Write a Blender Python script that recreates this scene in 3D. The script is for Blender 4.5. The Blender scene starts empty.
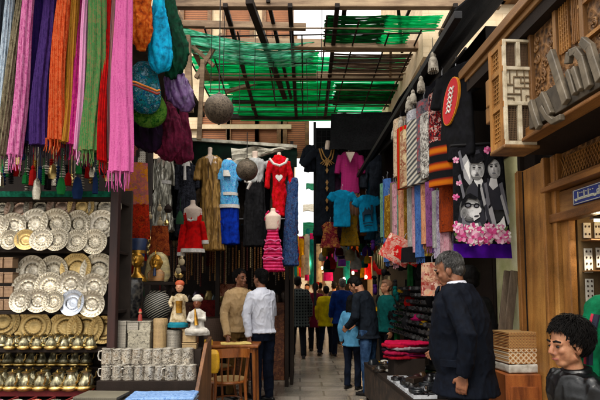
import bpy, bmesh, math, random
from mathutils import Vector, Matrix, noise
R = random.Random(11)
sc = bpy.context.scene
COL = sc.collection
PI = math.pi
V = Vector

# ------------------------------------------------------------ camera
FPX = 480.0                      # focal length in pixels of the 600 x 400 photograph
PITCH = math.radians(4.0)
CAMZ = 1.43
HORIZON = 291.0
SH = (HORIZON - 200) / FPX - math.tan(PITCH)
cam = bpy.data.cameras.new('camera')
cam.sensor_width = 36.0
cam.lens = FPX / 600 * 36
cam.shift_y = SH * FPX / 600
cam.clip_start = 0.05
cam.clip_end = 400
camo = bpy.data.objects.new('camera', cam)
COL.objects.link(camo)
camo.location = (0, 0, CAMZ)
camo.rotation_euler = (PI / 2 + PITCH, 0, 0)
sc.camera = camo

# ------------------------------------------------------------ light
SUN_EL, SUN_AZ = math.radians(52), math.radians(200)     # azimuth of the sun measured from +Y clockwise
w = bpy.data.worlds.new('World')
sc.world = w
w.use_nodes = True
wn = w.node_tree.nodes
sky = wn.new('ShaderNodeTexSky')
sky.sky_type = 'NISHITA'
sky.sun_disc = False
sky.sun_elevation = SUN_EL
sky.sun_rotation = SUN_AZ
sky.dust_density = 3.0
sky.air_density = 1.0
sky.ozone_density = 1.0
bg = wn['Background']
mixn = wn.new('ShaderNodeMix'); mixn.data_type = 'RGBA'          # bright overcast: blue sky mostly veiled by white cloud
cl = wn.new('ShaderNodeTexNoise'); cl.inputs['Scale'].default_value = 2.2; cl.inputs['Detail'].default_value = 5
mrn = wn.new('ShaderNodeMapRange'); mrn.inputs[1].default_value = .25; mrn.inputs[2].default_value = .6; mrn.inputs[3].default_value = .72; mrn.inputs[4].default_value = .97
tcw = wn.new('ShaderNodeTexCoord')
wl_ = w.node_tree.links
wl_.new(tcw.outputs['Generated'], cl.inputs['Vector']); wl_.new(cl.outputs[0], mrn.inputs[0]); wl_.new(mrn.outputs[0], mixn.inputs[0])
wl_.new(sky.outputs[0], mixn.inputs[6]); mixn.inputs[7].default_value = (9.2, 9.0, 8.7, 1)
# overcast luminance: the sky overhead is about three times as bright as at the horizon
sx = wn.new('ShaderNodeSeparateXYZ'); wl_.new(tcw.outputs['Generated'], sx.inputs[0])
el = wn.new('ShaderNodeMapRange'); el.inputs[1].default_value = 0; el.inputs[2].default_value = 1; el.inputs[3].default_value = .42; el.inputs[4].default_value = 1.75
wl_.new(sx.outputs[2], el.inputs[0])
ml = wn.new('ShaderNodeVectorMath'); ml.operation = 'MULTIPLY'
wl_.new(mixn.outputs[2], ml.inputs[0]); wl_.new(el.outputs[0], ml.inputs[1])
wl_.new(ml.outputs[0], bg.inputs[0])
bg.inputs[1].default_value = 0.15
sl = bpy.data.lights.new('sun', 'SUN')
sl.energy = 1.4
sl.angle = math.radians(14)
sl.color = (1.0, 0.93, 0.83)
so = bpy.data.objects.new('sun', sl)
COL.objects.link(so)
sd = V((math.sin(SUN_AZ) * math.cos(SUN_EL), math.cos(SUN_AZ) * math.cos(SUN_EL), math.sin(SUN_EL)))
so.rotation_euler = sd.to_track_quat('Z', 'Y').to_euler()
so.location = sd * 30
vs = sc.view_settings
vs.view_transform = 'Standard'
vs.look = 'None'
vs.exposure = 0.85
vs.gamma = 1.0
vs.use_curve_mapping = False
cy = sc.cycles
cy.use_denoising = True
cy.max_bounces = 7
cy.diffuse_bounces = 4
cy.glossy_bounces = 3
cy.transmission_bounces = 4
cy.transparent_max_bounces = 12
cy.caustics_reflective = False
cy.caustics_refractive = False
cy.sample_clamp_indirect = 4

# ------------------------------------------------------------ photo geometry
def W(px, py, d):
    """world point seen at photo pixel (px, py) on the plane Y = d"""
    xc = (px - 300) / FPX
    yc = (200 - py) / FPX + SH
    ry = math.cos(PITCH) - yc * math.sin(PITCH)
    rz = math.sin(PITCH) + yc * math.cos(PITCH)
    t = d / ry
    return V((xc * t, d, CAMZ + rz * t))

def hx(s, k=1.0):
    s = s.lstrip('#')
    o = []
    for i in (0, 2, 4):
        c = int(s[i:i + 2], 16) / 255
        o.append(k * (c / 12.92 if c <= .04045 else ((c + .055) / 1.055) ** 2.4))
    return tuple(o)

# ------------------------------------------------------------ materials
MATS = {}
def mat(name, col, rough=.65, metal=0., pat='noise', cols=None, sc_=22., st=(1, 1, 1), bump=.15, var=.22, hard=False,
        spec=.35, sheen=0., emit=0., rot=(0, 0, 0), dirt=.36, trans=0., fine=180.):
    if name in MATS:
        return MATS[name]
    if isinstance(col, str):
        col = hx(col)
    m = bpy.data.materials.new(name)
    MATS[name] = m
    m.use_nodes = True
    t = m.node_tree
    N, L = t.nodes, t.links
    b = N['Principled BSDF']
    tc = N.new('ShaderNodeTexCoord')
    mp = N.new('ShaderNodeMapping')
    mp.inputs['Scale'].default_value = st
    mp.inputs['Rotation'].default_value = rot
    if pat in ('plate', 'brick'):
        L.new(tc.outputs['Object'], mp.inputs[0])
    else:                                        # every copy gets its own stretch of the pattern
        oi = N.new('ShaderNodeObjectInfo')
        sh = N.new('ShaderNodeVectorMath'); sh.operation = 'MULTIPLY_ADD'
        L.new(oi.outputs['Random'], sh.inputs[0]); sh.inputs[1].default_value = (7.3, 11.9, 5.1)
        L.new(tc.outputs['Object'], sh.inputs[2]); L.new(sh.outputs[0], mp.inputs[0])
    co = mp.outputs[0]
    def noise_(s, d=5., src=co, rg=.6):
        n = N.new('ShaderNodeTexNoise')
        n.inputs['Scale'].default_value = s
        n.inputs['Detail'].default_value = d
        n.inputs['Roughness'].default_value = rg
        L.new(src, n.inputs['Vector'])
        return n
    def math_(op, a, b_=None):
        n = N.new('ShaderNodeMath')
        n.operation = op
        for i, x in enumerate((a, b_)):
            if x is None: continue
            if isinstance(x, (int, float)): n.inputs[i].default_value = x
            else: L.new(x, n.inputs[i])
        return n.outputs[0]
    if pat == 'noise':
        fac = noise_(sc_).outputs[0]
    elif pat == 'voro':
        n = noise_(sc_ * .7)
        mx = N.new('ShaderNodeVectorMath'); mx.operation = 'MULTIPLY_ADD'
        L.new(n.outputs['Color'], mx.inputs[0]); mx.inputs[1].default_value = (.05,) * 3; L.new(co, mx.inputs[2])
        v = N.new('ShaderNodeTexVoronoi'); v.inputs['Scale'].default_value = sc_
        L.new(mx.outputs[0], v.inputs['Vector'])
        fac = math_('MULTIPLY', v.outputs['Distance'], 1.3)
    elif pat == 'cells':
        n = noise_(sc_ * 1.1, 4)                 # wobbling blotches, no straight cell edges
        mx = N.new('ShaderNodeVectorMath'); mx.operation = 'MULTIPLY_ADD'
        L.new(n.outputs['Color'], mx.inputs[0]); mx.inputs[1].default_value = (2.2 / sc_,) * 3; L.new(co, mx.inputs[2])
        v = N.new('ShaderNodeTexVoronoi'); v.inputs['Scale'].default_value = sc_
        L.new(mx.outputs[0], v.inputs['Vector'])
        s = N.new('ShaderNodeSeparateColor'); L.new(v.outputs['Color'], s.inputs[0])
        v2 = N.new('ShaderNodeTexVoronoi'); v2.inputs['Scale'].default_value = sc_ * 3.1
        L.new(mx.outputs[0], v2.inputs['Vector'])
        s2 = N.new('ShaderNodeSeparateColor'); L.new(v2.outputs['Color'], s2.inputs[0])
        fac = math_('ADD', math_('ADD', math_('MULTIPLY', s.outputs[0], .5), math_('MULTIPLY', s2.outputs[0], .42)), math_('MULTIPLY', n.outputs[0], .1))
    elif pat == 'paisley':
        n = noise_(sc_ * .6, 3)
        mx = N.new('ShaderNodeVectorMath'); mx.operation = 'MULTIPLY_ADD'
        L.new(n.outputs['Color'], mx.inputs[0]); mx.inputs[1].default_value = (1.6 / sc_,) * 3; L.new(co, mx.inputs[2])
        v = N.new('ShaderNodeTexVoronoi'); v.inputs['Scale'].default_value = sc_
        L.new(mx.outputs[0], v.inputs['Vector'])
        rg = math_('SINE', math_('MULTIPLY', v.outputs['Distance'], 19.))
        s = N.new('ShaderNodeSeparateColor'); L.new(v.outputs['Color'], s.inputs[0])
        wv = N.new('ShaderNodeTexWave'); wv.wave_type = 'BANDS'; wv.bands_direction = 'X'     # woven stripes along the length
        wv.inputs['Scale'].default_value = sc_ * .42; wv.inputs['Distortion'].default_value = .6; wv.inputs['Detail'].default_value = 3
        L.new(co, wv.inputs['Vector'])
        fac = math_('ADD', math_('ADD', math_('MULTIPLY', rg, .15), math_('MULTIPLY', wv.outputs['Fac'], .42)), math_('MULTIPLY', s.outputs[0], .45))
    elif pat in ('stripe', 'stripez', 'check'):
        def wave(ax):
            wv = N.new('ShaderNodeTexWave'); wv.wave_type = 'BANDS'; wv.bands_direction = ax
            wv.inputs['Scale'].default_value = sc_; wv.inputs['Distortion'].default_value = .35
            wv.inputs['Detail'].default_value = 2
            L.new(co, wv.inputs['Vector'])
            return wv.outputs['Fac']
        if pat == 'stripe': fac = wave('X')
        elif pat == 'stripez': fac = wave('Z')
        else: fac = math_('MAXIMUM', wave('X'), wave('Z'))
    elif pat == 'brick':
        v = N.new('ShaderNodeTexBrick')
        v.inputs['Scale'].default_value = sc_
        v.inputs['Mortar Size'].default_value = .012
        v.inputs['Color1'].default_value = (.55,) * 3 + (1,)
        v.inputs['Color2'].default_value = (1,) * 3 + (1,)
        v.inputs['Mortar'].default_value = (.26, .26, .26, 1)
        L.new(co, v.inputs['Vector'])
        s = N.new('ShaderNodeSeparateColor'); L.new(v.outputs['Color'], s.inputs[0])
        fac = s.outputs[0]
    elif pat == 'wood':
        n = noise_(sc_ * .35, 3)
        mx = N.new('ShaderNodeVectorMath'); mx.operation = 'MULTIPLY_ADD'
        L.new(n.outputs['Color'], mx.inputs[0]); mx.inputs[1].default_value = (.12,) * 3; L.new(co, mx.inputs[2])
        fac = noise_(sc_, 8, mx.outputs[0], .7).outputs[0]
    elif pat == 'plate':
        sp = N.new('ShaderNodeSeparateXYZ'); L.new(co, sp.inputs[0])
        r = math_('SQRT', math_('ADD', math_('MULTIPLY', sp.outputs[0], sp.outputs[0]), math_('MULTIPLY', sp.outputs[1], sp.outputs[1])))
        an = math_('ARCTAN2', sp.outputs[1], sp.outputs[0])
        k = sc_
        petals = math_('SINE', math_('ADD', math_('MULTIPLY', an, k), math_('MULTIPLY', r, 120.)))
        rings = math_('SINE', math_('MULTIPLY', r, 190.))
        band = math_('COMPARE', r, .118); 
        band.node.inputs[2].default_value = .011
        inner = math_('COMPARE', r, .062); inner.node.inputs[2].default_value = .012
        f1 = math_('MULTIPLY', band, math_('GREATER_THAN', petals, .1))
        f2 = math_('MULTIPLY', inner, math_('GREATER_THAN', math_('SINE', math_('MULTIPLY', an, k * .5)), .0))
        sm = math_('SUBTRACT', 1., math_('ADD', math_('MULTIPLY', f1, .32), math_('MULTIPLY', f2, .28)))
        fac = math_('SUBTRACT', sm, math_('ADD', math_('MULTIPLY', rings, .10), math_('MULTIPLY', noise_(55.).outputs[0], .55)))
    else:
        fac = noise_(sc_).outputs[0]
    ramp = N.new('ShaderNodeValToRGB')
    if cols is None:
        cols = [tuple(c * (1 - var) for c in col), tuple(min(1, c * (1 + var)) for c in col)]
    else:
        cols = [hx(c) if isinstance(c, str) else c for c in cols]
    e = ramp.color_ramp.elements
    if pat == 'noise' or pat == 'wood':
        lo, hi = .3, .7
    else:
        lo, hi = .0, 1.
    n = len(cols)
    while len(e) < n: e.new(.5)
    for i, c in enumerate(cols):
        e[i].position = lo + (hi - lo) * i / (n if hard else max(1, n - 1))
        e[i].color = (*c, 1)
    if hard: ramp.color_ramp.interpolation = 'CONSTANT'
    L.new(fac, ramp.inputs[0])
    out = ramp.outputs[0]
    if dirt > 0:
        big = noise_(2.7 if fine > 100 else 1.2, 4, tc.outputs['Object'])
        fin = noise_(fine, 3, tc.outputs['Object'])
        mr = N.new('ShaderNodeMapRange')
        mr.inputs[1].default_value = .3; mr.inputs[2].default_value = .7
        mr.inputs[3].default_value = 1 - dirt * 1.3; mr.inputs[4].default_value = 1 + dirt * .5
        L.new(math_('ADD', math_('MULTIPLY', big.outputs[0], .6), math_('MULTIPLY', fin.outputs[0], .4)), mr.inputs[0])
        mm = N.new('ShaderNodeVectorMath'); mm.operation = 'MULTIPLY'
        L.new(out, mm.inputs[0]); L.new(mr.outputs[0], mm.inputs[1])
        out = mm.outputs[0]
    L.new(out, b.inputs['Base Color'])
    b.inputs['Roughness'].default_value = rough
    b.inputs['Metallic'].default_value = metal
    b.inputs['Specular IOR Level'].default_value = spec
    if sheen: b.inputs['Sheen Weight'].default_value = sheen
    if bump:
        bp = N.new('ShaderNodeBump')
        bp.inputs['Strength'].default_value = bump
        bp.inputs['Distance'].default_value = .01
        L.new(math_('ADD', fac, math_('MULTIPLY', noise_(fine, 3, tc.outputs['Object']).outputs[0], .5)), bp.inputs['Height'])
        L.new(bp.outputs[0], b.inputs['Normal'])
    if emit:
        b.inputs['Emission Color'].default_value = (*col, 1)
        b.inputs['Emission Strength'].default_value = emit
    if trans:
        tr = N.new('ShaderNodeBsdfTranslucent')
        L.new(out, tr.inputs[0])
        mx = N.new('ShaderNodeMixShader')
        mx.inputs[0].default_value = trans
        L.new(b.outputs[0], mx.inputs[1]); L.new(tr.outputs[0], mx.inputs[2])
        L.new(mx.outputs[0], N['Material Output'].inputs[0])
    return m

def cloth(name, col, **k):
    def deep(c):
        c = hx(c) if isinstance(c, str) else c
        l = .3 * c[0] + .5 * c[1] + .2 * c[2]
        return tuple(max(.002, (l + (x - l) * 1.22) * .82) for x in c)
    col = deep(col)
    if k.get('cols'): k['cols'] = [deep(c) for c in k['cols']]
    k.setdefault('dirt', .16); k.setdefault('rough', .85); k.setdefault('sheen', .0); k.setdefault('bump', .25); k.setdefault('spec', .08)
    return mat(name, col, **k)

# ------------------------------------------------------------ mesh builder
def rotm(rx=0, ry=0, rz=0):
    return (Matrix.Rotation(rz, 3, 'Z') @ Matrix.Rotation(ry, 3, 'Y') @ Matrix.Rotation(rx, 3, 'X'))

class MB:
    def __init__(s):
        s.v, s.f, s.m = [], [], []
    def add(s, vs_, fs, m=0):
        o = len(s.v)
        s.v += [V(p) for p in vs_]
        s.f += [[i + o for i in f] for f in fs]
        s.m += [m] * len(fs)
        return s
    def box(s, c, size, m=0, rot=None):
        c = V(c); x, y, z = (k / 2 for k in size)
        p = [V((a, b_, c_)) for a in (-x, x) for b_ in (-y, y) for c_ in (-z, z)]
        if rot is not None: p = [rot @ q for q in p]
        return s.add([c + q for q in p], [(0, 1, 3, 2), (4, 6, 7, 5), (0, 4, 5, 1), (2, 3, 7, 6), (0, 2, 6, 4), (1, 5, 7, 3)], m)
    def bar(s, a, b_, w=.05, h=None, m=0, up=(0, 0, 1)):
        a, b_ = V(a), V(b_); h = w if h is None else h
        d = (b_ - a).normalized(); up = V(up)
        if abs(d.dot(up)) > .98: up = V((0, 1, 0))
        x = d.cross(up).normalized(); y = x.cross(d)
        q = [x * i * w / 2 + y * j * h / 2 for i, j in ((-1, -1), (1, -1), (1, 1), (-1, 1))]
        return s.add([a + k for k in q] + [b_ + k for k in q],
                     [(3, 2, 1, 0), (4, 5, 6, 7)] + [(i, (i + 1) % 4, (i + 1) % 4 + 4, i + 4) for i in range(4)], m)
    def rings(s, rs, m=0, caps=True, close=False):
        n = len(rs[0]); k = len(rs)
        fs = [(i * n + j, i * n + (j + 1) % n, (i + 1) % k * n + (j + 1) % n, (i + 1) % k * n + j)
              for i in range(k if close else k - 1) for j in range(n)]
        if caps and not close:
            fs += [tuple(reversed(range(n))), tuple((k - 1) * n + j for j in range(n))]
        return s.add([p for r in rs for p in r], fs, m)
    def tube(s, pts, r, n=8, m=0, caps=True, ell=None):
        pts = [V(p) for p in pts]
        rr = r if isinstance(r, (list, tuple)) else [r] * len(pts)
        rs = []; ref = None
        for i, p in enumerate(pts):
            d = (pts[min(i + 1, len(pts) - 1)] - pts[max(i - 1, 0)]).normalized()
            if ref is None:
                ref = V((1, 0, 0)) if abs(d.x) < .8 else V((0, 1, 0))
            x = (ref - d * ref.dot(d)).normalized(); ref = x
            y = d.cross(x)
            a, b_ = (rr[i] if isinstance(rr[i], (tuple, list)) else (rr[i], rr[i]))
            rs.append([p + x * a * math.cos(2 * PI * j / n) + y * b_ * math.sin(2 * PI * j / n) for j in range(n)])
        return s.rings(rs, m, caps)
    def loft(s, secs, n=28, m=0, caps=True, fold=0., nf=9, seed=0., pw=2.):
        """secs: (x, y, z, rx, ry[, fold scale]) horizontal elliptical rings from bottom to top or top to bottom"""
        rs = []
        for q in secs:
            x, y, z, rx, ry = q[:5]
            fk = fold * (q[5] if len(q) > 5 else 1)
            r = []
            for j in range(n):
                a = 2 * PI * j / n
                k = 1 + fk * (math.sin(a * nf + seed + 1.3 * math.sin(z * 2.1 + seed)) * .6 + .8 * noise.noise(V((math.cos(a) * 2.2 + seed, math.sin(a) * 2.2, z * 1.6))))
                ca, sa = math.cos(a), math.sin(a)
                if pw != 2.:
                    e = 2 / pw
                    ca = math.copysign(abs(ca) ** e, ca); sa = math.copysign(abs(sa) ** e, sa)
                r.append(V((x + rx * k * ca, y + ry * k * sa, z)))
            rs.append(r)
        if rs[0][0].z > rs[-1][0].z: rs.reverse()
        return s.rings(rs, m, caps)
    def lathe(s, prof, n=24, m=0, M=None, c=(0, 0, 0), fl=0., nfl=8):
        c = V(c); rs = []
        for r, z in prof:
            ring = []
            for j in range(n):
                a = 2 * PI * j / n
                k = r * (1 + fl * math.cos(a * nfl))
                p = V((k * math.cos(a), k * math.sin(a), z))
                if M is not None: p = M @ p
                ring.append(c + p)
            rs.append(ring)
        return s.rings(rs, m, True)
    def ball(s, c, r, n=16, m=0, k=10, rot=None):
        c = V(c); r = V((r, r, r)) if not hasattr(r, '__len__') else V(r)
        rs = []
        for i in range(1, k):
            t = PI * i / k - PI / 2
            ring = [V((r.x * math.cos(t) * math.cos(2 * PI * j / n), r.y * math.cos(t) * math.sin(2 * PI * j / n), r.z * math.sin(t))) for j in range(n)]
            if rot is not None: ring = [rot @ p for p in ring]
            rs.append([c + p for p in ring])
        return s.rings(rs, m, True)
    def poly(s, pts, th, m=0):
        """extruded outline: pts in 3-D, th the extrusion vector"""
        pts = [V(p) for p in pts]; th = V(th); n = len(pts)
        nrm = V((0, 0, 0))
        for i in range(n): nrm += pts[i].cross(pts[(i + 1) % n])
        if nrm.dot(th) > 0: pts.reverse()
        return s.add(pts + [p + th for p in pts], [tuple(range(n)), tuple(reversed(range(n, 2 * n)))] +
                     [(i, i + n, (i + 1) % n + n, (i + 1) % n) for i in range(n)], m)
    def move(s, M):
        s.v = [M @ p for p in s.v]; return s
    def mesh(s, name, mats):
        me = bpy.data.meshes.new(name)
        me.from_pydata([tuple(p) for p in s.v], [], [tuple(f) for f in s.f])
        for k in (mats if isinstance(mats, (list, tuple)) else [mats]): me.materials.append(k)
        me.polygons.foreach_set('material_index', s.m)
        me.update()
        return me
    def build(s, name, mats, parent=None, loc=(0, 0, 0), rz=0., smooth=40, bev=0., rot=None):
        me = s.mesh(name, mats)
        bm = bmesh.new(); bm.from_mesh(me)
        bmesh.ops.recalc_face_normals(bm, faces=bm.faces); bm.to_mesh(me); bm.free()
        if smooth:
            me.shade_smooth(); me.set_sharp_from_angle(angle=math.radians(smooth))
        else:
            me.shade_flat()
        return link(name, me, parent, loc, rz, bev, rot)

def link(name, me, parent=None, loc=(0, 0, 0), rz=0., bev=0., rot=None):
    o = bpy.data.objects.new(name, me)
    COL.objects.link(o)
    o.location = loc
    o.rotation_euler = rot if rot is not None else (0, 0, rz)
    if parent is not None: o.parent = parent
    if bev:
        b = o.modifiers.new('bevel', 'BEVEL'); b.width = bev; b.segments = 2; b.limit_method = 'ANGLE'
        b.angle_limit = math.radians(35)
    return o

def tag(o, label, cat, group=None):
    o['label'] = label; o['category'] = cat
    if group: o['group'] = group
    return o

def thing(name, label, cat, loc=(0, 0, 0), rz=0., group=None, rot=None):
    o = bpy.data.objects.new(name, None)
    o.empty_display_size = .1
    COL.objects.link(o)
    o.location = loc
    o.rotation_euler = rot if rot is not None else (0, 0, rz)
    return tag(o, label, cat, group)

def copy_tree(o, parent=None):
    c = o.copy(); COL.objects.link(c)
    if parent is not None: c.parent = parent
    for ch in [k for k in KIDS.get(o.name, [])]:
        copy_tree(ch, c)
    return c
KIDS = {}
def dup(o, loc, label, rz=None, scale=None, rot=None):
    """copy of a finished thing with its parts and sub-parts"""
    if o.name not in KIDS:
        for k in COL.objects:
            if k.parent is not None:
                q = KIDS.setdefault(k.parent.name, [])
                if k not in q: q.append(k)
    c = copy_tree(o)
    c.location = loc
    if rz is not None: c.rotation_euler = (0, 0, rz)
    if rot is not None: c.rotation_euler = rot
    if scale is not None: c.scale = (scale,) * 3 if not hasattr(scale, '__len__') else scale
    c['label'] = label
    return c

def struct(o):
    o['kind'] = 'structure'; return o

SCRAP = []
TMP = bpy.data.scenes.new('scratch')            # small scene in which shapes are fused; removed at the end
def blob(name, mb, mats, parent=None, loc=(0, 0, 0), rz=0., voxel=.01, smooth=4, fold=0., ff=(9, 9, 3), seed=0., matf=None, rot=None, fine=0., post=None):
    """closed pieces fused into one continuous surface, then folded by noise"""
    me0 = mb.mesh(name, mats)
    o = bpy.data.objects.new('t', me0); TMP.collection.objects.link(o)
    bm = bmesh.new(); bm.from_mesh(me0); bmesh.ops.recalc_face_normals(bm, faces=bm.faces); bm.to_mesh(me0); bm.free()
    r = o.modifiers.new('r', 'REMESH'); r.mode = 'VOXEL'; r.voxel_size = voxel; r.use_smooth_shade = True
    if smooth:
        s_ = o.modifiers.new('s', 'SMOOTH'); s_.iterations = smooth; s_.factor = .5
    TMP.view_layers[0].update()
    dg = TMP.view_layers[0].depsgraph
    me = bpy.data.meshes.new_from_object(o.evaluated_get(dg))
    TMP.collection.objects.unlink(o)
    SCRAP.extend((o, me0))
    me.name = name
    if fold or fine:
        f3 = V(ff)
        sv = V((seed * 3.1, seed * 1.7, seed))
        nv = len(me.vertices)
        co = [0.] * (nv * 3); no = [0.] * (nv * 3)
        me.vertices.foreach_get('co', co); me.vertices.foreach_get('normal', no)
        for i in range(0, nv * 3, 3):
            c = V(co[i:i + 3])
            q = V((c.x * f3.x, c.y * f3.y, c.z * f3.z)) + sv
            r1 = max(0., 1 - 2.6 * abs(noise.noise(q))); r2 = max(0., 1 - 3. * abs(noise.noise(q * 1.9 + V((7, 3, 1)))))
            k = r1 * r1 * 1.1 + r2 * r2 * .5 + noise.noise(q * .4) * .7 - .12        # sharp creases on soft swells
            k = fold * k + (fine * noise.noise(c * 40 + sv) if fine else 0)
            for j in (0, 1, 2): co[i + j] += no[i + j] * k
        me.vertices.foreach_set('co', co)
    if post:
        for v in me.vertices: v.co = post(v.co.copy())
    me.materials.clear()
    for k in (mats if isinstance(mats, (list, tuple)) else [mats]): me.materials.append(k)
    if matf:
        for p in me.polygons: p.material_index = matf(p.center, p.normal)
    else:
        me.polygons.foreach_set('material_index', [0] * len(me.polygons))
    me.shade_smooth()
    return link(name, me, parent, loc, rz, 0, rot)

ORD = ['first', 'second', 'third', 'fourth', 'fifth', 'sixth', 'seventh', 'eighth', 'ninth', 'tenth', 'eleventh', 'twelfth', 'thirteenth', 'fourteenth']

# shared materials
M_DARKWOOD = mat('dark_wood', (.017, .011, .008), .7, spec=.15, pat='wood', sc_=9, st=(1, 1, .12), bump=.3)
M_BLACK = mat('black_paint', (.007, .007, .008), .6, spec=.2)
M_BLACKCLOTH = cloth('black_cloth', (.009, .009, .010), sc_=30, var=.6)
M_WOOD = mat('honey_wood', hx('#8a5426'), .5, pat='wood', sc_=9, st=(1, 1, .1), cols=['#432a14', '#77522c', '#99703f'], bump=.35)
M_WOODX = mat('honey_wood_along', hx('#8a5426'), .5, pat='wood', sc_=9, st=(1, .1, 1), cols=['#432a14', '#77522c', '#99703f'], bump=.35)
M_OLDBEAM = mat('old_beam', hx('#8c7258'), .8, pat='wood', sc_=10, st=(.12, 1, 1), cols=['#4e3b2a', '#8e755c', '#b09878'], bump=.5)
M_BRASS = mat('brass', (.52, .36, .12), .28, .95, pat='noise', sc_=16, cols=[(.20, .12, .035), (.62, .43, .14), (.75, .58, .26)], bump=.15)
M_SILVER = mat('plate_silver', (.6, .58, .52), .16, 1., pat='plate', sc_=30, cols=[(.06, .045, .025), (.33, .28, .19), (.68, .62, .50)], bump=.6, dirt=.45)
M_SKINW = mat('mannequin_skin', hx('#c9b3a2'), .45, var=.06, bump=.03)
M_STEEL = mat('steel', (.35, .35, .36), .35, .9)
# ------------------------------------------------------------ ground
M_PAVE = mat('paving', hx('#8d8374'), .22, pat='brick', sc_=.75, cols=['#484238', '#80776a', '#9a9184'], bump=.35, dirt=.6, spec=.6, fine=60.)
g = MB()
nx, ny = 40, 60
vv = [(-30 + 60 * i / nx, -12 + 82 * j / ny, 0) for j in range(ny + 1) for i in range(nx + 1)]
g.add(vv, [(j * (nx + 1) + i, j * (nx + 1) + i + 1, (j + 1) * (nx + 1) + i + 1, (j + 1) * (nx + 1) + i) for j in range(ny) for i in range(nx)])
struct(g.build('ground', M_PAVE, smooth=0))

# ------------------------------------------------------------ buildings behind
M_STONE = mat('beige_stone', hx('#c9ab86'), .85, pat='brick', sc_=2.6, cols=['#c9ae88', '#d8bf9a', '#e2ccaa'], bump=.15, rot=(PI / 2, 0, 0), dirt=.35)
M_SHUT = mat('shutter_brown', hx('#a5683e'), .7, pat='stripez', sc_=7, cols=['#6d432a', '#a8693f'])
M_GLASSDK = mat('dark_pane', (.03, .035, .04), .15)

def house(name, label, x0, x1, y0, y1, z0, z1, wins, m=M_STONE, face='y'):
    t = thing(name, label, 'building', ((x0 + x1) / 2, y0, 0))
    cx = (x0 + x1) / 2
    b = MB().box((0, (y1 - y0) / 2, (z0 + z1) / 2), (x1 - x0, y1 - y0, z1 - z0))
    b.build('wall', m, t, smooth=0)
    c = MB().box((0, -.06, z1 + .06), (x1 - x0 + .2, .3, .2)); c.box((0, -.04, (z0 + z1) / 2 + .3), (x1 - x0 + .06, .1, .1))
    c.build('cornice', m, t, smooth=0)
    for (wx, wz, ww, wh) in wins:
        f = MB()
        for s in (-1, 1): f.box((wx - cx + s * ww / 2, -.03, wz), (.09, .1, wh + .18))
        f.box((wx - cx, -.04, wz + wh / 2 + .045), (ww + .2, .13, .09)); f.box((wx - cx, -.05, wz - wh / 2 - .045), (ww + .26, .16, .09))
        fr = f.build('window', M_WOODX, t, smooth=0)
        MB().box((wx - cx, -.01, wz), (ww - .09, .03, wh)).build('shutter', M_SHUT, fr, smooth=0)
    return t

wl = []
for px, py in ((196, 14), (238, 18), (278, 12), (214, 132), (243, 130), (271, 131), (293, 128)):
    p = W(px, py, 10.4); wl.append((p.x, p.z, .62, 1.15))
house('stone_building', 'tall beige stone building with brown shutters rising behind the dress stall', -9, -.22, 10.45, 24, 0, 9.5, wl)
p = W(455, 5, 6.6)
house('stone_building', 'beige upper storey seen above the black canopy, beside the dark eaves', 1.75, 5, 6.6, 10, 4.75, 9, [(p.x + .9, p.z + .6, .5, 1)])
house('stone_building', 'low pale building closing the far end of the alley', -4, 5, 30, 36, 0, 4.6, [(-1, 2.6, 1, 1.4), (1, 2.6, 1, 1.4), (2.6, 2.6, 1, 1.4)])
house('stone_building', 'plain side wall of the shops lining the alley beyond the robes', 2.1, 7, 10.6, 29, 0, 4.4, [(3, 3.5, .7, .8)])

# ------------------------------------------------------------ roof over the alley: beams, struts, nets
Z = 5.0
def dz(py): return FPX * (Z - CAMZ) / (HORIZON - py)
for i, (py, xl, xr, th, m, lab) in enumerate([
        (4, 160, 500, .09, M_OLDBEAM, 'weathered timber crossbeam, the nearest and highest over the alley'),
        (24, 178, 306, .07, M_OLDBEAM, 'short weathered beam in front of the beige stone building'),
        (43, 196, 432, .10, M_OLDBEAM, 'weathered crossbeam below the open white sky gap'),
        (76, 203, 428, .10, M_OLDBEAM, 'weathered crossbeam under the dark slatted screen'),
        (101, 232, 430, .07, M_DARKWOOD, 'thin dark crossbeam over the bright green netting'),
        (117, 225, 340, .08, M_DARKWOOD, 'dark crossbeam at the far edge of the green netting')]):
    d = dz(py); a, b = W(xl, py, d), W(xr, py + (3 if i in (1, 2) else 0), d)
    b.y += .0
    c = (a + b) / 2
    o = MB().bar(a - c, b - c, th, th * 1.3).build('roof_beam', m, None, c, smooth=0, bev=.008)
    tag(o, lab, 'beam', 'crossbeams of the alley roof')

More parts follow.
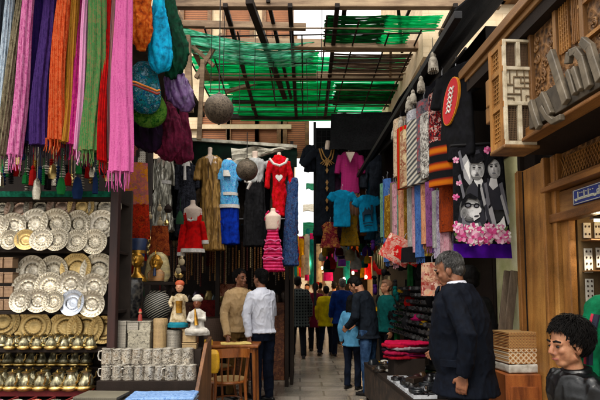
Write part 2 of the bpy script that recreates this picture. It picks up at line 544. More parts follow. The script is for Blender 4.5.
def pole(name, label, cat, p0, p1, r, m, group=None, sq=False):
    c = (p0 + p1) / 2
    o = (MB().bar(p0 - c, p1 - c, r * 2) if sq else MB().tube([p0 - c, p1 - c], r, 8)).build(name, m, None, c, bev=.004 if sq else 0)
    return tag(o, label, cat, group)
for (x0, y0, d0, x1, y1, d1, r, m, lab) in [
        (249, 0, 5.7, 285, 97, 8.9, .045, M_DARKWOOD, 'thick dark strut slanting through the middle of the roof'),
        (268, 0, 5.9, 291, 98, 8.8, .025, M_DARKWOOD, 'thin dark strut beside the thick slanting one'),
        (168, -4, 6.0, 208, 78, 7.9, .04, M_OLDBEAM, 'reddish timber strut slanting above the purple bag'),
        (187, 36, 6.4, 190, 112, 6.5, .045, M_OLDBEAM, 'upright grey post above the hanging bags'),
        (203, 60, 6.6, 199, 140, 6.7, .03, M_OLDBEAM, 'thin upright pole between grey post and globe lamp'),
        (222, 34, 6.9, 196, 78, 6.9, .03, M_OLDBEAM, 'pale brace crossing the reddish strut'),
        (190, 44, 6.9, 214, 66, 6.9, .025, M_OLDBEAM, 'short pale brace ending at the globe lamp cable'),
        (226, 92, 8.4, 278, 76, 8.2, .03, M_OLDBEAM, 'pink-brown brace lying over the green netting'),
        (398, 4, 6.0, 402, 52, 7.2, .022, M_DARKWOOD, 'dark brace over the slatted screen'),
        (412, 4, 6.0, 398, 36, 6.9, .018, M_DARKWOOD, 'thin dark brace crossing the slatted screen'),
        (391, 40, 6.9, 390, 78, 8.0, .02, M_OLDBEAM, 'pale short brace under the slatted screen'),
        (345, 4, 6.0, 341, 44, 7.0, .03, M_DARKWOOD, 'dark joist beside the open white sky gap')]:
    pole('roof_strut', lab, 'strut', W(x0, y0, d0), W(x1, y1, d1), r, m, 'struts of the alley roof', True)
for (px, lab) in ((292, 'long joist running away over the alley centre'), (330, 'long joist along the edge of the sky gap'), (425, 'long joist beside the black canopy'), (240, 'long joist over the dress stall')):
    a = W(px, 60, dz(60)); x = a.x
    pole('roof_joist', lab, 'beam', V((x, 5.9, 5.08)), V((x + .05, 9.9, 5.08)), .03, M_DARKWOOD, 'joists of the alley roof', True)

M_NETG = mat('green_net', hx('#0c7f57'), .7, pat='noise', sc_=5, st=(.5, 9, 1), cols=['#0c8a5c', '#18c488', '#6ae8ba'], trans=.85, bump=0, dirt=.3)
M_NETD = mat('dark_net', hx('#0a3a22'), .8, pat='noise', sc_=4, st=(1, 5, 1), cols=['#0a2a1a', '#13703f', '#2fae66'], trans=.7, bump=0)
M_NETB = mat('brown_slat', hx('#3a2c22'), .85, pat='noise', sc_=4, st=(.6, 9, 1), cols=['#241a13', '#5c4838', '#8a705a'], trans=.12, bump=.2)
M_NETW = mat('pale_net', hx('#7fd8bb'), .7, pat='noise', sc_=5, st=(.5, 9, 1), cols=['#1c9a70', '#8fe0c6', '#e5fff6'], trans=.8, bump=0, dirt=.2)
M_NETP = mat('emerald_net', hx('#2fb987'), .7, pat='noise', sc_=5, st=(.5, 9, 1), cols=['#14976a', '#35c795', '#8aeccb'], trans=.88, bump=0, dirt=.2)
def net(name, label, cat, px0, px1, py0, py1, m, n, gap, seed, z=5.10, skew=0., sag=.015):
    rr = random.Random(seed); n = int(n * 1.7)
    d0, d1 = FPX * (z - CAMZ) / (HORIZON - py0), FPX * (z - CAMZ) / (HORIZON - py1)
    xa, xb = W(px0, py0, d0).x, W(px1, py0, d0).x
    b = MB(); c = V(((xa + xb) / 2, (d0 + d1) / 2, z))
    st = (d1 - d0) / n
    for i in range(n):
        if rr.random() < .05: continue
        y = d0 + st * i; wd = st * (1 - gap * rr.uniform(.3, 1.5))
        x0 = xa + rr.uniform(-.02, .02); x1 = xb + rr.uniform(-.02, .02)
        top, bot = [], []
        for k in range(9):
            u = k / 8; x = x0 + (x1 - x0) * u
            zz = z - sag * math.sin(PI * u) + rr.uniform(-.004, .004) + .012 * math.sin(i * .9)
            yy = y + skew * u
            top += [V((x, yy, zz)) - c]; bot += [V((x, yy + wd, zz - .006 - .009 * (i % 2))) - c]
        pts = top + bot + [p + V((0, 0, .004)) for p in top + bot]
        fs = []
        for k in range(8):
            fs += [(k, k + 1, k + 10, k + 9), (k + 18, k + 27, k + 28, k + 19), (k, k + 18, k + 19, k + 1), (k + 9, k + 10, k + 28, k + 27)]
        fs += [(0, 9, 27, 18), (8, 26, 35, 17)]
        b.add(pts, fs)
    o = b.build(name, m, None, c, smooth=0)
    return tag(o, label, cat)
net('shade_net', 'pale green striped shade net sagging before the beige building', 'shade net', 176, 316, 16, 43, M_NETW, 24, .42, 1, skew=.45, sag=.12)
net('shade_net', 'deep green shade net between the two middle crossbeams', 'shade net', 196, 318, 45, 76, M_NETG, 28, .14, 2)
net('shade_net', 'bright green shade net above the globe lamp', 'shade net', 228, 334, 77, 101, M_NETG, 24, .12, 3)
net('shade_net', 'bright green shade net at the far edge of the roof', 'shade net', 236, 338, 102, 117, M_NETG, 18, .12, 10)
net('shade_net', 'black and green net beside the white sky gap', 'shade net', 326, 388, 5, 43, M_NETD, 30, .22, 4)
net('shade_net', 'vivid green net in the corner by the eaves', 'shade net', 385, 442, 5, 22, M_NETG, 13, .12, 5)
net('shade_net', 'green net strip hanging over the weathered beam end', 'shade net', 380, 410, 23, 43, M_NETG, 14, .15, 6)
net('slatted_screen', 'dark brown slatted screen laid across the beams', 'screen', 332, 424, 46, 75, M_NETB, 22, .48, 7)
net('shade_net', 'wide pale green shade net stretched over the whole roof above the other nets', 'shade net', 190, 446, 49, 113, M_NETP, 56, .30, 12, z=5.30)
net('slatted_screen', 'black slatted screen beyond the last weathered beam', 'screen', 336, 440, 78, 101, M_NETD, 22, .16, 8)
net('shade_net', 'narrow green net edge over the white lanterns', 'shade net', 398, 446, 102, 109, M_NETG, 6, .15, 9)

# thin laths crossing under the nets
for i in range(9):
    x = -1.75 + i * .43 + R.uniform(-.06, .06)
    pole('roof_lath', 'thin dark lath running lengthwise under the nets', 'lath', V((x, R.uniform(6.1, 6.6), 5.055)), V((x + R.uniform(-.1, .1), R.uniform(9.2, 9.9), 5.055)), .011, M_DARKWOOD, 'laths under the roof nets', True)
for i in range(10):
    y = 6.25 + i * .36 + R.uniform(-.08, .08)
    pole('roof_lath', 'thin dark lath running crosswise under the nets', 'lath', V((R.uniform(-1.8, -1.3), y, 5.03)), V((R.uniform(1.5, 2.2), y + R.uniform(-.12, .12), 5.03)), .009, M_DARKWOOD if i % 2 else M_OLDBEAM, 'laths under the roof nets', True)
# hanging wires under the roof
for i, (px, y0, y1, d) in enumerate([(225, 4, 98, 6.2), (240, 24, 110, 6.6), (256, 4, 90, 6.8), (212, 24, 92, 6.5), (272, 30, 98, 7.2), (306, 44, 112, 7.3), (318, 44, 118, 7.6), (300, 76, 100, 8), (330, 60, 104, 7.9), (322, 4, 60, 6.1), (290, 4, 60, 6.3)]):
    pole('hanging_wire', 'thin wire hanging from the roof beams', 'wire', W(px, y0, d), W(px + R.uniform(-3, 3), y1, d), .005, M_BLACK, 'wires hanging under the roof')

# ------------------------------------------------------------ black canopies
def sheet(name, label, cat, quad, th, m, nu=14, nv=8, wob=.03, seed=0, parent=None):
    """cloth sheet between four points (a b c d in order), with waves and thickness"""
    a, b_, c_, d_ = [V(q) for q in quad]; ctr = (a + b_ + c_ + d_) / 4
    nn = (b_ - a).cross(d_ - a).normalized()
    P = []
    for s in (0, 1):
        for j in range(nv + 1):
            for i in range(nu + 1):
                u, v = i / nu, j / nv
                p = (a * (1 - u) + b_ * u) * (1 - v) + (d_ * (1 - u) + c_ * u) * v
                p = p + nn * (wob * 2 * noise.noise(V((u * 4 + seed, v * 4, seed))) + s * th)
                P.append(p - ctr)
    n1 = (nu + 1) * (nv + 1); fs = []
    for j in range(nv):
        for i in range(nu):
            q = (j * (nu + 1) + i, j * (nu + 1) + i + 1, (j + 1) * (nu + 1) + i + 1, (j + 1) * (nu + 1) + i)
            fs += [tuple(reversed(q)), tuple(k + n1 for k in q)]
    bd = [i for i in range(nu + 1)] + [j * (nu + 1) + nu for j in range(1, nv + 1)] + [nv * (nu + 1) + i for i in range(nu - 1, -1, -1)] + [j * (nu + 1) for j in range(nv - 1, 0, -1)]
    for k in range(len(bd)):
        x, y = bd[k], bd[(k + 1) % len(bd)]
        fs.append((x, y, y + n1, x + n1))
    o = MB().add(P, fs).build(name, m, parent, ctr if parent is None else ctr - parent.matrix_world.translation)
    if label: tag(o, label, cat)
    return o
sheet('canopy', 'black cloth canopy sloping above the souvenir shirts', 'canopy', [(1.2, 3.6, 3.62), (1.08, 8.6, 3.62), (1.75, 8.8, 4.25), (2.0, 3.6, 4.25)], .012, M_BLACKCLOTH)
sheet('canopy', 'black cloth canopy hanging over the robes and turquoise shirts', 'canopy', [W(330, 150, 8.75), W(397, 150, 8.75), W(398, 112, 9.0), W(331, 114, 9.0)], .012, M_BLACKCLOTH)
# rail under the black canopy carries lanterns
pole('canopy_rail', 'dark rail carrying the white lanterns along the canopy edge', 'rail', V((1.2, 3.5, 3.52)), V((1.06, 8.6, 3.52)), .03, M_BLACK, None, True)

# stall wall behind the shirts
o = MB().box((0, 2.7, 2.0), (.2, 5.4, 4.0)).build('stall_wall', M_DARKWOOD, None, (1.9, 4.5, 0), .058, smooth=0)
tag(o, 'dark wall behind the shirt and sunglasses stall', 'wall')
# dark grid board behind the robes
t = thing('grid_board', 'black wire grid board that robes hang from above the alley', 'display board', (1.05, 9.25, 2.3))
b = MB()
for i in range(16): b.tube([(-.72 + i * .096, 0, -.0), (-.72 + i * .096, 0, 2.3)], .005, 6)
for j in range(20): b.tube([(-.72, .006, j * .12), (.72, .006, j * .12)], .005, 6)
b.build('wire_grid', M_BLACK, t)
MB().box((0, .06, 1.2), (1.5, .03, 2.3)).build('backing', M_BLACKCLOTH, t, smooth=0)
for s in (-1, 1): MB().box((s * .76, .0, .65), (.05, .05, 3.6)).build('post', M_BLACK, t, smooth=0)

# ------------------------------------------------------------ dress stall on the other side
M_AWN = cloth('awning_green', hx('#0b1a14'), cols=['#040806', '#10251b'], sc_=6)
t = thing('dress_stall', 'open stall of hanging dresses under a dark green awning', 'stall', (-1.4, 7.2, 0))
def loc(p, t): return V(p) - t.location
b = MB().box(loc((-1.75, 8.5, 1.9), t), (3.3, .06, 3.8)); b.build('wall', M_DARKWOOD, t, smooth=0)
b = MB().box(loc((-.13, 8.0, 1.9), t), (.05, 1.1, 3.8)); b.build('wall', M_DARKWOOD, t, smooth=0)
a0, a1 = W(180, 141, 7.15), W(297, 149, 7.15)
b = MB()
b.poly([loc((a0.x, 7.12, a0.z), t), loc((a1.x, 7.12, a1.z), t), loc((a1.x, 7.12, a1.z - .28), t), loc((a0.x, 7.12, a0.z - .42), t)], (0, .03, 0))
b.poly([loc((a0.x - 1.5, 7.16, a0.z - .01), t), loc((a1.x, 7.16, a1.z - .01), t), loc((a1.x, 8.6, a1.z + .3), t), loc((a0.x - 1.5, 8.6, a0.z + .3), t)], (0, 0, .03))
b.build('awning', M_AWN, t, smooth=0)
M_PALEEDGE = cloth('pale_canvas', hx('#a9a597'), cols=['#6e6a60', '#b9b4a6', '#d5d2c6'], sc_=9)
MB().bar(loc((a0.x, 7.1, a0.z + .02), t), loc((a1.x, 7.1, a1.z + .02), t), .05, .045).build('awning_edge', M_PALEEDGE, t)
for x in (-2.72, -1.25, -.2):
    MB().box(loc((x, 7.3, 1.85), t), (.06, .06, 3.7)).build('post', M_DARKWOOD, t, smooth=0, bev=.005)
MB().tube([loc((-2.8, 7.42, 3.42), t), loc((-.15, 7.42, 3.42), t)], .015, 8).build('rail', M_STEEL, t)
MB().tube([loc((-2.8, 7.42, 2.55), t), loc((-.15, 7.42, 2.55), t)], .015, 8).build('rail', M_STEEL, t)
# counter with carved wooden front
M_BROWNRED = mat('brown_carved', hx('#5c2f1a'), .6, pat='cells', sc_=28, cols=['#1d0d08', '#5c2f1a', '#8a5a33'], bump=.4)
MB().box(loc((-1.35, 8.05, .62), t), (2.2, .5, 1.24)).build('counter', M_BROWNRED, t, smooth=0, bev=.01)
sheet('tarpaulin', 'off-white tarpaulin bunched on the awning edge above the red dress', 'tarpaulin', [W(231, 148, 7.0), W(294, 147, 7.02), W(262, 156, 6.95), W(233, 168, 6.95)], .02, M_PALEEDGE, 16, 10, .05, 3)
# ------------------------------------------------------------ carved wooden shop building on the right of the alley
M_CARVE = mat('carved_wood', hx('#6e4a26'), .55, pat='voro', sc_=26, cols=['#1d1107', '#5c3d1e', '#94693c'], bump=.9, dirt=.45)
M_CREAM = mat('cream_paint', hx('#cfc0a4'), .6, pat='noise', sc_=14, cols=['#94866e', '#bfb297', '#d0c6b0'], bump=.12)
M_GOLDWOOD = mat('golden_wood', hx('#a46a2e'), .5, dirt=.6, pat='wood', sc_=8, st=(1, 1, .1), cols=['#583516', '#97652f', '#b98745'], bump=.3)
M_GOLDWOODY = mat('golden_wood_along', hx('#a46a2e'), .5, dirt=.6, pat='wood', sc_=8, st=(1, .1, 1), cols=['#4c2e12', '#825428', '#a5743c'], bump=.3)
BA = .058
B = thing('shop_building', 'carved honey-coloured wooden shop building with overhanging bay', 'building', (1.80, 3.4, 0), BA)
def part(name, mb, m, parent=B, **k):
    k.setdefault('smooth', 0)
    return mb.build(name, m, parent, **k)
# body walls (door wall at x = 0), split round the display window
b = MB()
b.box((1.7, .25, 1.25), (3.4, .5, 2.5)); b.box((1.7, -1.1, 2.65), (3.4, 4.0, 1.3) )
b.box((.32, -.95, .42), (.64, 1.5, .84)); b.box((.67, -.9, 1.4), (.06, 1.8, 1.2))
b.box((.35, -1.9, 1.4), (.7, .2, 2.8))
part('wall', b, M_DARKWOOD)
# pilaster with mouldings
b = MB(); b.box((-.03, .125, 1.18), (.06, .34, 2.36))
part('column', b, M_GOLDWOOD, bev=.008)
for y, w_, pr in ((.325, .045, .085), (.285, .025, .10), (-.04, .04, .085), (-.085, .03, .11), (-.135, .05, .07)):
    part('moulding', MB().box((-pr / 2, y, 1.18), (pr, w_, 2.36)), M_GOLDWOOD, bev=.006)
for y in (.298, .262, -.012, -.062, -.111, -.158): part('groove', MB().box((-.0635 if -.05 < y < .30 else -.028, y, 1.25), (.008, .009, 2.2)), M_DARKWOOD)  # thin raised dark strips, painting the shade of gaps between the mouldings
part('column_base', MB().box((-.06, .1, .14), (.13, .5, .28)), M_GOLDWOOD, bev=.012)
part('door_jamb', MB().box((-.015, -.205, .95), (.05, .085, 1.9)), M_GOLDWOOD, bev=.008)
# lintel, plaque band, upper carved panel
part('lintel', MB().box((-.04, -.95, 1.925), (.09, 1.78, .06)), M_GOLDWOODY, bev=.008)
part('name_band', MB().box((-.015, -.95, 2.03), (.05, 1.78, .15)), M_WOODX, bev=.004)
part('cornice', MB().box((-.06, -.95, 2.13), (.12, 1.78, .035)).box((-.04, -.95, 2.16), (.09, 1.78, .03)), M_GOLDWOODY, bev=.006)
part('frieze', MB().box((-.01, -.95, 2.27), (.03, 1.78, .19)), M_CARVE)
b = MB()
for i in range(26):
    y = -.18 - i * .028
    b.bar((-.032, y, 2.2), (-.032, y - .07, 2.33), .006, .006); b.bar((-.036, y, 2.33), (-.036, y - .07, 2.2), .006, .006)
part('lattice_panel', b, M_GOLDWOOD)
for y in (-.14, -.17, -.93, -.97): part('stile', MB().box((-.03, y, 2.265), (.06, .022, .2)), M_GOLDWOOD)
# overhang: soffit, fascia beams, carved front
part('soffit', MB().box((-.16, -1.1, 2.385), (.36, 1.95, .03)), M_DARKWOOD)
FX = -.34
part('bay_wall', MB().box((FX + .02, -1.5, 2.83), (.04, 2.2, .86)), M_CARVE)
part('fascia', MB().box((FX - .03, -1.5, 2.42), (.06, 2.2, .075)), M_GOLDWOODY, bev=.008)
part('fascia', MB().box((FX - .045, -1.5, 2.375), (.10, 2.2, .022)), M_GOLDWOODY, bev=.006)
part('fascia', MB().box((FX - .015, -1.5, 2.475), (.03, 2.2, .03)), M_WOODX, bev=.004)
# upright lattice stiles and raised frames on the bay wall
b = MB()
for y0, y1, z0, z1 in ((-.72, -.8, 2.78, 3.2), (-.84, -.9, 2.78, 3.2)):
    for k in range(5):
        b.box((FX - .008, y0 + (y1 - y0) * k / 4, (z0 + z1) / 2), (.012, .008, z1 - z0))
    for k in range(16):
        b.box((FX - .006, (y0 + y1) / 2, z0 + (z1 - z0) * k / 15), (.010, y0 - y1, .007))
part('lattice_panel', b, M_GOLDWOOD)
b = MB()
for k in range(3):
    z = 2.75 + k * .2
    b.box((FX - .012, -1.3, z), (.024, .8, .02))
for k in range(60):
    b.bar((FX - .01, -.95 - k * .018, 2.97), (FX - .01, -.985 - k * .018, 3.13), .006, .006)
    b.bar((FX - .014, -.985 - k * .018, 2.97), (FX - .014, -.95 - k * .018, 3.13), .006, .006)
part('lattice_panel', b, M_GOLDWOOD)
for y in (-.42, -.69, -.93): part('stile', MB().box((FX - .012, y, 2.84), (.03, .03, .72)), M_WOOD, bev=.004)
# raised carved scrolls
b = MB()
for i in range(40):
    y = R.uniform(-.67, -.45); z = R.uniform(2.54, 3.0); r = R.uniform(.012, .03); a0 = R.uniform(0, 6)
    part('carving', MB().tube([(FX - .004, y + r * (1 - k / 14) * math.cos(a0 + k * .6), z + r * (1 - k / 14) * math.sin(a0 + k * .6)) for k in range(11)], .006, 6), M_WOOD, smooth=40)

for i in range(120):
    y = R.uniform(-2.0, -.95); z = R.uniform(2.53, 2.74); r = R.uniform(.012, .032); a0 = R.uniform(0, 6)
    if i % 2: y = R.uniform(-1.7, -.95); z = R.uniform(2.77, 2.94)
    if i < 58: part('carving', MB().tube([(FX - .004, y + r * (1 - k / 14) * math.cos(a0 + k * .6), z + r * (1 - k / 14) * math.sin(a0 + k * .6)) for k in range(11)], .006, 6), M_WOOD, smooth=40)
# bay window: cream face towards the viewer, brown lattice face towards the alley
bx0, bx1, by0, by1, bz0, bz1 = -.54, -.335, -.42, -.25, 2.345, 3.03
OB = part('bay_window', MB().box(((bx0 + bx1) / 2 + .02, (by0 + by1) / 2 + .02, (bz0 + bz1) / 2), (bx1 - bx0 - .06, by1 - by0 - .04, bz1 - bz0 - .02)), M_BLACK)
b = MB(); yf = by0 + .012
def fbox(x0, x1, z0, z1, dy=.0, th=.03): b.box(((x0 + x1) / 2, yf - dy, (z0 + z1) / 2), (x1 - x0, th, z1 - z0))
zz = [2.345, 2.37, 2.60, 2.625, 2.83, 2.852, 3.012, 3.03]
for x0, x1 in ((bx0, bx0 + .022), (bx1 - .022, bx1)): fbox(x0, x1, bz0, bz1, .002)
xm = (bx0 + bx1) / 2
for z0, z1 in ((zz[0], zz[1]), (zz[2], zz[3]), (zz[4], zz[5]), (zz[6], zz[7])): fbox(bx0, bx1, z0, z1)
fbox(xm - .013, xm + .013, zz[1], zz[2], .001); fbox(xm - .013, xm + .013, zz[5], zz[6], .001)
part('frame', b, M_CREAM, OB, bev=.003)
b = MB()                                        # geometric middle panel
b.box((xm, yf + .006, (zz[3] + zz[4]) / 2), (bx1 - bx0 - .04, .012, zz[4] - zz[3]))
part('panel', b, M_CREAM, OB)
b = MB()
def seg(u0, v0, u1, v1):
    x = lambda u: bx0 + .024 + u * (bx1 - bx0 - .048)
    z = lambda v: zz[3] + v * (zz[4] - zz[3])
    b.bar((x(u0), yf - .004, z(v0)), (x(u1), yf - .004, z(v1)), .006, .008)
for s in [(0, .25, .6, .25), (.6, 0, .6, .45), (.3, .25, .3, .8), (.3, .8, 1, .8), (.75, .45, .75, 1), (.0, .55, .3, .55), (.3, .45, 1, .45), (.6, .6, .6, .8), (.45, .8, .45, 1), (.8, .2, 1, .2), (.6, .62, 1, .62), (.15, .55, .15, 1), (.8, 0, .8, .2), (.3, 0, .3, .12), (0, .12, .3, .12)]: seg(*s)
part('strapwork', b, mat('strap_brown', hx('#6e5c44'), .6), OB)
for x0, x1 in ((bx0 + .022, xm - .013), (xm + .013, bx1 - .022)):
    for z0, z1 in ((zz[1], zz[2]), (zz[5], zz[6])):
        b = MB()
        for k in range(7): b.box((x0 + (x1 - x0) * (k + .5) / 7, yf + .004, (z0 + z1) / 2), (.0035, .004, z1 - z0))
        for k in range(16): b.box(((x0 + x1) / 2, yf + .006, z0 + (z1 - z0) * (k + .5) / 16), (x1 - x0, .004, .0035))
        part('lattice', b, mat('lattice_brown', hx('#5c4630'), .6), OB)
b = MB()                                        # side face
for y in (by0 + .03, by1): b.box((bx0 + .01, y, (bz0 + bz1) / 2), (.03, .035, bz1 - bz0))
for z in (bz0 + .02, 2.61, 2.84, bz1 - .02): b.box((bx0 + .012, (by0 + by1) / 2, z), (.03, by1 - by0, .035))
for k in range(6): b.box((bx0 + .016, by0 + .04 + k * .025, (bz0 + bz1) / 2), (.012, .008, bz1 - bz0))
for k in range(23): b.box((bx0 + .014, (by0 + by1) / 2, bz0 + .03 + k * .029), (.012, by1 - by0, .007))
part('side_lattice', b, M_GOLDWOOD, OB)
part('bracket', MB().box((-.30, -.02, 2.85), (.3, .1, .2)).box((-.34, .02, 2.7), (.2, .08, .12)), M_WOOD, OB, bev=.01)
part('sill', MB().box(((bx0 + bx1) / 2, by0 + .085, bz0 - .012), (bx1 - bx0 + .03, .20, .024)), M_WOOD, OB, bev=.008)
# eaves
b = MB(); b.poly([(-.45, -2.2, 3.20), (-.42, .95, 3.20), (1.6, .95, 3.5), (1.6, -2.2, 3.5)], (0, 0, .05)); b.box((-.1, -.65, 3.12), (.62, 3.0, .13))
EV = part('roof', b, M_DARKWOOD)
part('eaves_board', MB().bar((-.46, -2.2, 3.215), (-.43, .97, 3.215), .03, .07), M_WOODX, EV, bev=.006)
part('eaves_board', MB().bar((-.43, -2.2, 3.165), (-.405, .97, 3.165), .025, .05), M_WOODX, EV, bev=.006)
for k in range(9): part('rafter', MB().bar((-.41, -2.1 + k * .37, 3.19), (1.5, -2.1 + k * .37, 3.46), .05, .05), M_DARKWOOD, EV)
# display window: back panel, shelf, glazing bead
M_DISP = mat('display_back', hx('#6b5638'), .8, sc_=8)
DW = part('display_window', MB().box((.33, -.225, 1.4), (.6, .02, 1.05)).box((.62, -.95, 1.37), (.03, 1.44, 1.04)).box((.3, -.95, .86), (.6, 1.44, .04)), M_DISP)
for z in (1.10, 1.33, 1.56, 1.76): part('shelf', MB().box((.33, -.29, z), (.56, .10, .008)), M_WOODX, DW)
# side window beyond the pilaster, reflected sky put into its pale colour
M_SKYPANE = mat('yellowed_pane', hx('#b7b77a'), .25, sc_=3, cols=['#b9bd80', '#dbd8a4', '#eeeaca'], bump=.02, spec=.6)
b = MB().box((-.012, .61, 1.6), (.02, .44, 1.9)); part('side_pane', b, M_SKYPANE)
b = MB()
for y in (.37, .85): b.box((-.01, y, 1.6), (.05, .04, 1.98))
for z in (.62, 2.57): b.box((-.01, .61, z), (.05, .44, .04))
part('pane_frame', b, M_DARKWOOD)

# Arabic letters on the overhang
M_SIGN = mat('sign_letter', hx('#8e8270'), .5, sc_=10, cols=['#473f33', '#625849', '#786d5c'], bump=.1)
M_SIGNDK = mat('sign_block', hx('#4a4236'), .6, sc_=9, cols=['#2c261e', '#5a5042'], bump=.2)
SG = thing('shop_sign', 'grey three-dimensional Arabic lettering on a slanting block under the bay', 'sign', (1.80, 3.4, 0), BA)
def sp(px, py, off=-.07):                                  # point of the bay wall at a photo pixel, in local (y, z)
    # wall line X = 1.46 - BA*(d-3.4)
    x = 1.80 + FX + off
    d = (x + BA * 3.4) / ((px - 300) / FPX + BA)
    w_ = W(px, py, d)
    return (d - 3.4, w_.z)
def stroke(pts, wd, mb, x=-.07, th=.035):
    """flat-ended ribbon along pixel points"""
    q = [V((FX + x, *sp(*p, x))) for p in pts]
    for a, c in zip(q, q[1:]): mb.bar(a, c + (c - a).normalized() * wd * .25, wd, th, up=(1, 0, 0))
b = MB(); stroke([(537, 118), (600, 79), (650, 50)], .165, b, -.06, .06); part('backing_block', b, M_SIGNDK, SG, bev=.004)
for pts, wd in [([(535, 103), (538, 116), (542, 128)], 0.0390), ([(546, 109), (551, 118), (557, 123), (565, 119)], 0.0328), ([(555, 116), (550, 103), (547, 96)], 0.0312),
                ([(571, 104), (565, 84), (557, 56)], 0.0484), ([(580, 96), (576, 80), (574, 74)], 0.0281), ([(586, 92), (582, 78), (580, 71)], 0.0281),
                ([(574, 66), (576, 56), (583, 53), (588, 60), (594, 88)], 0.0390), ([(606, 82), (600, 62), (597, 50), (590, 44)], 0.0429), ([(618, 76), (612, 50)], 0.0390)]:
    b = MB(); stroke(pts, wd, b, -.105, .03); part('letter', b, M_SIGN, SG, bev=.004)

# blue plaque with pale Arabic script on the name band
M_BLUE = mat('plaque_blue', hx('#27367e'), .4, sc_=20, var=.2, bump=.05)
M_PALE = mat('plaque_script', hx('#c9c9b8'), .5, bump=0)
PL = thing('wall_plaque', 'small blue plaque with pale Arabic script over the jewellery window', 'plaque', (1.80, 3.4, 0), BA)
part('plate', MB().box((-.045, -.50, 2.03), (.012, .36, .10)), M_BLUE, PL, bev=.003)
b = MB()
for s in (-1, 1):
    b.box((-.052, -.50, 2.03 + s * .043), (.004, .34, .004)); b.box((-.052, -.50 + s * .168, 2.03), (.004, .004, .09))
part('border', b, M_PALE, PL)
b = MB(); y = -.36
while y > -.64:
    k = R.choice('abcd'); x = -.054
    if k == 'a': b.box((x, y, 2.035), (.005, .006, .05))
    elif k == 'b': b.tube([(x, y + .012 * math.cos(a), 2.018 + .014 * math.sin(a)) for a in [PI + PI * i / 8 for i in range(9)]], .0035, 6)
    elif k == 'c': b.tube([(x, y - .008 + .010 * math.cos(a), 2.03 + .010 * math.sin(a)) for a in [2 * PI * i / 9 for i in range(10)]], .0035, 6)
    else: b.box((x, y, 2.02), (.005, .022, .006)); b.box((x, y, 2.05), (.005, .006, .006))
    b.box((x, y - .008, 2.016), (.005, .030, .006)); y -= .02
b.box((-.053, -.50, 2.010), (.004, .28, .004)); part('script', b, M_PALE, PL)

# display cards and wares in the jewellery window
M_CARD = mat('white_card', hx('#d8d4c8'), .7, var=.05, bump=.03)
M_JEWEL = mat('jewel_dark', hx('#3a2a22'), .3, .6, sc_=60)
def card(x, z, w_, h, rows, cols_, label):
    t = thing('jewellery_card', label, 'display card', B.matrix_basis @ V((x, -.25, z)), BA, 'jewellery cards in the shop window')
    MB().box((0, 0, 0), (w_, .005, h)).build('card', M_CARD, t, smooth=0)
    for i in range(rows):
        for j in range(cols_):
            MB().ball((-w_ / 2 + w_ * (j + .5) / cols_, -.005, -h / 2 + h * (i + .5) / rows), (.0055, .004, .0085), 8, 0, 6).build('earring', M_JEWEL, t)
cs = [(.085, 1.83, .05, .10, 2, 2, 'topmost'), (.085, 1.63, .055, .16, 4, 2, 'second from the top'), (.085, 1.43, .055, .16, 5, 2, 'third from the top'), (.085, 1.21, .055, .15, 4, 2, 'fourth from the top')]
for c in cs: card(*c[:6], 'narrow white earring card at the window jamb, ' + c[6] + ' of its column')
cs = [(.165, 1.83, .06, .10, 2, 3, 'beside the topmost narrow card'), (.24, 1.83, .06, .10, 3, 2, 'furthest from the jamb at the top'), (.18, 1.65, .08, .13, 3, 4, 'beside the second narrow card'), (.275, 1.65, .07, .13, 3, 3, 'furthest from the jamb above the bust'), (.165, 1.21, .06, .15, 3, 2, 'below the cream bust'), (.25, 1.21, .07, .15, 4, 3, 'furthest from the jamb below the bust')]
for c in cs: card(*c[:6], 'white earring card in the shop window, ' + c[6])
M_VEST = cloth('cream_vest', hx('#cdbb92'), cols=['#a8946a', '#d2c29a'], sc_=20)
t = thing('jewellery_bust', 'cream display bust with dark necklace in the lit shop window', 'display bust', B.matrix_basis @ V((.215, -.30, 1.335)), BA)
MB().loft([(0, 0, 0, .075, .03), (0, 0, .08, .08, .03), (0, 0, .17, .07, .026), (0, 0, .195, .03, .02), (0, 0, .215, .024, .018)], 24, pw=2.6).build('bust', M_VEST, t)
MB().tube([(.036 * math.cos(a), -.034, .185 - .12 * math.sin(a)) for a in [PI * i / 12 for i in range(13)]], .006, 6).build('necklace', M_JEWEL, t)
# shop lamp
M_BULB = mat('warm_bulb', (1, .72, .38), emit=14, dirt=0, bump=0)
t = thing('window_lamp', 'warm tube lamp hidden behind the lintel of the jewellery window', 'lamp', B.matrix_basis @ V((.14, -.42, 1.87)), BA)
MB().tube([(-.12, 0, 0), (.2, 0, 0)], .008, 8).build('tube', M_BULB, t)
MB().box((.04, 0, .014), (.36, .03, .012)).build('fitting', M_STEEL, t)
ld = bpy.data.lights.new('window_lamp_light', 'AREA'); ld.energy = 5; ld.size = .35; ld.size_y = .05; ld.shape = 'RECTANGLE'; ld.color = (1, .86, .64)
lo = bpy.data.objects.new('window_lamp_light', ld); COL.objects.link(lo); lo.location = (.04, 0, -.02); lo.rotation_euler = (-.45, 0, 0); lo.parent = t
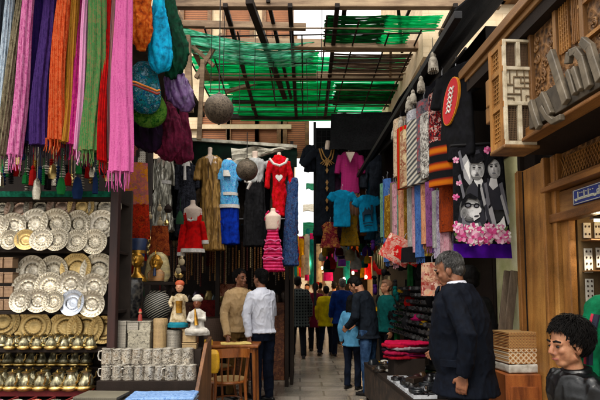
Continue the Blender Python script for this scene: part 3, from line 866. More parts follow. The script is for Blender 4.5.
# ------------------------------------------------------------ near stall: rack of metal wares
RD = 4.2
def k_(d): return d / FPX
t = thing('display_rack', 'tall dark rack of shelves holding the metal plates and pots', 'rack', (-2.35, RD, 0))
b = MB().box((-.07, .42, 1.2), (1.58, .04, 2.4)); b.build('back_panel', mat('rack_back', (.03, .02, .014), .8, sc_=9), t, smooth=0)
M_TURQ = cloth('shelf_cloth', hx('#1f5a48'), cols=['#0c2b22', '#2a6a54'], sc_=25)
px_r = W(113, 300, RD).x + 2.35
MB().box((px_r + .01, -.02, 1.2), (.07, .07, 2.4)).build('post', mat('post_red', hx('#2a120e'), .6, pat='wood', sc_=9, st=(1, 1, .1), cols=['#0e0504', '#26100b', '#3a1a12']), t, smooth=0, bev=.006)
MB().box((-.87, -.02, 1.2), (.07, .07, 2.4)).build('post', M_DARKWOOD, t, smooth=0)
SHELF = {}
for py in (196, 249, 311, 349, 389):
    z = W(60, py, RD).z; SHELF[py] = z
    MB().box((-.08, .2, z - .015), (1.56, .42, .03)).build('shelf', M_DARKWOOD, t, smooth=0, bev=.004)
MB().box((-.08, -.03, SHELF[196] + .01), (1.54, .02, .05)).build('shelf_edge', M_TURQ, t, smooth=0)
MB().box((-.08, -.03, SHELF[389] - .03), (1.54, .02, .05)).build('shelf_edge', mat('red_edge', hx('#8a2a2c'), .6), t, smooth=0)
MB().box((-.08, .2, .25), (1.56, .42, .5)).build('cabinet', M_DARKWOOD, t, smooth=0)

# plates (mesh of radius .14, leaning back against each other)
prof = [(.0, .004), (.02, .002), (.045, -.001), (.058, .001), (.064, .006), (.07, .004), (.085, .003), (.096, .008), (.104, .017), (.112, .0185), (.128, .0195), (.1385, .026), (.14, .024), (.136, .017), (.106, .010), (.1, .002), (.0, -.006)]
MP = {
    's': mat('plate_silver', 0), 
    'd': mat('plate_dashed', (.6, .58, .52), .18, 1., pat='plate', sc_=22, cols=[(.045, .033, .02), (.35, .30, .21), (.72, .66, .55)], bump=.6, dirt=.35),
    'g': mat('plate_golden', (.6, .5, .3), .32, .95, pat='plate', sc_=36, cols=[(.05, .03, .012), (.40, .26, .09), (.68, .5, .22)], bump=.35, dirt=.35),
    'c': mat('plate_copper', (.6, .5, .4), .35, .9, pat='plate', sc_=26, cols=[(.06, .035, .02), (.42, .25, .16), (.68, .52, .42)], bump=.35, dirt=.35),
    'b': mat('plate_blue', (.6, .6, .65), .28, .9, pat='plate', sc_=40, cols=[(.05, .06, .1), (.38, .42, .5), (.75, .78, .84)], bump=.3, dirt=.3)}
LOOK = {'s': 'engraved silver plate', 'd': 'silver dash-rimmed plate', 'g': 'golden engraved plate', 'c': 'copper-toned engraved plate', 'b': 'bluish silver plate'}
PME = {}
for k, m in MP.items():
    o = MB().lathe(prof, 40, fl=.006, nfl=36).build('metal_plate', m, None); PME[k] = o.data
    bpy.data.objects.remove(o)
ROWS = [('upper shelf back row', 4.33, [(2, 208, 11, 's'), (20, 209, 13.5, 'c'), (40, 208, 13.5, 's'), (62, 207, 13, 'c'), (82, 207, 12.5, 'g'), (106, 208, 15.5, 's')]),
        ('upper shelf middle row', 4.25, [(-1, 226, 10, 'd'), (14, 226, 12, 'd'), (35, 224, 14, 'd'), (57, 224, 14, 's'), (79, 224, 12.5, 's'), (102, 225, 13.5, 'd')]),
        ('upper shelf low row', 4.17, [(-8, 241, 9, 's'), (10, 240, 9, 's'), (26, 240, 9.5, 'g'), (42, 240, 10.5, 'd'), (58, 240, 11, 's'), (77, 241, 10.5, 's'), (95, 242, 11.8, 's')]),
        ('lower shelf back row', 4.33, [(33, 271, 14, 'd'), (54, 270, 13, 's'), (77, 269, 14.5, 'g'), (99, 271, 16, 's')]),
        ('lower shelf middle row', 4.25, [(28, 288, 13, 'd'), (50, 286, 12.5, 's'), (71, 284, 12, 'd'), (94, 287, 12.5, 'd')]),
        ('lower shelf low row', 4.17, [(21, 301, 10.5, 'd'), (38, 301, 10.5, 'd'), (54, 302, 10, 's'), (73, 303, 11.8, 'b'), (92, 304, 11.8, 'd')])]
for rn, d, ps in ROWS:
    for i, (px, py, r, k) in enumerate(ps):
        p = W(px, py, d); s = r * 1.13 * k_(d) / .14
        o = link('metal_plate', PME[k]); o.location = p + V((0, 0, 0)); o.scale = (s, s, s)
        o.rotation_mode = 'ZYX'; o.rotation_euler = (PI / 2 - R.uniform(-.02, .30), R.uniform(-.16, .16), R.uniform(0, 6))
        lab = LOOK[k] + ', ' + ORD[len(ps) - 1 - i] + ' from the red post, ' + rn
        tag(o, lab, 'plate', 'metal plates on the rack')

# inlaid wooden boxes at the frame edge
M_INLAY = mat('inlay_box', hx('#6a4a32'), .5, pat='check', sc_=28, cols=['#1d120b', '#6f4a30', '#a88a6a'], bump=.2)
n = 0
for r_, py in enumerate((268, 283, 297, 310)):
    for c_, px in enumerate((-2, 8)):
        p = W(px, py, 4.2); h = 11 * k_(4.2)
        t2 = thing('trinket_box', 'inlaid wooden box, ' + ('nearer to' if c_ else 'further from') + ' the plates, ' + ['top', 'second', 'third', 'lowest'][r_] + ' tier', 'box', p - V((0, 0, 0)), R.uniform(-.1, .1), 'inlaid boxes stacked on the rack')
        MB().box((0, .04, h * .4), (.078, .08, h * .8)).build('body', M_INLAY, t2, smooth=0, bev=.003)
        MB().box((0, .04, h * .89), (.082, .084, h * .16)).build('lid', M_INLAY, t2, smooth=0, bev=.003)

# large trays standing behind the brass pots
for i, (px, py, r, k) in enumerate([(3, 322, 17, 'g'), (34, 327, 17, 'g'), (66, 328, 16, 'g'), (86, 328, 17, 'g'), (104, 330, 14, 'g')]):
    p = W(px, py, 4.42); s = r * k_(4.42) / .14
    o = link('brass_tray', PME[k]); o.location = p; o.scale = (s * 1.1, s, s); o.rotation_euler = (PI / 2 - .15, 0, 0)
    tag(o, 'large dull gold tray standing behind the pots, ' + ORD[4 - i] + ' from the red post', 'tray', 'golden trays behind the pots')

# pots: glassy ribbed body on a brass foot
M_SMOKE = mat('smoke_glass', hx('#8c8766'), .12, .55, pat='noise', sc_=45, st=(1, 1, .35), cols=['#2c2818', '#8b8466', '#d0c9a8'], bump=.4, dirt=.45)
def pot(h):
    b = MB().lathe([(0, 0), (.36 * h, 0), (.42 * h, .05 * h), (.44 * h, .14 * h), (.40 * h, .22 * h), (.33 * h, .27 * h)], 20)
    body = MB().lathe([(.32 * h, .25 * h), (.36 * h, .36 * h), (.30 * h, .52 * h), (.2 * h, .66 * h), (.16 * h, .76 * h), (.21 * h, .9 * h), (.24 * h, .93 * h)], 20, fl=.05, nfl=9)
    lid = MB().lathe([(.24 * h, .92 * h), (.25 * h, .95 * h), (.14 * h, 1.0 * h), (.05 * h, 1.03 * h), (.05 * h, 1.1 * h), (0, 1.12 * h)], 16)
    sp_ = MB().tube([(.3 * h, 0, .35 * h), (.48 * h, 0, .5 * h), (.5 * h, 0, .74 * h), (.56 * h, 0, .82 * h)], [.06 * h, .05 * h, .035 * h, .03 * h], 8)
    hd = MB().tube([(-.3 * h, 0, .4 * h), (-.5 * h, 0, .5 * h), (-.5 * h, 0, .72 * h), (-.2 * h, 0, .86 * h)], .03 * h, 8)
    return b, body, lid, sp_, hd
MB().box((-.08, .29, SHELF[389] + .075), (1.54, .14, .15)).build('step', M_DARKWOOD, bpy.data.objects['display_rack'], smooth=0)
P0 = None
prow = [('on the upper pot shelf', 4.18, 346.5, 15, [10, 24, 37, 51, 64.5, 78, 91]), ('in front on the lower pot shelf', 4.14, 386.5, 21, [-2, 12, 26, 41, 57, 71, 86]),
        ('behind on lower pot shelf', 4.36, 372, 18, [4, 19, 33, 47, 62, 75, 88]), ('behind on the upper pot shelf', 4.34, 344, 14, [3, 17, 30, 44, 58, 71, 85]), ('on the raised step', 4.48, 372, 16, [-3, 8, 20, 31, 42, 53, 64, 75, 86])]
for wh, d, py, hp, xs in prow:
    for i, px in enumerate(xs):
        p = W(px, py, d); p.z = SHELF[349 if 'upper' in wh else 389] + (.151 if 'raised' in wh else .001)
        lab = 'brass-footed ribbed pot, ' + ORD[len(xs) - 1 - i] + ' from the red post ' + wh
        if P0 is None:
            P0 = thing('brass_pot', lab, 'pot', p, 0, 'brass-footed pots on the rack')
            for nm, mb, m in zip(('base', 'body', 'lid', 'spout', 'handle'), pot(.13), (M_BRASS, M_SMOKE, M_BRASS, M_BRASS, M_BRASS)): mb.build(nm, m, P0)
            P0.rotation_euler = (0, 0, R.uniform(-.8, .8)); P0.scale = (hp * k_(d) / .145,) * 3
        else:
            dup(P0, p, lab, R.uniform(-.9, .9), hp * k_(d) / .145 * R.uniform(.92, 1.08))

# red-edged case of small round dishes at the very bottom
z = W(30, 400, 3.95).z
t = thing('dish_case', 'shallow red-edged case of small round dishes under the pots', 'case', (-2.2, 3.93, z - .05))
MB().box((0, 0, 0), (1.3, .3, .04)).build('tray', mat('case_red', hx('#7a2a2a'), .5), t, smooth=0, bev=.004)
for i in range(9):
    MB().box((-.62 + i * .155, 0, .035), (.012, .3, .03)).build('divider', MATS['case_red'], t, smooth=0)
for i in range(8):
    p = V((-2.2 - .62 + .0775 + i * .155, 3.90, z - .028))
    c = ['#a33030', '#4a4a3e', '#7a3a5a', '#8a8a80', '#b05038', '#3e4a3e', '#999080', '#803030'][i]
    o = MB().lathe([(0, 0), (.05, .002), (.062, .012), (.064, .014), (.06, .014), (.045, .006), (0, .004)], 20).build('small_dish', mat('dish_%d' % i, hx(c), .3, pat='cells', sc_=60, cols=[hx(c, .4), hx(c), '#c8b89a']), None, p)
    o.rotation_euler = (.35, 0, 0)
    tag(o, 'small round ' + ['red', 'grey-green', 'mauve', 'pale grey', 'orange', 'dark green', 'stone-coloured', 'dark red'][i] + ' dish in the red-edged case', 'dish', 'small dishes in the red case')

# ------------------------------------------------------------ scarves hanging over the rack
def scarf(px0, px1, yb, wpx, d, m, label, seed, fr=True, ywide=1.15, mf=None):
    top = W(px0, -22, d); bot = W(px1, yb, d)
    L = top.z - bot.z; wd = wpx * k_(d)
    t = thing('scarf', label, 'scarf', top, 0, 'long scarves hanging over the rack')
    dx = bot.x - top.x; n = 14; b = MB()
    secs = []
    for i in range(n + 1):
        u = i / n
        secs.append((dx * u + .012 * u * math.sin(u * 6 + seed), .02 * math.sin(u * 4 + seed * 2), -L * u, wd / 2 * (.8 + (ywide - .8) * u), .035 + .012 * u, .6 + .5 * u))
    b.loft(secs, 64, fold=.26, nf=7 + seed % 5, seed=seed)
    b.build('cloth', m, t)
    if fr:
        f = MB(); rr = random.Random(seed); lt = rr.uniform(.09, .14)
        for k in range(int(wd / .0075)):
            u = (k + .5) / int(wd / .0075) * 2 - 1
            x = dx + u * wd / 2 * ywide; y = math.sqrt(max(0, 1 - u * u)) * .03 * rr.choice((-1, 1))
            f.tube([(x, y, -L + .01), (x + rr.uniform(-.006, .006), y, -L - lt * .5), (x + rr.uniform(-.014, .014), y + rr.uniform(-.01, .01), -L - lt * rr.uniform(.75, 1.1))], [.0032, .003, .002], 5)
        f.build('fringe', mf or m, t)
    return t
def pais(name, cols, s=58, **k):
    l = [hx(c) for c in cols]; mid = [sum(c[i] for c in l) / len(l) for i in (0, 1, 2)]
    return cloth(name, l[0], pat='paisley', cols=[tuple(mid[i] * .4 + c[i] * .6 for i in (0, 1, 2)) for c in l], sc_=s, st=(1, 1, .7), **k)
SC = [(12, -6, 150, 9, 3.60, pais('scarf_paleblue', ['#39424f', '#9fb0c0', '#d4dde4', '#5a6674']), 'pale blue-grey patterned scarf at the edge of the row'),
      (23, 1, 155, 9, 3.62, pais('scarf_grey', ['#17140f', '#6e6653', '#a39a83', '#2c271f']), 'grey and black patterned scarf beside the pale blue one'),
      (32, 15, 155, 12, 3.58, pais('scarf_mauve', ['#6d2452', '#b9618f', '#d79cb8', '#8f3a70']), 'mauve pink patterned scarf beside the grey one'),
      (43, 24, 142, 14, 3.68, pais('scarf_navy', ['#0c0d2c', '#231a4f', '#39205c', '#11123a']), 'plain dark navy scarf set back behind the purple one'),
      (51, 39, 146, 15, 3.60, pais('scarf_purple', ['#120c2c', '#2e1a4c', '#4a3468', '#1a1638']), 'deep purple patterned scarf with dark fringe'),
      (67, 53, 140, 14, 3.58, pais('scarf_orange', ['#6d1f18', '#b2442f', '#c27656', '#8c2c22']), 'orange red patterned scarf with long red fringe'),
      (77, 65, 143, 9, 3.62, pais('scarf_tan', ['#6d4b1d', '#ac8243', '#8f5c3c', '#c29a5e']), 'tan gold patterned scarf beside the orange one'),
      (82, 73, 146, 8, 3.66, pais('scarf_magenta', ['#5a0f44', '#a02470', '#c05b78', '#701a58']), 'dark magenta scarf set back beside the tan one'),
      (88, 79, 150, 6, 3.60, pais('scarf_palepink', ['#cf8fb4', '#e0aeca', '#d59cbd', '#c585ab']), 'narrow pale pink scarf beside the green one'),
      (99, 91, 151, 20, 3.57, pais('scarf_green', ['#0a4a28', '#1f7a46', '#6a6a48', '#8b5048']), 'broad green scarf with reddish pattern'),
      (109, 103, 162, 6, 3.60, cloth('scarf_red', hx('#a80f28'), sc_=30, cols=['#7d0a1c', '#bb1430']), 'narrow plain bright red scarf'),
      (116, 109, 160, 10, 3.66, cloth('scarf_striped', hx('#b06a62'), pat='stripe', sc_=26, cols=['#3c4456', '#c0786c', '#a88a80', '#574a58']), 'salmon and slate striped scarf behind the big pink one'),
      (126, 119, 172, 19, 3.52, pais('scarf_pink', ['#a24c7c', '#c07098', '#b86690', '#9c4878'], 34), 'big bright pink scarf with pale fringe at the row end')]
for i, s in enumerate(SC):
    scarf(*s, seed=i + 3, ywide=1.25 if i == 12 else 1.1, mf=cloth('fringe_dark', hx('#201820')) if i in (3, 4, 6) else None)
rl = W(-10, -22, 3.6); rr_ = W(200, -22, 3.6)
o = MB().tube([(rl.x - .5, 0, 0), (rr_.x, 0, 0)], .018, 10).build('hanging_rail', M_STEEL, None, (0, 3.6, rl.z + .01)); tag(o, 'steel rail carrying the long scarves and cloth bags', 'rail')
# unseen roof added above the near stall to keep skylight off the wares
t = thing('stall_roof', 'dark plank roof sheltering the rack of plates and scarves', 'roof', (-3.2, 3.2, 0))
MB().box((.5, 2.0, 4.1), (3.2, 3.9, .06)).build('deck', M_DARKWOOD, t, smooth=0)
for x in (-1.0,): MB().box((x, .1, 2.05), (.08, .08, 4.1)).build('post', M_DARKWOOD, t, smooth=0)
t.location.x = -3.55
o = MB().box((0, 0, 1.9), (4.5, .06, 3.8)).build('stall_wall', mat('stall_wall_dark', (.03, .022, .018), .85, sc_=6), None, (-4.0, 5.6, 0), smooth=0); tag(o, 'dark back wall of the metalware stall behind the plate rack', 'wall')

# ------------------------------------------------------------ cloth bags hanging beside the scarves
def bag(label, secs, d, m, seed, ydep=.5, fold=.2, strap=True, extra=None, name='cloth_bag'):
    """secs: (py, px centre, half width px)"""
    c = W(secs[0][1], secs[0][0], d)
    t = thing(name, label, 'bag', c, 0, 'cloth bags hanging beside the scarves')
    ss = []
    for py, px, hw in secs:
        p = W(px, py, d) - c; ss.append((p.x, 0, p.z, hw * k_(d), max(.01, hw * k_(d) * ydep)))
    z = []
    e = ss[-1]; p_ = ss[-2]; dz_ = (p_[2] - e[2]) * .5
    ss.append((e[0], 0, e[2] - dz_ * .5, e[3] * .55, e[4] * .6)); ss.append((e[0], 0, e[2] - dz_ * .62, e[3] * .12, e[4] * .15))
    for j in range(len(ss) - 1):
        a0, a, q, q1 = ss[max(0, j - 1)], ss[j], ss[j + 1], ss[min(len(ss) - 1, j + 2)]
        for k in range(6):
            u = k / 6
            w5 = [.5 * (2 * a[i] + (q[i] - a0[i]) * u + (2 * a0[i] - 5 * a[i] + 4 * q[i] - q1[i]) * u * u + (3 * a[i] - a0[i] - 3 * q[i] + q1[i]) * u ** 3) for i in range(5)]
            w5[3] = max(.004, w5[3]); w5[4] = max(.003, w5[4]); z.append(tuple(w5))
    z.append(ss[-1])
    blob('body', MB().loft(z, 40, fold=fold, nf=8, seed=seed), m, t, voxel=.007, smooth=2, fold=.014 if fold > .1 else .004, ff=(15, 15, 3.5), seed=seed)
    if strap:
        MB().tube([(-.03, 0, -.01), (-.02, 0, .25), (.02, 0, .25), (.03, 0, -.01)], .008, 6).build('strap', m, t)
    if extra: extra(t, c)
    return t
M_RUST = cloth('bag_rust', hx('#a14a22'), pat='noise', sc_=24, cols=['#5a210f', '#a3502a', '#c07a4a'])
M_TURQB = cloth('bag_turquoise', hx('#0b86a8'), sc_=20, cols=['#045068', '#0d8db2', '#28a9c8'])
M_DKGREEN = cloth('bag_green', hx('#0d3b2a'), sc_=18, cols=['#04170f', '#0f4430'])
M_EMB = cloth('bag_embroidered', hx('#16404c'), pat='cells', sc_=34, cols=['#050d12', '#123a66', '#1c6a6c', '#0a2026', '#7a9aa8', '#0c1a20'])
M_EMBG = cloth('bag_greenlace', hx('#1f4a2a'), pat='cells', sc_=36, cols=['#0a1a0c', '#23501f', '#5a7a3a', '#12301c'])
M_PLUM = mat('bag_plum', hx('#4a2a5a'), .42, sc_=16, cols=['#1e0f28', '#4a2b5c', '#6a4a7c'], bump=.2)
M_MAROON = cloth('bag_maroon', hx('#4a1628'), sc_=16, cols=['#1d070f', '#4f1a2c', '#6b2a3e'])
bag('rust orange slouchy bag beside the pink scarf', [(-12, 141, 9), (8, 140, 10.5), (28, 139, 11.5), (40, 140, 9.5), (49, 142, 4)], 3.75, M_RUST, 1)
bag('bright turquoise drawstring bag', [(-10, 159, 5), (12, 159, 7), (35, 160, 10), (55, 160, 11.5), (66, 160, 9), (71, 160, 4)], 3.85, M_TURQB, 2)
bag('dark green drawstring bag behind the turquoise one', [(-8, 168, 5), (20, 172, 8), (45, 176, 11), (62, 175, 11), (74, 172, 6), (78, 171, 3)], 4.0, M_DKGREEN, 3)
def zig(t, c):
    for (pts, m) in (([(127, 81), (135, 82), (142, 85), (150, 88), (157, 91), (160, 90)], mat('zig_orange', hx('#c8761c'), .7)), ([(127, 84), (135, 85), (142, 88), (150, 91), (157, 94), (160, 93)], mat('zig_red', hx('#8a2a1a'), .7))):
        MB().tube([W(x, y, 3.78) - c for x, y in pts], .009, 8).build('braid', m, t)
bag('teal beaded bag with orange zigzag braid', [(62, 143, 6), (70, 143, 13), (82, 143, 16.5), (95, 144, 17.5), (106, 145, 15), (112, 146, 8)], 3.95, M_EMB, 4, .45, .05, False, zig)
bag('green sequinned bag hanging below the teal beaded one', [(96, 152, 9), (104, 151, 15), (114, 149, 18), (121, 149, 15), (126, 149, 8)], 4.05, M_EMBG, 5, .4, .05, False)
bag('plum leather bag with vertical creases', [(66, 174, 4), (76, 176, 9), (90, 179, 12.5), (100, 182, 11.5), (107, 185, 8), (111, 187, 3)], 4.05, M_PLUM, 6)
bag('dark maroon bag hanging lowest over the silver dress', [(104, 168, 5), (118, 168, 12), (136, 168, 16), (150, 168, 13), (158, 169, 6)], 4.3, M_MAROON, 7)
bag('near-black purple bag tucked behind the green sequinned one', [(112, 148, 6), (122, 147, 13), (138, 148, 15), (148, 150, 10), (151, 151, 5)], 4.25, cloth('bag_dark', hx('#1c0f20'), cols=['#0a060c', '#24122a'], sc_=14), 8)
bag('red brown bag edge between maroon bag and mannequin', [(108, 184, 3), (125, 185, 5), (145, 184, 8), (158, 183, 9), (162, 182, 5)], 4.5, M_MAROON, 9)

# ------------------------------------------------------------ stepped stand with mugs and canisters
SD = 4.0
xL, xR = W(98, 370, SD).x, W(197, 370, SD).x
zt = [W(150, y, SD).z for y in (318, 352, 366.5, 380.5, 400)]
M_CHAIRDK = mat('side_board_wood', hx('#6b4526'), .5, pat='wood', sc_=9, st=(1, 1, .1), cols=['#3a2312', '#684224', '#8a5c34'], dirt=.5)
t = thing('mug_stand', 'stepped wooden stand carrying mugs and inlaid canisters', 'stand', ((xL + xR) / 2, SD, 0))
wS = xR - xL
for i, (y0, z) in enumerate(((.26, zt[1]), (.14, zt[2]), (.04, zt[3]), (-.12, zt[4] + .02))):
    MB().box((0, y0, z / 2), (wS, .13 if i else .22, z)).build('step', M_DARKWOOD, t, smooth=0, bev=.004)
MB().poly([(wS / 2 + .015, -.20, 0), (wS / 2 + .015, .4, 0), (wS / 2 + .015, .4, zt[1] + .09), (wS / 2 + .015, .2, zt[1] + .05), (wS / 2 + .015, -.2, zt[4] + .05)], (.03, 0, 0)).build('side_board', M_CHAIRDK, t, smooth=0, bev=.004)
M_MUG = mat('mug_pattern', hx('#b8ae9a'), .3, .35, pat='cells', sc_=30, cols=['#0c0a08', '#d8cfbe', '#3a2e22', '#e0d8c8', '#7a6448', '#cdc3b0'], bump=.15, dirt=.3)
M_MUGIN = mat('mug_rim', hx('#cfc8ba'), .25, .7, bump=0)
def mug(h):
    r = h * .42
    o = MB().lathe([(0, 0), (r * .98, 0), (r, .02 * h), (r * .86, h * .97), (r * .88, h), (r * .80, h), (r * .78, h * .9), (r * .86, h * .1), (0, h * .08)], 24)
    rim = MB().lathe([(r * .885, h * .93), (r * .93, h * .95), (r * .92, h * 1.005), (r * .79, h * 1.005), (r * .79, h * .95)], 24)
    hd = MB().tube([(-r * .9, 0, h * .8), (-r * 1.35, 0, h * .78), (-r * 1.5, 0, h * .5), (-r * 1.35, 0, h * .25), (-r * .95, 0, h * .2)], h * .055, 8)
    return o, rim, hd
G0 = None
for rn, y0, z, hp, xs in (('upper', .14, zt[2], 15.5, [108, 118, 127, 138, 148, 158, 168, 177.5, 187.6]), ('lower', .04, zt[3], 14, [107, 118, 129, 140, 150, 160, 171, 182, 191])):
    for i, px in enumerate(xs):
        p = W(px, 360, SD + y0); p.z = z + .001
        lab = 'patterned metal mug, ' + ORD[i] + ' from the rack, ' + rn + ' row of the stand'
        s = hp * k_(SD) / .13 * R.uniform(.94, 1.05)
        if G0 is None:
            G0 = thing('mug', lab, 'mug', p, 0, 'mugs on the stepped stand')
            for nm, mb, m in zip(('body', 'rim', 'handle'), mug(.13), (M_MUG, M_MUGIN, M_MUGIN)): mb.build(nm, m, G0)
            G0.scale = (s,) * 3
        else: dup(G0, p, lab, R.uniform(-.5, .7), s)
M_CANA = mat('canister_a', hx('#77736a'), .4, .5, pat='check', sc_=40, cols=['#1f1d19', '#6f6a60', '#a9a294'], bump=.35)
M_CANB = mat('canister_b', hx('#8a8474'), .45, .3, pat='cells', sc_=60, cols=['#2a2620', '#8d8674', '#b9b19c', '#5a5446'], bump=.35)
M_CANC = mat('canister_c', hx('#8f7a58'), .5, .1, pat='check', sc_=34, cols=['#3a2a18', '#94794f', '#b79a6e'], bump=.3)
for (px, y0, wpx, hpx, kind, m, lab) in [(118.5, 352, 18, 31, 'box', M_CANA, 'grey chequered inlaid box at the stand end by the rack'), (140, 352, 22, 22, 'box', M_CANB, 'squat cream and grey inlaid box under two small lids'), (134, 330, 11, 9, 'box', M_CANA, 'small grey box lying on the squat inlaid box'),
                                         (146, 330, 11, 9, 'box', M_CANB, 'small pale box lying on the squat inlaid box'), (160, 352, 13.5, 33, 'cyl', M_CANC, 'tall tan inlaid canister in the middle of the stand'), (174, 352, 14, 22, 'cyl', M_CANA, 'shorter grey inlaid canister under the cream figurine'),
                                         (190, 352, 14, 9, 'box', M_CANC, 'wide tan box at the open end of the stand'), (190, 342, 13, 13, 'box', M_CANC, 'tan upright box on the wide tan one')]:
    p = W(px, y0, SD + .26); w_, h = wpx * k_(SD + .26), hpx * k_(SD + .26)
    t2 = thing('inlaid_canister' if kind == 'cyl' else 'inlaid_case', lab, 'canister' if kind == 'cyl' else 'box', p, R.uniform(-.08, .08), 'inlaid boxes and canisters on the stand')
    if kind == 'box':
        MB().box((0, 0, h * .43), (w_, .08, h * .86)).build('body', m, t2, smooth=0, bev=.003); MB().box((0, 0, h * .925), (w_ + .006, .086, h * .13)).build('lid', m, t2, smooth=0, bev=.003)
    else:
        MB().lathe([(0, 0), (w_ * .5, 0), (w_ * .5, h * .8), (0, h * .8)], 24).build('body', m, t2); MB().lathe([(0, h * .8), (w_ * .52, h * .8), (w_ * .52, h * .97), (w_ * .46, h), (0, h)], 24).build('lid', m, t2)
# folded cloths and flat boxes at the foot of the stand
M_BLUECL = cloth('blue_cloth', hx('#6a86b0'), pat='cells', sc_=70, cols=['#3a5078', '#6d8ab4', '#93abcc', '#4a6490'])
for i, (y, c) in enumerate(((0, 0), (.028, 1), (.056, 2))):
    p = W(158, 399, 3.72)
    o = blob('folded_cloth', MB().box((0, 0, .012), (.56 - .03 * i, .26, .022)), [M_BLUECL, cloth('grey_cloth', hx('#8a8f98')), M_BLUECL][i], None, (p.x + .02 * i, 3.72, p.z - .045 + y), -.04 + .05 * i, .006, 3, .003)
    tag(o, ['blue embroidered cloth at the bottom of the folded pile', 'grey folded cloth in the middle of the blue pile', 'blue embroidered cloth on top of the folded pile'][i], 'cloth', 'folded cloths below the mugs')
o = MB().box((0, 0, .4), (1.15, .3, .79)).build('side_bench', M_DARKWOOD, None, (-1.30, 3.68, 0), smooth=0)
o.scale.z = (W(158, 399, 3.72).z - .05) / .795
tag(o, 'low dark bench carrying folded cloths and flat cases', 'bench')
for i in range(4):
    p = W(100, 399, 3.7)
    o = MB().box((0, 0, .011), (.33, .24, .02)).build('flat_case', mat('flat_case_' + str(i % 2), [hx('#2c2a26'), hx('#4a4438')][i % 2], .5, pat='check', sc_=50, cols=['#100e0c', '#3c3830', '#6a6454']), None, (p.x + .015 * (i % 2), 3.7, p.z - .05 + .022 * i), .06 * (i % 3 - 1), smooth=0, bev=.003)
    tag(o, ['bottom', 'second', 'third', 'topmost'][i] + ' dark flat case of the pile beside the blue cloths', 'case', 'flat cases beside the blue cloths')

# ------------------------------------------------------------ figurines behind the stand
t = thing('souvenir_table', 'dark table behind the mug stand carrying vases and figurines', 'table', (-1.5, 4.72, 0))
zT = W(150, 318, 4.7).z
MB().box((0, 0, zT - .02), (1.1, .5, .04)).build('tabletop', M_DARKWOOD, t, smooth=0, bev=.004)
for x in (-.5, .5):
    for y in (-.2, .2): MB().box((x, y, (zT - .04) / 2), (.05, .05, zT - .04)).build('leg', M_DARKWOOD, t, smooth=0)
FD = 4.7; kf = k_(FD)
M_GOLD = mat('gold_paint', hx('#b9842a'), .3, .8, sc_=14, cols=['#6a4412', '#b9842a', '#d8ae58'], bump=.1)
M_NEMES = mat('striped_headcloth', hx('#a08a4a'), .45, .2, pat='stripez', sc_=26, cols=['#16233f', '#b8a469', '#c4b27c'], hard=False, bump=.2)
M_NAVYP = mat('navy_paint', hx('#1c2c4c'), .45, var=.3)
def face(mb, c, s):
    """carved face pieces, facing -Y; s = face height"""
    c = V(c)
    mb.ball(c, (.36 * s, .34 * s, .5 * s), 16); mb.ball(c + V((0, -.12 * s, -.25 * s)), (.24 * s, .2 * s, .2 * s), 12)
    mb.tube([c + V((0, -.33 * s, .12 * s)), c + V((0, -.44 * s, -.1 * s))], [.035 * s, .06 * s], 8)
    mb.tube([c + V((-.12 * s, -.3 * s, -.24 * s)), c + V((0, -.35 * s, -.235 * s)), c + V((.12 * s, -.3 * s, -.24 * s))], .035 * s, 8)
    for k in (-1, 1):
        mb.tube([c + V((k * .26 * s, -.24 * s, .16 * s)), c + V((k * .14 * s, -.33 * s, .19 * s)), c + V((k * .05 * s, -.34 * s, .15 * s))], .025 * s, 6)
        mb.ball(c + V((k * .37 * s, .02 * s, .0)), (.04 * s, .08 * s, .12 * s), 8)
# vases
def vase(px, py, prof, m, label, name='vase'):
    p = W(px, py, FD + .05)
    p.z = max(p.z, zT) if py > 300 else p.z
    o = MB().lathe([(r * kf, z * kf) for r, z in prof], 28).build(name, m, None, p); tag(o, label, 'vase'); return o
M_BLKV = mat('black_vase', hx('#17171a'), .3, pat='voro', sc_=24, cols=['#040404', '#1a1a1c', '#4a463e'], bump=.25)
M_ZIG = mat('zigzag_vase', hx('#3a3a38'), .5, pat='stripez', sc_=16, cols=['#0c0c0c', '#2a2a28', '#b5ae9c'], bump=.25, rot=(0, .5, 0))
vase(131, 318, [(0, 0), (8, 0), (10, 8), (11, 22), (12, 34), (9.5, 38), (10, 40), (9, 40), (8, 36), (0, 35)], M_BLKV, 'tall black engraved vase beside the rack post')
vase(157, 318, [(0, 0), (9, 0), (13, 6), (13.5, 14), (11, 22), (8, 25), (9, 27), (8, 27), (7, 24), (0, 23)], M_ZIG, 'round black and white zigzag vase behind the canisters')
# plinths carrying busts
t = thing('wall_shelf', 'dark shelf above the vases carrying the gilded heads', 'shelf', (W(147, 283, 4.9).x, 4.9, W(147, 282, 4.9).z))
MB().box((0, 0, -.015), (.55, .25, .03)).build('board', M_DARKWOOD, t, smooth=0)
for x in (-.22, .22): MB().box((x, .06, -.5), (.03, .03, 1.0)).build('upright', M_DARKWOOD, t, smooth=0)
p = W(137, 282, 4.85); ks = k_(4.85)
t = thing('pharaoh_bust', 'gilded queen bust with tall dark blue headdress', 'bust', p)
b = MB().loft([(0, 0, 0, 10 * ks, 6 * ks), (0, 0, 4 * ks, 9.5 * ks, 6 * ks), (0, 0, 9 * ks, 4 * ks, 4 * ks), (0, 0, 17 * ks, 3.2 * ks, 3.4 * ks)], 20)
face(b, (0, -1.5 * ks, 23 * ks), 18 * ks)
blob('head', b, M_GOLD, t, voxel=.007, smooth=2)
MB().loft([(0, .6 * ks, 22 * ks, 6.2 * ks, 5.5 * ks), (0, .6 * ks, 29 * ks, 7 * ks, 6 * ks), (0, .9 * ks, 42 * ks, 8.6 * ks, 7.5 * ks), (0, .9 * ks, 43.5 * ks, 8 * ks, 7 * ks)], 24).build('headdress', M_NAVYP, t)
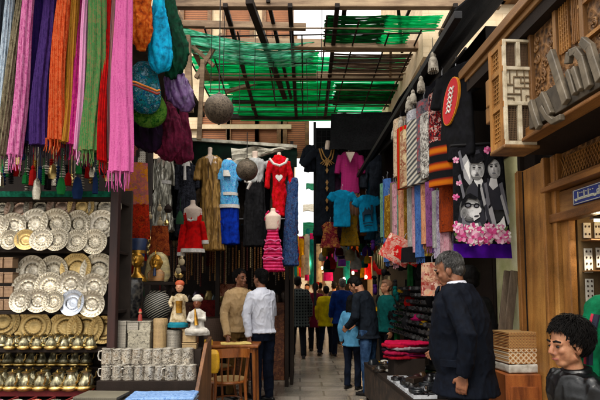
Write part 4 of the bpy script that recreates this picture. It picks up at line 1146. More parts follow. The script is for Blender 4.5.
MB().loft([(0, .3 * ks, 28.5 * ks, 7.2 * ks, 6.4 * ks), (0, .3 * ks, 31.5 * ks, 7.6 * ks, 6.8 * ks)], 24).build('band', M_GOLD, t)
p = W(157, 282, 4.85)
t = thing('pharaoh_mask', 'gold mask with flaring striped headcloth on the shelf', 'mask', p)
MB().loft([(0, 1 * ks, 0, 10 * ks, 4 * ks), (0, 1 * ks, 6 * ks, 13 * ks, 5 * ks), (0, 1.5 * ks, 14 * ks, 12 * ks, 6 * ks), (0, 1.5 * ks, 22 * ks, 10.5 * ks, 6.5 * ks), (0, 1.5 * ks, 27 * ks, 8 * ks, 5.5 * ks), (0, 1.5 * ks, 30 * ks, 4 * ks, 3 * ks)], 28, pw=2.6).build('headcloth', M_NEMES, t)
b = MB(); face(b, (0, -4 * ks, 19 * ks), 17 * ks); blob('face', b, M_GOLD, t, voxel=.006, smooth=2)
MB().loft([(0, -3.2 * ks, 1 * ks, 8 * ks, 4 * ks), (0, -3.2 * ks, 9 * ks, 8.5 * ks, 4.2 * ks), (0, -2.4 * ks, 13 * ks, 5 * ks, 4 * ks)], 20).build('collar', mat('collar_stripes', hx('#b9842a'), .35, .5, pat='stripez', sc_=30, cols=['#1c3a5c', '#c29a3c', '#8a3a22']), t)
MB().tube([(0, -8.5 * ks, 13.5 * ks), (0, -9 * ks, 6 * ks)], [1.1 * ks, 1.5 * ks], 8).build('beard', M_NAVYP, t)
MB().tube([(0, -4.5 * ks, 26.5 * ks), (0, -7 * ks, 28 * ks), (0, -6.5 * ks, 31 * ks), (0, -7.8 * ks, 32 * ks)], .7 * ks, 8).build('serpent', M_GOLD, t)
# figure of an old storyteller in cream robe with gold, and seated musician with white turban
M_CREAMCL = cloth('cream_robe', hx('#b9a889'), cols=['#7d6a4e', '#bfae90', '#d8ccb6'], sc_=30)
M_WHITECL = cloth('white_robe', hx('#cfcbc3'), cols=['#a39d92', '#d2cec6'], sc_=24)
M_FACEBR = mat('figurine_face', hx('#6b3a22'), .45, var=.2, bump=.05)
M_FACELT = mat('figurine_face_light', hx('#b98464'), .5, var=.15, bump=.05)
p = W(178, 327, 4.26); ks = k_(4.26)
t = thing('figurine', 'painted figurine of a man in a cream robe raising his arm', 'figurine', p)
MB().lathe([(0, 0), (10 * ks, 0), (10 * ks, 3 * ks), (8 * ks, 5 * ks), (0, 5 * ks)], 20).build('base', cloth('teal_base', hx('#2f6a78')), t)
b = MB().loft([(0, 0, 4 * ks, 9 * ks, 6 * ks), (0, 0, 12 * ks, 7.5 * ks, 5.5 * ks), (1 * ks, 0, 22 * ks, 5.5 * ks, 4.5 * ks), (1 * ks, 0, 29 * ks, 6.5 * ks, 4.5 * ks), (1 * ks, 0, 33 * ks, 2.5 * ks, 2.5 * ks)], 20, fold=.06)
b.tube([(-5 * ks, 0, 30 * ks), (-8 * ks, -2 * ks, 24 * ks), (-5 * ks, -6 * ks, 20 * ks)], [2.4 * ks, 2 * ks, 1.6 * ks], 8); b.tube([(6 * ks, 0, 30 * ks), (9 * ks, -3 * ks, 26 * ks), (6 * ks, -6 * ks, 32 * ks)], [2.4 * ks, 2 * ks, 1.5 * ks], 8)
blob('robe', b, M_CREAMCL, t, voxel=.006, smooth=2, fold=.002)
b = MB(); face(b, (1 * ks, -1 * ks, 39 * ks), 10 * ks); blob('head', b, M_FACELT, t, voxel=.005, smooth=1)
MB().ball((1 * ks, .4 * ks, 43 * ks), (4.6 * ks, 4.4 * ks, 3.6 * ks), 14).build('cap', mat('figurine_cap', hx('#b5502a'), .6), t)
MB().loft([(2 * ks, -5.5 * ks, 14 * ks, 3 * ks, 1.4 * ks), (2 * ks, -5.5 * ks, 26 * ks, 3.6 * ks, 1.6 * ks)], 12).build('sash', M_GOLD, t)
p = W(197, 335, 4.24); ks = k_(4.24)
t = thing('figurine', 'painted figurine of a seated musician in white turban and robe', 'figurine', p)
b = MB().loft([(0, 0, 0, 12.5 * ks, 7 * ks), (0, 0, 4 * ks, 12 * ks, 7 * ks), (0, 0, 8 * ks, 7 * ks, 5 * ks), (0, 0, 18 * ks, 6 * ks, 4.5 * ks), (0, 0, 23 * ks, 6.5 * ks, 4 * ks), (0, 0, 26 * ks, 2.5 * ks, 2.5 * ks)], 20, fold=.05)
b.tube([(-6 * ks, 0, 22 * ks), (-8 * ks, -3 * ks, 15 * ks), (-2 * ks, -7 * ks, 13 * ks)], [2.4 * ks, 2.1 * ks, 1.5 * ks], 8); b.tube([(6 * ks, 0, 22 * ks), (8 * ks, -3 * ks, 15 * ks), (2 * ks, -7 * ks, 17 * ks)], [2.4 * ks, 2.1 * ks, 1.5 * ks], 8)
b.tube([(-10 * ks, -2 * ks, 4 * ks), (0, -8 * ks, 4 * ks), (10 * ks, -2 * ks, 4 * ks)], 3.2 * ks, 10)
blob('robe', b, M_WHITECL, t, voxel=.006, smooth=2, fold=.002)
b = MB(); face(b, (0, -1 * ks, 31 * ks), 10 * ks); blob('head', b, M_FACEBR, t, voxel=.005, smooth=1)
b = MB().ball((0, 0, 35.5 * ks), (5.6 * ks, 5.2 * ks, 3.2 * ks), 16).ball((0, 0, 38 * ks), (3.6 * ks, 3.4 * ks, 2.2 * ks), 12); b.build('turban', M_WHITECL, t)
MB().tube([(-1 * ks, -6.5 * ks, 26 * ks), (1 * ks, -8 * ks, 10 * ks)], [.8 * ks, 2.2 * ks], 10).build('flute', M_GOLD, t)
p = W(140, 322, 4.28); ks = k_(4.28)
t = thing('figurine', 'tiny red-capped figurine standing on the inlaid boxes', 'figurine', p)
MB().lathe([(0, 0), (2.6 * ks, 0), (1.6 * ks, 7 * ks), (.8 * ks, 8 * ks), (0, 8 * ks)], 14).build('robe', mat('tiny_robe', hx('#8f2a20'), .6), t)
MB().ball((0, 0, 9.5 * ks), 1.7 * ks, 12).build('head', M_FACELT, t); MB().lathe([(1.6 * ks, 10.3 * ks), (.9 * ks, 13 * ks), (0, 13.2 * ks)], 12).build('cap', mat('tiny_cap', hx('#b02a20'), .6), t)
# hangings in the dark corner between bags and figurines
for i, (px, y0, y1, wpx, c, lab) in enumerate([(137, 163, 206, 20, ['#8a4a1e', '#c2823c', '#a85a6a', '#6a6a3a'], 'orange and gold woven hanging behind the pink fringe'), (138, 204, 240, 20, ['#3a1208', '#a83a18', '#5a1c10', '#c2562a'], 'dark red and orange hanging above the gilded queen'),
                                           (160, 226, 256, 16, ['#2a0f0a', '#5a241a', '#8a4a30', '#1a0a08'], 'brown beaded hanging above the gold mask')]):
    d = 5.0; p = W(px, y0, d); h = (y1 - y0) * k_(d)
    o = MB().loft([(0, 0, -h * u / 8, wpx * k_(d) / 2 * (1 + .03 * u), .03) for u in range(9)], 36, fold=.1, nf=9, seed=i).build('woven_hanging', cloth('hanging_%d' % i, hx(c[0]), pat='cells', cols=c, sc_=24), None, p); tag(o, lab, 'hanging')
# small framed pictures in the dark corner
for i, (px, py, c) in enumerate([(142, 157, '#c0b8a8'), (134, 150, '#7a3a2a')]):
    p = W(px, py, 5.2); t = thing('wall_frame', ['pale gridded', 'reddish'][i] + ' little frame hanging in the dark above the woven hanging', 'frame', p)
    MB().box((0, .01, 0), (.10, .015, .13)).build('panel', mat('frame_panel%d' % i, hx(c), .7, pat='check', sc_=14, cols=['#2a1510', c, c]), t, smooth=0)
    for x in (-.055, .055): MB().box((x, 0, 0), (.015, .025, .15)).build('edge', M_DARKWOOD, t, smooth=0)
# tassels, beads and small bags hanging between the scarves and the plates
HT = [('black', M_BLACKCLOTH), ('green', cloth('tassel_green', hx('#2a6a3a'))), ('silver', MP['s']), ('red', cloth('tassel_red', hx('#8a2020'))), ('striped', cloth('tassel_striped', hx('#777777'), pat='stripez', sc_=14, cols=['#0a0a0a', '#c8c4b8'])), ('blue', cloth('tassel_blue', hx('#1c2a4a'))), ('gold', M_BRASS)]
for i in range(46):
    px = -6 + i * 2.6 + R.uniform(-1, 1); py = R.uniform(146, 172); d = R.uniform(4.0, 4.3); nm, m = HT[i * 3 % 7]; p = W(px, py, d); s = R.uniform(.02, .034); L = R.uniform(.12, .26); k = i % 3
    if k == 0: b = MB().lathe([(0, -L), (s, -L), (s * .8, -L * .45), (s * .35, -L * .36), (s * .55, -L * .3), (s * .3, -L * .22), (0, -L * .2)], 14, fl=.08, nfl=6); kn = 'tassel'
    elif k == 1: b = MB().tube([(0, 0, -L * j / 16) for j in range(17)], [s * .75 if j % 2 else s * .3 for j in range(17)], 8); kn = 'bead string'
    else: b = MB().loft([(0, 0, -L, s * 1.1, s * .8), (0, 0, -L * .75, s * 1.5, s), (0, 0, -L * .35, s * .9, s * .7), (0, 0, -L * .25, s * .3, s * .3)], 16, fold=.12, nf=5, seed=i); kn = 'pouch'
    b.tube([(0, 0, -L * .3), (0, 0, .22)], .003, 5)
    o = b.build('hanging_charm', m, None, p); tag(o, 'small ' + nm + ' ' + kn + ' hanging between the scarves and the plates', 'charm', 'charms hanging over the plates')
# second, deeper row of scarves filling the gaps
S2 = [(6, -14, 148, 9, ['#1a1a22', '#4a5058', '#2a2c34'], 'dark slate scarf in the second row beside the pale blue one'), (28, 8, 150, 9, ['#3a1434', '#7a3a68', '#2a0c24'], 'dark plum scarf in the second row behind the grey one'), (38, 19, 144, 9, ['#2a0f3a', '#4a1f5a', '#1a0a24'], 'dark violet scarf in the second row behind the mauve one'), (60, 46, 138, 10, ['#10142c', '#2a2a50', '#0a0c1c'], 'ink blue scarf in the second row behind the orange one'),
      (72, 60, 147, 9, ['#7a1512', '#a82a1c', '#4a0c0a'], 'brick red scarf in the second row beside the tan one'), (93, 85, 154, 9, ['#8a2a5a', '#5a1a3a', '#b05a80'], 'raspberry scarf in the second row behind the green one'), (105, 98, 156, 9, ['#0a3a2a', '#1a5a44', '#062018'], 'deep green scarf in the second row beside the red one'), (113, 106, 158, 9, ['#1a2440', '#3a4a6a', '#0c1224'], 'slate blue scarf in the second row behind the striped one')]
for i, (a, b_, y, wd, cs_, lab) in enumerate(S2): scarf(a, b_, y, wd, 3.78, pais('second_scarf_%d' % i, cs_), lab, 31 + i)
# ------------------------------------------------------------ globe lamps of pierced metal
M_GLOBE = mat('pierced_metal', hx('#4a4034'), .45, .6, pat='cells', sc_=70, cols=['#16120e', '#453b30', '#6f6252', '#2a241d'], bump=.6)
for px, py, r, d, lab in ((219, 109, 15, 5.0, 'larger dark pierced metal globe lamp under the roof beams'), (247, 170, 11, 6.3, 'smaller dark pierced metal globe lamp before the white blouse')):
    p = W(px, py, d); rr = r * k_(d)
    t = thing('globe_lamp', lab, 'lamp', p, 0, 'pierced globe lamps')
    MB().ball((0, 0, 0), rr, 40, 0, 28).build('globe', M_GLOBE, t)
    MB().lathe([(rr * .18, rr * .97), (rr * .2, rr * 1.05), (rr * .1, rr * 1.12), (rr * .05, rr * 1.2), (0, rr * 1.2)], 16).build('cap', M_GLOBE, t)
    MB().lathe([(0, -rr * 1.12), (rr * .06, -rr * 1.1), (rr * .12, -rr * .98), (0, -rr * .95)], 14).build('finial', M_GLOBE, t)
    MB().tube([(0, 0, rr * 1.15), (0, 0, (5.0 if d < 6 else 3.55) - p.z)], .006, 6).build('chain', M_BLACK, t)

# ------------------------------------------------------------ dresses on mannequins
def pxl(mb, rows, c, d, dep=.55, n=40, fold=0., nf=9, seed=0., yo=0.):
    """loft through rows of (photo y, photo x, half width[, depth ratio[, fold scale]]) round the point c"""
    ss = []
    for q in rows:
        p = W(q[1], q[0], d) - c
        h = q[2] * k_(d)
        ss.append((p.x, yo, p.z, h * .93, max(.012, h * (q[3] if len(q) > 3 else dep)), q[4] if len(q) > 4 else 1.))
    z = []
    for a, b_ in zip(ss, ss[1:]):
        kk = max(2, int(abs(a[2] - b_[2]) / .05))
        for k in range(kk):
            u = k / kk; z.append(tuple(a[i] + (b_[i] - a[i]) * u for i in range(6)))
    z.append(ss[-1])
    return mb.loft(z, n, fold=fold, nf=nf, seed=seed)
def limb(mb, pts, r, c, d, yo=0., n=12):
    """tube through photo points"""
    return mb.tube([W(x, y, d) - c + V((0, yo, 0)) for x, y in pts], [k * k_(d) for k in r] if hasattr(r, '__len__') else r * k_(d), n)
GRP = 'dresses displayed on the dress stall'
def mannequin(label, cx, ytop, ybot, d, body=None, head=None):
    c = W(cx, ybot, d)
    t = thing('dress_form', label, 'dress', c, 0, GRP)
    t['d'] = d
    if body:
        b = MB(); pxl(b, body, c, d, .6, 24)
        if head:
            hxp, hy, hr = head; p = W(hxp, hy, d) - c; b.ball(p, (hr * k_(d) * .82, hr * k_(d), hr * k_(d) * 1.25), 16)
        blob('mannequin', b, M_SKINW, t, voxel=.014, smooth=3)
    return t, c
def dress(t, c, nm, rows, m, d, dep=.5, fold=.14, nf=9, seed=0, sleeves=(), voxel=.011, fl=.014, yo=0.):
    b = MB(); pxl(b, rows, c, d, dep, 36, fold, nf, seed, yo)
    for pts, r in sleeves: limb(b, pts, r, c, d, yo)
    return blob(nm, b, m, t, voxel=voxel, smooth=1, fold=fl, ff=(17, 17, 3.2), seed=seed)

M_SILV = mat('silver_lame', hx('#8d897c'), .28, .8, pat='noise', sc_=14, st=(3, 3, .35), cols=['#3d3a33', '#8b8778', '#d9d5c5'], bump=.6)
M_LACE = cloth('black_lace', hx('#1a1a1e'), pat='cells', sc_=42, cols=['#08080a', '#15151a', '#3c3e46', '#0c0c10'])
M_GOLDB = mat('gold_brocade', hx('#8a6428'), .45, .35, pat='noise', sc_=16, st=(2.2, 2.2, .12), cols=['#2d1e0b', '#7a5824', '#a8803e', '#4e3616'], bump=.5)
M_REDV = cloth('red_velvet', hx('#b50f1c'), cols=['#7d0710', '#b81220', '#cf2a34'], sc_=14)
M_FUR = cloth('white_trim', hx('#d8d4ce'), sc_=60)
M_TURQP = cloth('turquoise_pattern', hx('#2c8bc2'), pat='cells', sc_=44, cols=['#0f4a9a', '#2f9ad0', '#8cc6e0', '#1a62b8', '#d5e2ea'])
M_ROYAL = cloth('royal_blue', hx('#12389a'), cols=['#0a2268', '#1543b0'], sc_=16)
M_CRIM = cloth('crimson_dress', hx('#b0102c'), cols=['#7f0a1e', '#bb1632', '#cf2f48'], sc_=20)
M_PINKD = cloth('hotpink_dress', hx('#b01648'), pat='stripez', sc_=7, cols=['#7a0d30', '#c01c54', '#cc5a80'])
M_INDIGO = cloth('indigo_print', hx('#1c2a50'), pat='cells', sc_=30, cols=['#0a1022', '#1e2e58', '#43587a', '#101830', '#6a4a5a'])

D = 6.95
t, c = mannequin('shiny silver evening dress with pleated skirt, hung beneath the maroon bag', 164, 152, 231, D, [(151, 164, 2.5), (156, 164, 3), (160, 164, 8), (172, 164, 8)])
dress(t, c, 'dress', [(158, 164, 6), (164, 164, 8.5), (172, 164, 9), (182, 164, 7.8), (190, 163, 8.4), (208, 162, 10), (231, 161, 13.5, .5, 1.4)], M_SILV, D, fold=.12, nf=11, seed=1)
b = MB(); pxl(b, [(181, 164, 8.3), (184.5, 164, 8.3)], c, D, .55); b.build('belt', M_FUR, t)
for pts in ([(157, 160), (155, 172), (155, 190)], [(171, 160), (174, 172), (174, 186)]): limb(MB(), pts, [2.6, 2.2, 1.8], c, D).build('sleeve', M_SILV, t)
t, c = mannequin('black lace dress with white collar on a mannequin with a head', 187, 144, 236, D, [(160, 187, 2.6), (154, 187, 2.2), (166, 187, 7), (172, 187, 8)], (188, 150, 5))
dress(t, c, 'dress', [(163, 187, 6), (167, 187, 9), (176, 187, 9), (186, 187, 8), (198, 187, 9.5), (236, 186, 11.5)], M_LACE, D, seed=2, sleeves=[([(179, 166), (177, 176), (176, 190)], [3, 2.6, 2]), ([(195, 166), (198, 176), (198, 188)], [3, 2.6, 2])])
pxl(MB(), [(168, 187, 1.3, .5), (182, 187, 1.6, .5)], c, D, yo=-.13).build('jabot', M_FUR, t); pxl(MB(), [(163, 187, 4, .7), (167.5, 187, 4.6, .7)], c, D, yo=-.06).build('collar', M_FUR, t)
t, c = mannequin('long gold brocade kaftan on a white-necked mannequin', 211, 146, 250, D, [(147, 210, 2.6), (155, 210, 2.5), (158, 211, 9), (165, 211, 10)])
dress(t, c, 'dress', [(156, 211, 6), (160, 211, 12), (168, 211, 11), (180, 211, 9.5), (190, 211, 9.6), (208, 211, 11), (250, 212, 14, .5, 1.5)], M_GOLDB, D, fold=.09, nf=10, seed=3, sleeves=[([(202, 161), (198, 170), (197, 180)], [3.6, 3.6, 3.4]), ([(220, 161), (224, 170), (225, 180)], [3.6, 3.6, 3.4])])
b = MB(); b.poly([W(x, y, D - .18) - c for x, y in ((207.6, 156), (213.6, 156), (210.5, 164.5))], (0, .05, 0)); b.build('neckline', M_SKINW, t)
t, c = mannequin('short red dress with white trim on a bare-shouldered mannequin, hung lowest', 193, 199, 255, 6.66, [(200, 193, 3), (205, 193, 2.8), (209, 193, 10), (214, 193, 10), (222, 193, 8)])
dress(t, c, 'dress', [(213, 193, 10.2), (220, 193, 9.2), (228, 193, 6.8), (236, 193, 8.6), (251, 192, 12, .5, 1.6)], M_REDV, 6.66, fl=.006, fold=.07, seed=4, sleeves=[([(184, 222), (182, 236), (181, 254)], [2.6, 3.0, 3.6]), ([(202, 222), (204, 234), (205, 242)], [2.4, 2.8, 3])])
pxl(MB(), [(211.5, 193, 9.9), (215, 193, 10.2)], c, 6.66).build('fur_trim', M_FUR, t); pxl(MB(), [(249, 192, 13.6), (252.5, 192, 14)], c, 6.66, n=48, fold=.1, seed=4).build('fur_trim', M_FUR, t)
for pts, r in (([(181.2, 252.5), (181, 256)], 4.1), ([(205, 240.5), (205.2, 244)], 3.6)): limb(MB(), pts, r, c, 6.66).build('fur_trim', M_FUR, t)
b = MB(); limb(b, [(190, 221), (193, 222.2), (196, 221)], 1.1, c, 6.66, -.14, 8); b.build('bow', M_FUR, t)
t, c = mannequin('turquoise patterned top over royal blue skirt', 229, 158, 244, D, [(158, 229, 2.4), (162, 229, 5)])
dress(t, c, 'top', [(161, 229, 5), (165, 229, 9), (178, 229, 9.2), (188, 229, 8.6), (208, 229, 10.5)], M_TURQP, D, seed=5, sleeves=[([(222, 166), (219, 173), (218, 180)], [3, 2.8, 2.6]), ([(236, 166), (239, 173), (240, 180)], [3, 2.8, 2.6])])
dress(t, c, 'skirt', [(206, 229, 10), (222, 229, 10.5), (244, 229, 11, .5, 1.5)], M_ROYAL, D, fold=.1, seed=6)
pxl(MB(), [(193, 229, 9.8), (196, 229, 9.9)], c, D, .56).build('trim', M_FUR, t); pxl(MB(), [(205, 229, 11.4), (208.5, 229, 11.8)], c, D, .56).build('trim', M_FUR, t); pxl(MB(), [(172, 227, 3, .4), (178, 228, 4.2, .4)], c, D, yo=-.1).build('trim', M_FUR, t)
t, c = mannequin('white blouse over long black skirt behind the smaller globe', 256, 150, 246, D, [(151, 255, 3.4), (158, 255, 3), (162, 255, 8)])
dress(t, c, 'top', [(159, 255, 7), (163, 256, 10), (172, 256, 9), (183, 255, 8.6)], cloth('grey_blouse', hx('#a9aaa8'), sc_=12), D, seed=7, sleeves=[([(265, 163), (270, 168), (272, 174)], [3.5, 3.4, 3.2]), ([(247, 163), (243, 170), (242, 176)], [3.5, 3.4, 3.2])])
dress(t, c, 'skirt', [(182, 255, 9), (200, 255, 10.5), (246, 255, 13, .5, 1.5)], M_BLACKCLOTH, D, fold=.1, seed=8)
b = MB(); limb(b, [(246, 184), (252, 186), (249, 192)], [1.6, 2.2, 1.2], c, D, -.2); b.build('knot', M_FUR, t)
t, c = mannequin('fitted red dress with a white heart on the chest', 279, 152, 216, D - .1, [(152, 279, 2.4), (158, 279, 2.4), (160, 279, 7)])
dress(t, c, 'dress', [(155, 279, 3), (160, 279, 8.5), (166, 279, 9.2), (176, 279, 7), (183, 279, 6), (194, 279, 7.2), (206, 279, 6.2), (216, 280, 5)], M_CRIM, D - .1, seed=9, sleeves=[([(271, 162), (268, 174), (267, 188)], [3, 2.5, 2.2]), ([(287, 162), (290, 174), (291, 186)], [3, 2.5, 2.2])])
b = MB(); hp = [(279 + 3.6 * 16 * math.sin(a) ** 3 / 16, 177.5 - 4.2 * (13 * math.cos(a) - 5 * math.cos(2 * a) - 2 * math.cos(3 * a) - math.cos(4 * a)) / 17) for a in [2 * PI * i / 26 for i in range(26)]]
b.poly([W(x, y, D - .27) - c for x, y in hp], (0, .06, 0)); b.build('heart', M_FUR, t)
b = MB(); limb(b, [(270, 161), (274, 166), (280, 168), (286, 165), (288, 161)], [1.3] * 5, c, D - .1, -.13, 8); b.build('collar', M_FUR, t)
t, c = mannequin('hot pink tiered dress on a mannequin below the heart dress', 273, 208, 271, 6.6, [(208, 273, 3), (212, 273, 3), (216, 273, 9), (222, 273, 8.5), (230, 273, 7.5)])
dress(t, c, 'dress', [(219, 273, 7.4), (226, 273, 7), (232, 273, 5.8), (240, 273, 7.8), (241, 273, 7.2), (248, 273, 9), (249, 273, 8.2), (257, 273, 10.4), (258, 273, 9.4), (271, 274, 11.2, .5, 1.5)], M_PINKD, 6.6, fold=.07, seed=10, sleeves=[([(266, 220), (267, 214), (269, 211)], [1.2] * 3), ([(280, 220), (279, 214), (277, 211)], [1.2] * 3)])
b = MB()
for y, w_ in ((240, 7.9), (248.5, 9), (257.5, 10.2)):
    b = MB(); limb(b, [(273 + w_ * math.cos(a), y + 2.5 - 2.2 * abs(math.sin(a * 2.5))) for a in [PI * i / 16 for i in range(17)]], .7, c, 6.6, -.095, 6)
    b.build('lace_tier', cloth('tier_lace', hx('#c26a8c')), t)
t, c = mannequin('dark indigo printed dress at the stall corner', 293, 176, 265, 6.85)
dress(t, c, 'dress', [(178, 293, 4), (184, 293, 6), (200, 292, 6), (230, 291, 7), (265, 290, 8)], M_INDIGO, 6.85, seed=11, fold=.1)
for i, (px, y0, y1, w_, col, lab) in enumerate([(146, 166, 240, 7, '#1d1514', 'brown-black dress half hidden beside the silver one'), (176, 178, 240, 6, '#0c0c0e', 'plain black dress between silver and lace ones'), (240, 182, 244, 6, '#2b2622', 'dark brown dress between blue skirt and black skirt'), (288, 208, 262, 5, '#18202e', 'slate dress tucked behind the hot pink one'), (264, 190, 246, 6, '#101014', 'black dress squeezed behind the heart dress'), (204, 200, 250, 6, '#2e2416', 'dark olive dress behind the short red one')]):
    t, c = mannequin(lab, px, y0, y1, 7.6)
    dress(t, c, 'dress', [(y0, px, w_ * .6), (y0 + 5, px, w_), (y0 + 20, px, w_ * .9), (y1, px, w_ * 1.2, .5, 1.5)], cloth('dull_dress%d' % i, hx(col), var=.5), 7.6, seed=20 + i, fold=.1)

# more garments packed between and behind the dresses
PK = ['#3a1a1c', '#1a1a20', '#4a3a24', '#22303a', '#5a2a34', '#14141a', '#6a5a44', '#2a1a2e', '#1c2a24', '#7a6a5a', '#101014', '#4a1420']
PN = ['dull red', 'black', 'olive brown', 'slate', 'dusty rose', 'ink black', 'sand', 'aubergine', 'bottle green', 'stone', 'jet black', 'wine red']
for i in range(24):
    px = 142 + i * 6.4 + R.uniform(-2, 2); y0 = R.uniform(158, 196); y1 = y0 + R.uniform(44, 76); w_ = R.uniform(4.5, 7.5); dd = 7.62 + .09 * (i % 3)
    t, c = mannequin(PN[i % 12] + ' garment hanging in the packed second row of the dress stall' + (', shorter one' if i >= 12 else ''), px, y0, y1, dd)
    dress(t, c, 'dress', [(y0, px, w_ * .6), (y0 + 4, px, w_), (y0 + 20, px, w_ * .85), (y1, px, w_ * 1.15, .5, 1.5)], cloth('pack_%d' % (i % 12), hx(PK[i % 12]), pat='cells' if i % 3 == 0 else 'noise', sc_=24, var=.6), dd, seed=40 + i, fold=.13, voxel=.02)
# bead strands hanging in the dark below the dresses
BEADC = ['#7a4a22', '#a87a3a', '#4a2a1a', '#8a6a4a', '#5a1f18', '#b59a6a', '#3a3024', '#8a5a2a']
for i in range(44):
    px = 166 + i * 2.9 + R.uniform(-1, 1); y0 = R.uniform(238, 252); y1 = R.uniform(268, 287); d = 7.5 + R.uniform(-.08, .1)
    if 178 < px < 206: y0 += 8
    c = W(px, y0, d); L = c.z - W(px, y1, d).z; b = MB(); n = int(L / .028)
    b.tube([(0, 0, -L * k / (2 * n)) for k in range(2 * n + 1)], [.016 if k % 2 else .006 for k in range(2 * n + 1)], 7)
    o = b.build('bead_strand', mat('bead_%d' % (i % 8), hx(BEADC[i % 8]), .35, .2, var=.4, sc_=40), None, c)
    tag(o, 'long strand of brown and amber beads hanging below the dresses', 'beads', 'bead strands under the dresses')
for i in range(26):
    px = 120 + i * 6.6 + R.uniform(-2, 2); y0 = R.uniform(286, 296); d = 7.75; c = W(px, y0, d); s = R.uniform(5, 9) * k_(d); cc = hx(R.choice(['#6b2a1c', '#8a5a30', '#3a2c22', '#a0884e', '#7a1f26', '#4a3a4e', '#2e3a3a']))
    o = MB().lathe([(0, 0), (s * .5, 0), (s * .6, s * .5), (s * .45, s * 1.1), (s * .3, s * 1.3), (s * .35, s * 1.5), (0, s * 1.5)], 16).build('counter_pot', mat('pot_%d' % i, cc, .4, .3, var=.4), None, (c.x, 7.95 + .12 * (i % 2), 1.241))
    tag(o, 'small dark pot among those crowding the carved counter', 'pot', 'little pots on the carved counter')
for i, (px, y0, y1, wpx, c, lab) in enumerate([(232, 284, 296, 30, ['#2a1410', '#6b3a2a', '#8a6a5a', '#3a1f18'], 'reddish brown rug draped over the carved counter'), (205, 300, 322, 24, ['#1a0a0a', '#4a1a1a', '#6b2a28', '#241010'], 'dark red cloth hanging on the counter front')]):
    d = 7.6; p = W(px, y0, d); h = (y1 - y0) * k_(d); ww = wpx * k_(d)
    o = MB().loft([(0, 0, -h * u / 6, ww / 2, .03) for u in range(7)], 40, fold=.06, nf=11, seed=i).build('draped_rug', cloth('rug_%d' % i, hx(c[0]), pat='cells', cols=c, sc_=20), None, p); tag(o, lab, 'rug')

# ------------------------------------------------------------ cafe table, chairs and what lies on them
M_CHAIR = mat('chair_wood', hx('#8a4f22'), .35, pat='wood', sc_=12, st=(1, 1, .2), cols=['#4a230c', '#8a4c1e', '#a9662c'], bump=.1)
M_CANE = mat('cane_seat', hx('#8a6a3e'), .6, pat='check', sc_=40, cols=['#4a3418', '#8d6b3f', '#a98a58'], bump=.3)
def chair(label, loc, rz):
    t = thing('bentwood_chair', label, 'chair', loc, rz, 'bentwood chairs at the cafe table')
    MB().lathe([(0, .455), (.19, .455), (.2, .465), (.2, .485), (.185, .49), (0, .488)], 28).build('seat', M_CANE, t)
    MB().tube([(.2 * math.cos(a), .2 * math.sin(a), .462) for a in [2 * PI * i / 28 for i in range(29)]], .018, 8).build('seat_ring', M_CHAIR, t)
    for x in (-1, 1):
        MB().tube([(x * .15, .15, .46), (x * .17, .18, .2), (x * .19, .2, 0)], [.018, .016, .013], 10).build('leg', M_CHAIR, t)
        MB().tube([(x * .19, -.24, 0), (x * .17, -.19, .22), (x * .16, -.17, .46), (x * .175, -.2, .66), (x * .185, -.24, .86)], [.014, .016, .018, .017, .015], 10).build('back_post', M_CHAIR, t)
    n = 10
    top = [(.19 * math.sin(PI / 2 * k), -.24 - .05 * math.cos(PI / 2 * k), .80 + .02 * math.cos(PI / 2 * k)) for k in [-1 + 2 * i / n for i in range(n + 1)]]
    b = MB()
    for a, c in zip(top, top[1:]): b.bar(a, V(c) + (V(c) - V(a)) * .08, .022, .10)
    b.build('top_rail', M_CHAIR, t)
    t.scale = (1, 1, .94)
    for x in (-.09, -.03, .03, .09): MB().tube([(x, -.185, .47), (x * 1.15, -.225, .64), (x * 1.2, -.275, .77)], .008, 8).build('spindle', M_CHAIR, t)
    MB().tube([(.155 * math.cos(a), .01 + .165 * math.sin(a), .24) for a in [2 * PI * i / 24 for i in range(25)]], .010, 8).build('stretcher', M_CHAIR, t)
    return t
chair('bentwood chair with its back to the viewer, a yellow packet hanging from it', (W(225, 398, 5.35).x + .02, 5.45, 0), .28)
chair('bentwood chair half hidden behind the table on the dark side', (W(214, 390, 6.2).x, 6.35, 0), -1.9)
t = thing('cafe_table', 'small square wooden cafe table between the chairs and the two men', 'table', (W(233, 348, 5.95).x, 5.95, 0))
MB().box((0, 0, .775), (.66, .5, .03)).build('tabletop', M_CHAIR, t, smooth=0, bev=.008)
MB().box((0, 0, .73), (.58, .42, .06)).build('apron', M_CHAIR, t, smooth=0)
for x in (-.27, .27):
    for y in (-.19, .19): MB().tube([(x, y, .74), (x * 1.08, y * 1.08, 0)], [.024, .017], 10).build('leg', M_CHAIR, t)
M_YEL = mat('yellow_paper', hx('#d8a21e'), .55, var=.15, sc_=30)
p = t.location
o = blob('yellow_bag', MB().box((0, 0, .006), (.36, .2, .010)).ball((.1, 0, .01), (.08, .06, .015)), mat('paper_pale', hx('#d9bc6a'), .6, var=.25, sc_=8), None, (p.x + .05, p.y - .1, .792), .2, .006, 2, .006); tag(o, 'crumpled pale yellow paper spread over the cafe table', 'paper')
o = MB().box((0, 0, .03), (.10, .07, .06)).build('yellow_packet', M_YEL, None, (p.x - .27, p.y - .2, .791), .3, smooth=0, bev=.004); tag(o, 'small yellow packet standing on the table corner', 'packet')
o = blob('yellow_packet', MB().loft([(0, 0, 0, .05, .035), (0, 0, .05, .068, .042), (0, 0, .2, .062, .04), (0, 0, .24, .04, .012)], 16, pw=3), M_YEL, None, W(213, 373, 5.12), .1, .006, 2, .004); tag(o, 'bulging yellow packet hanging from the chair back', 'packet')
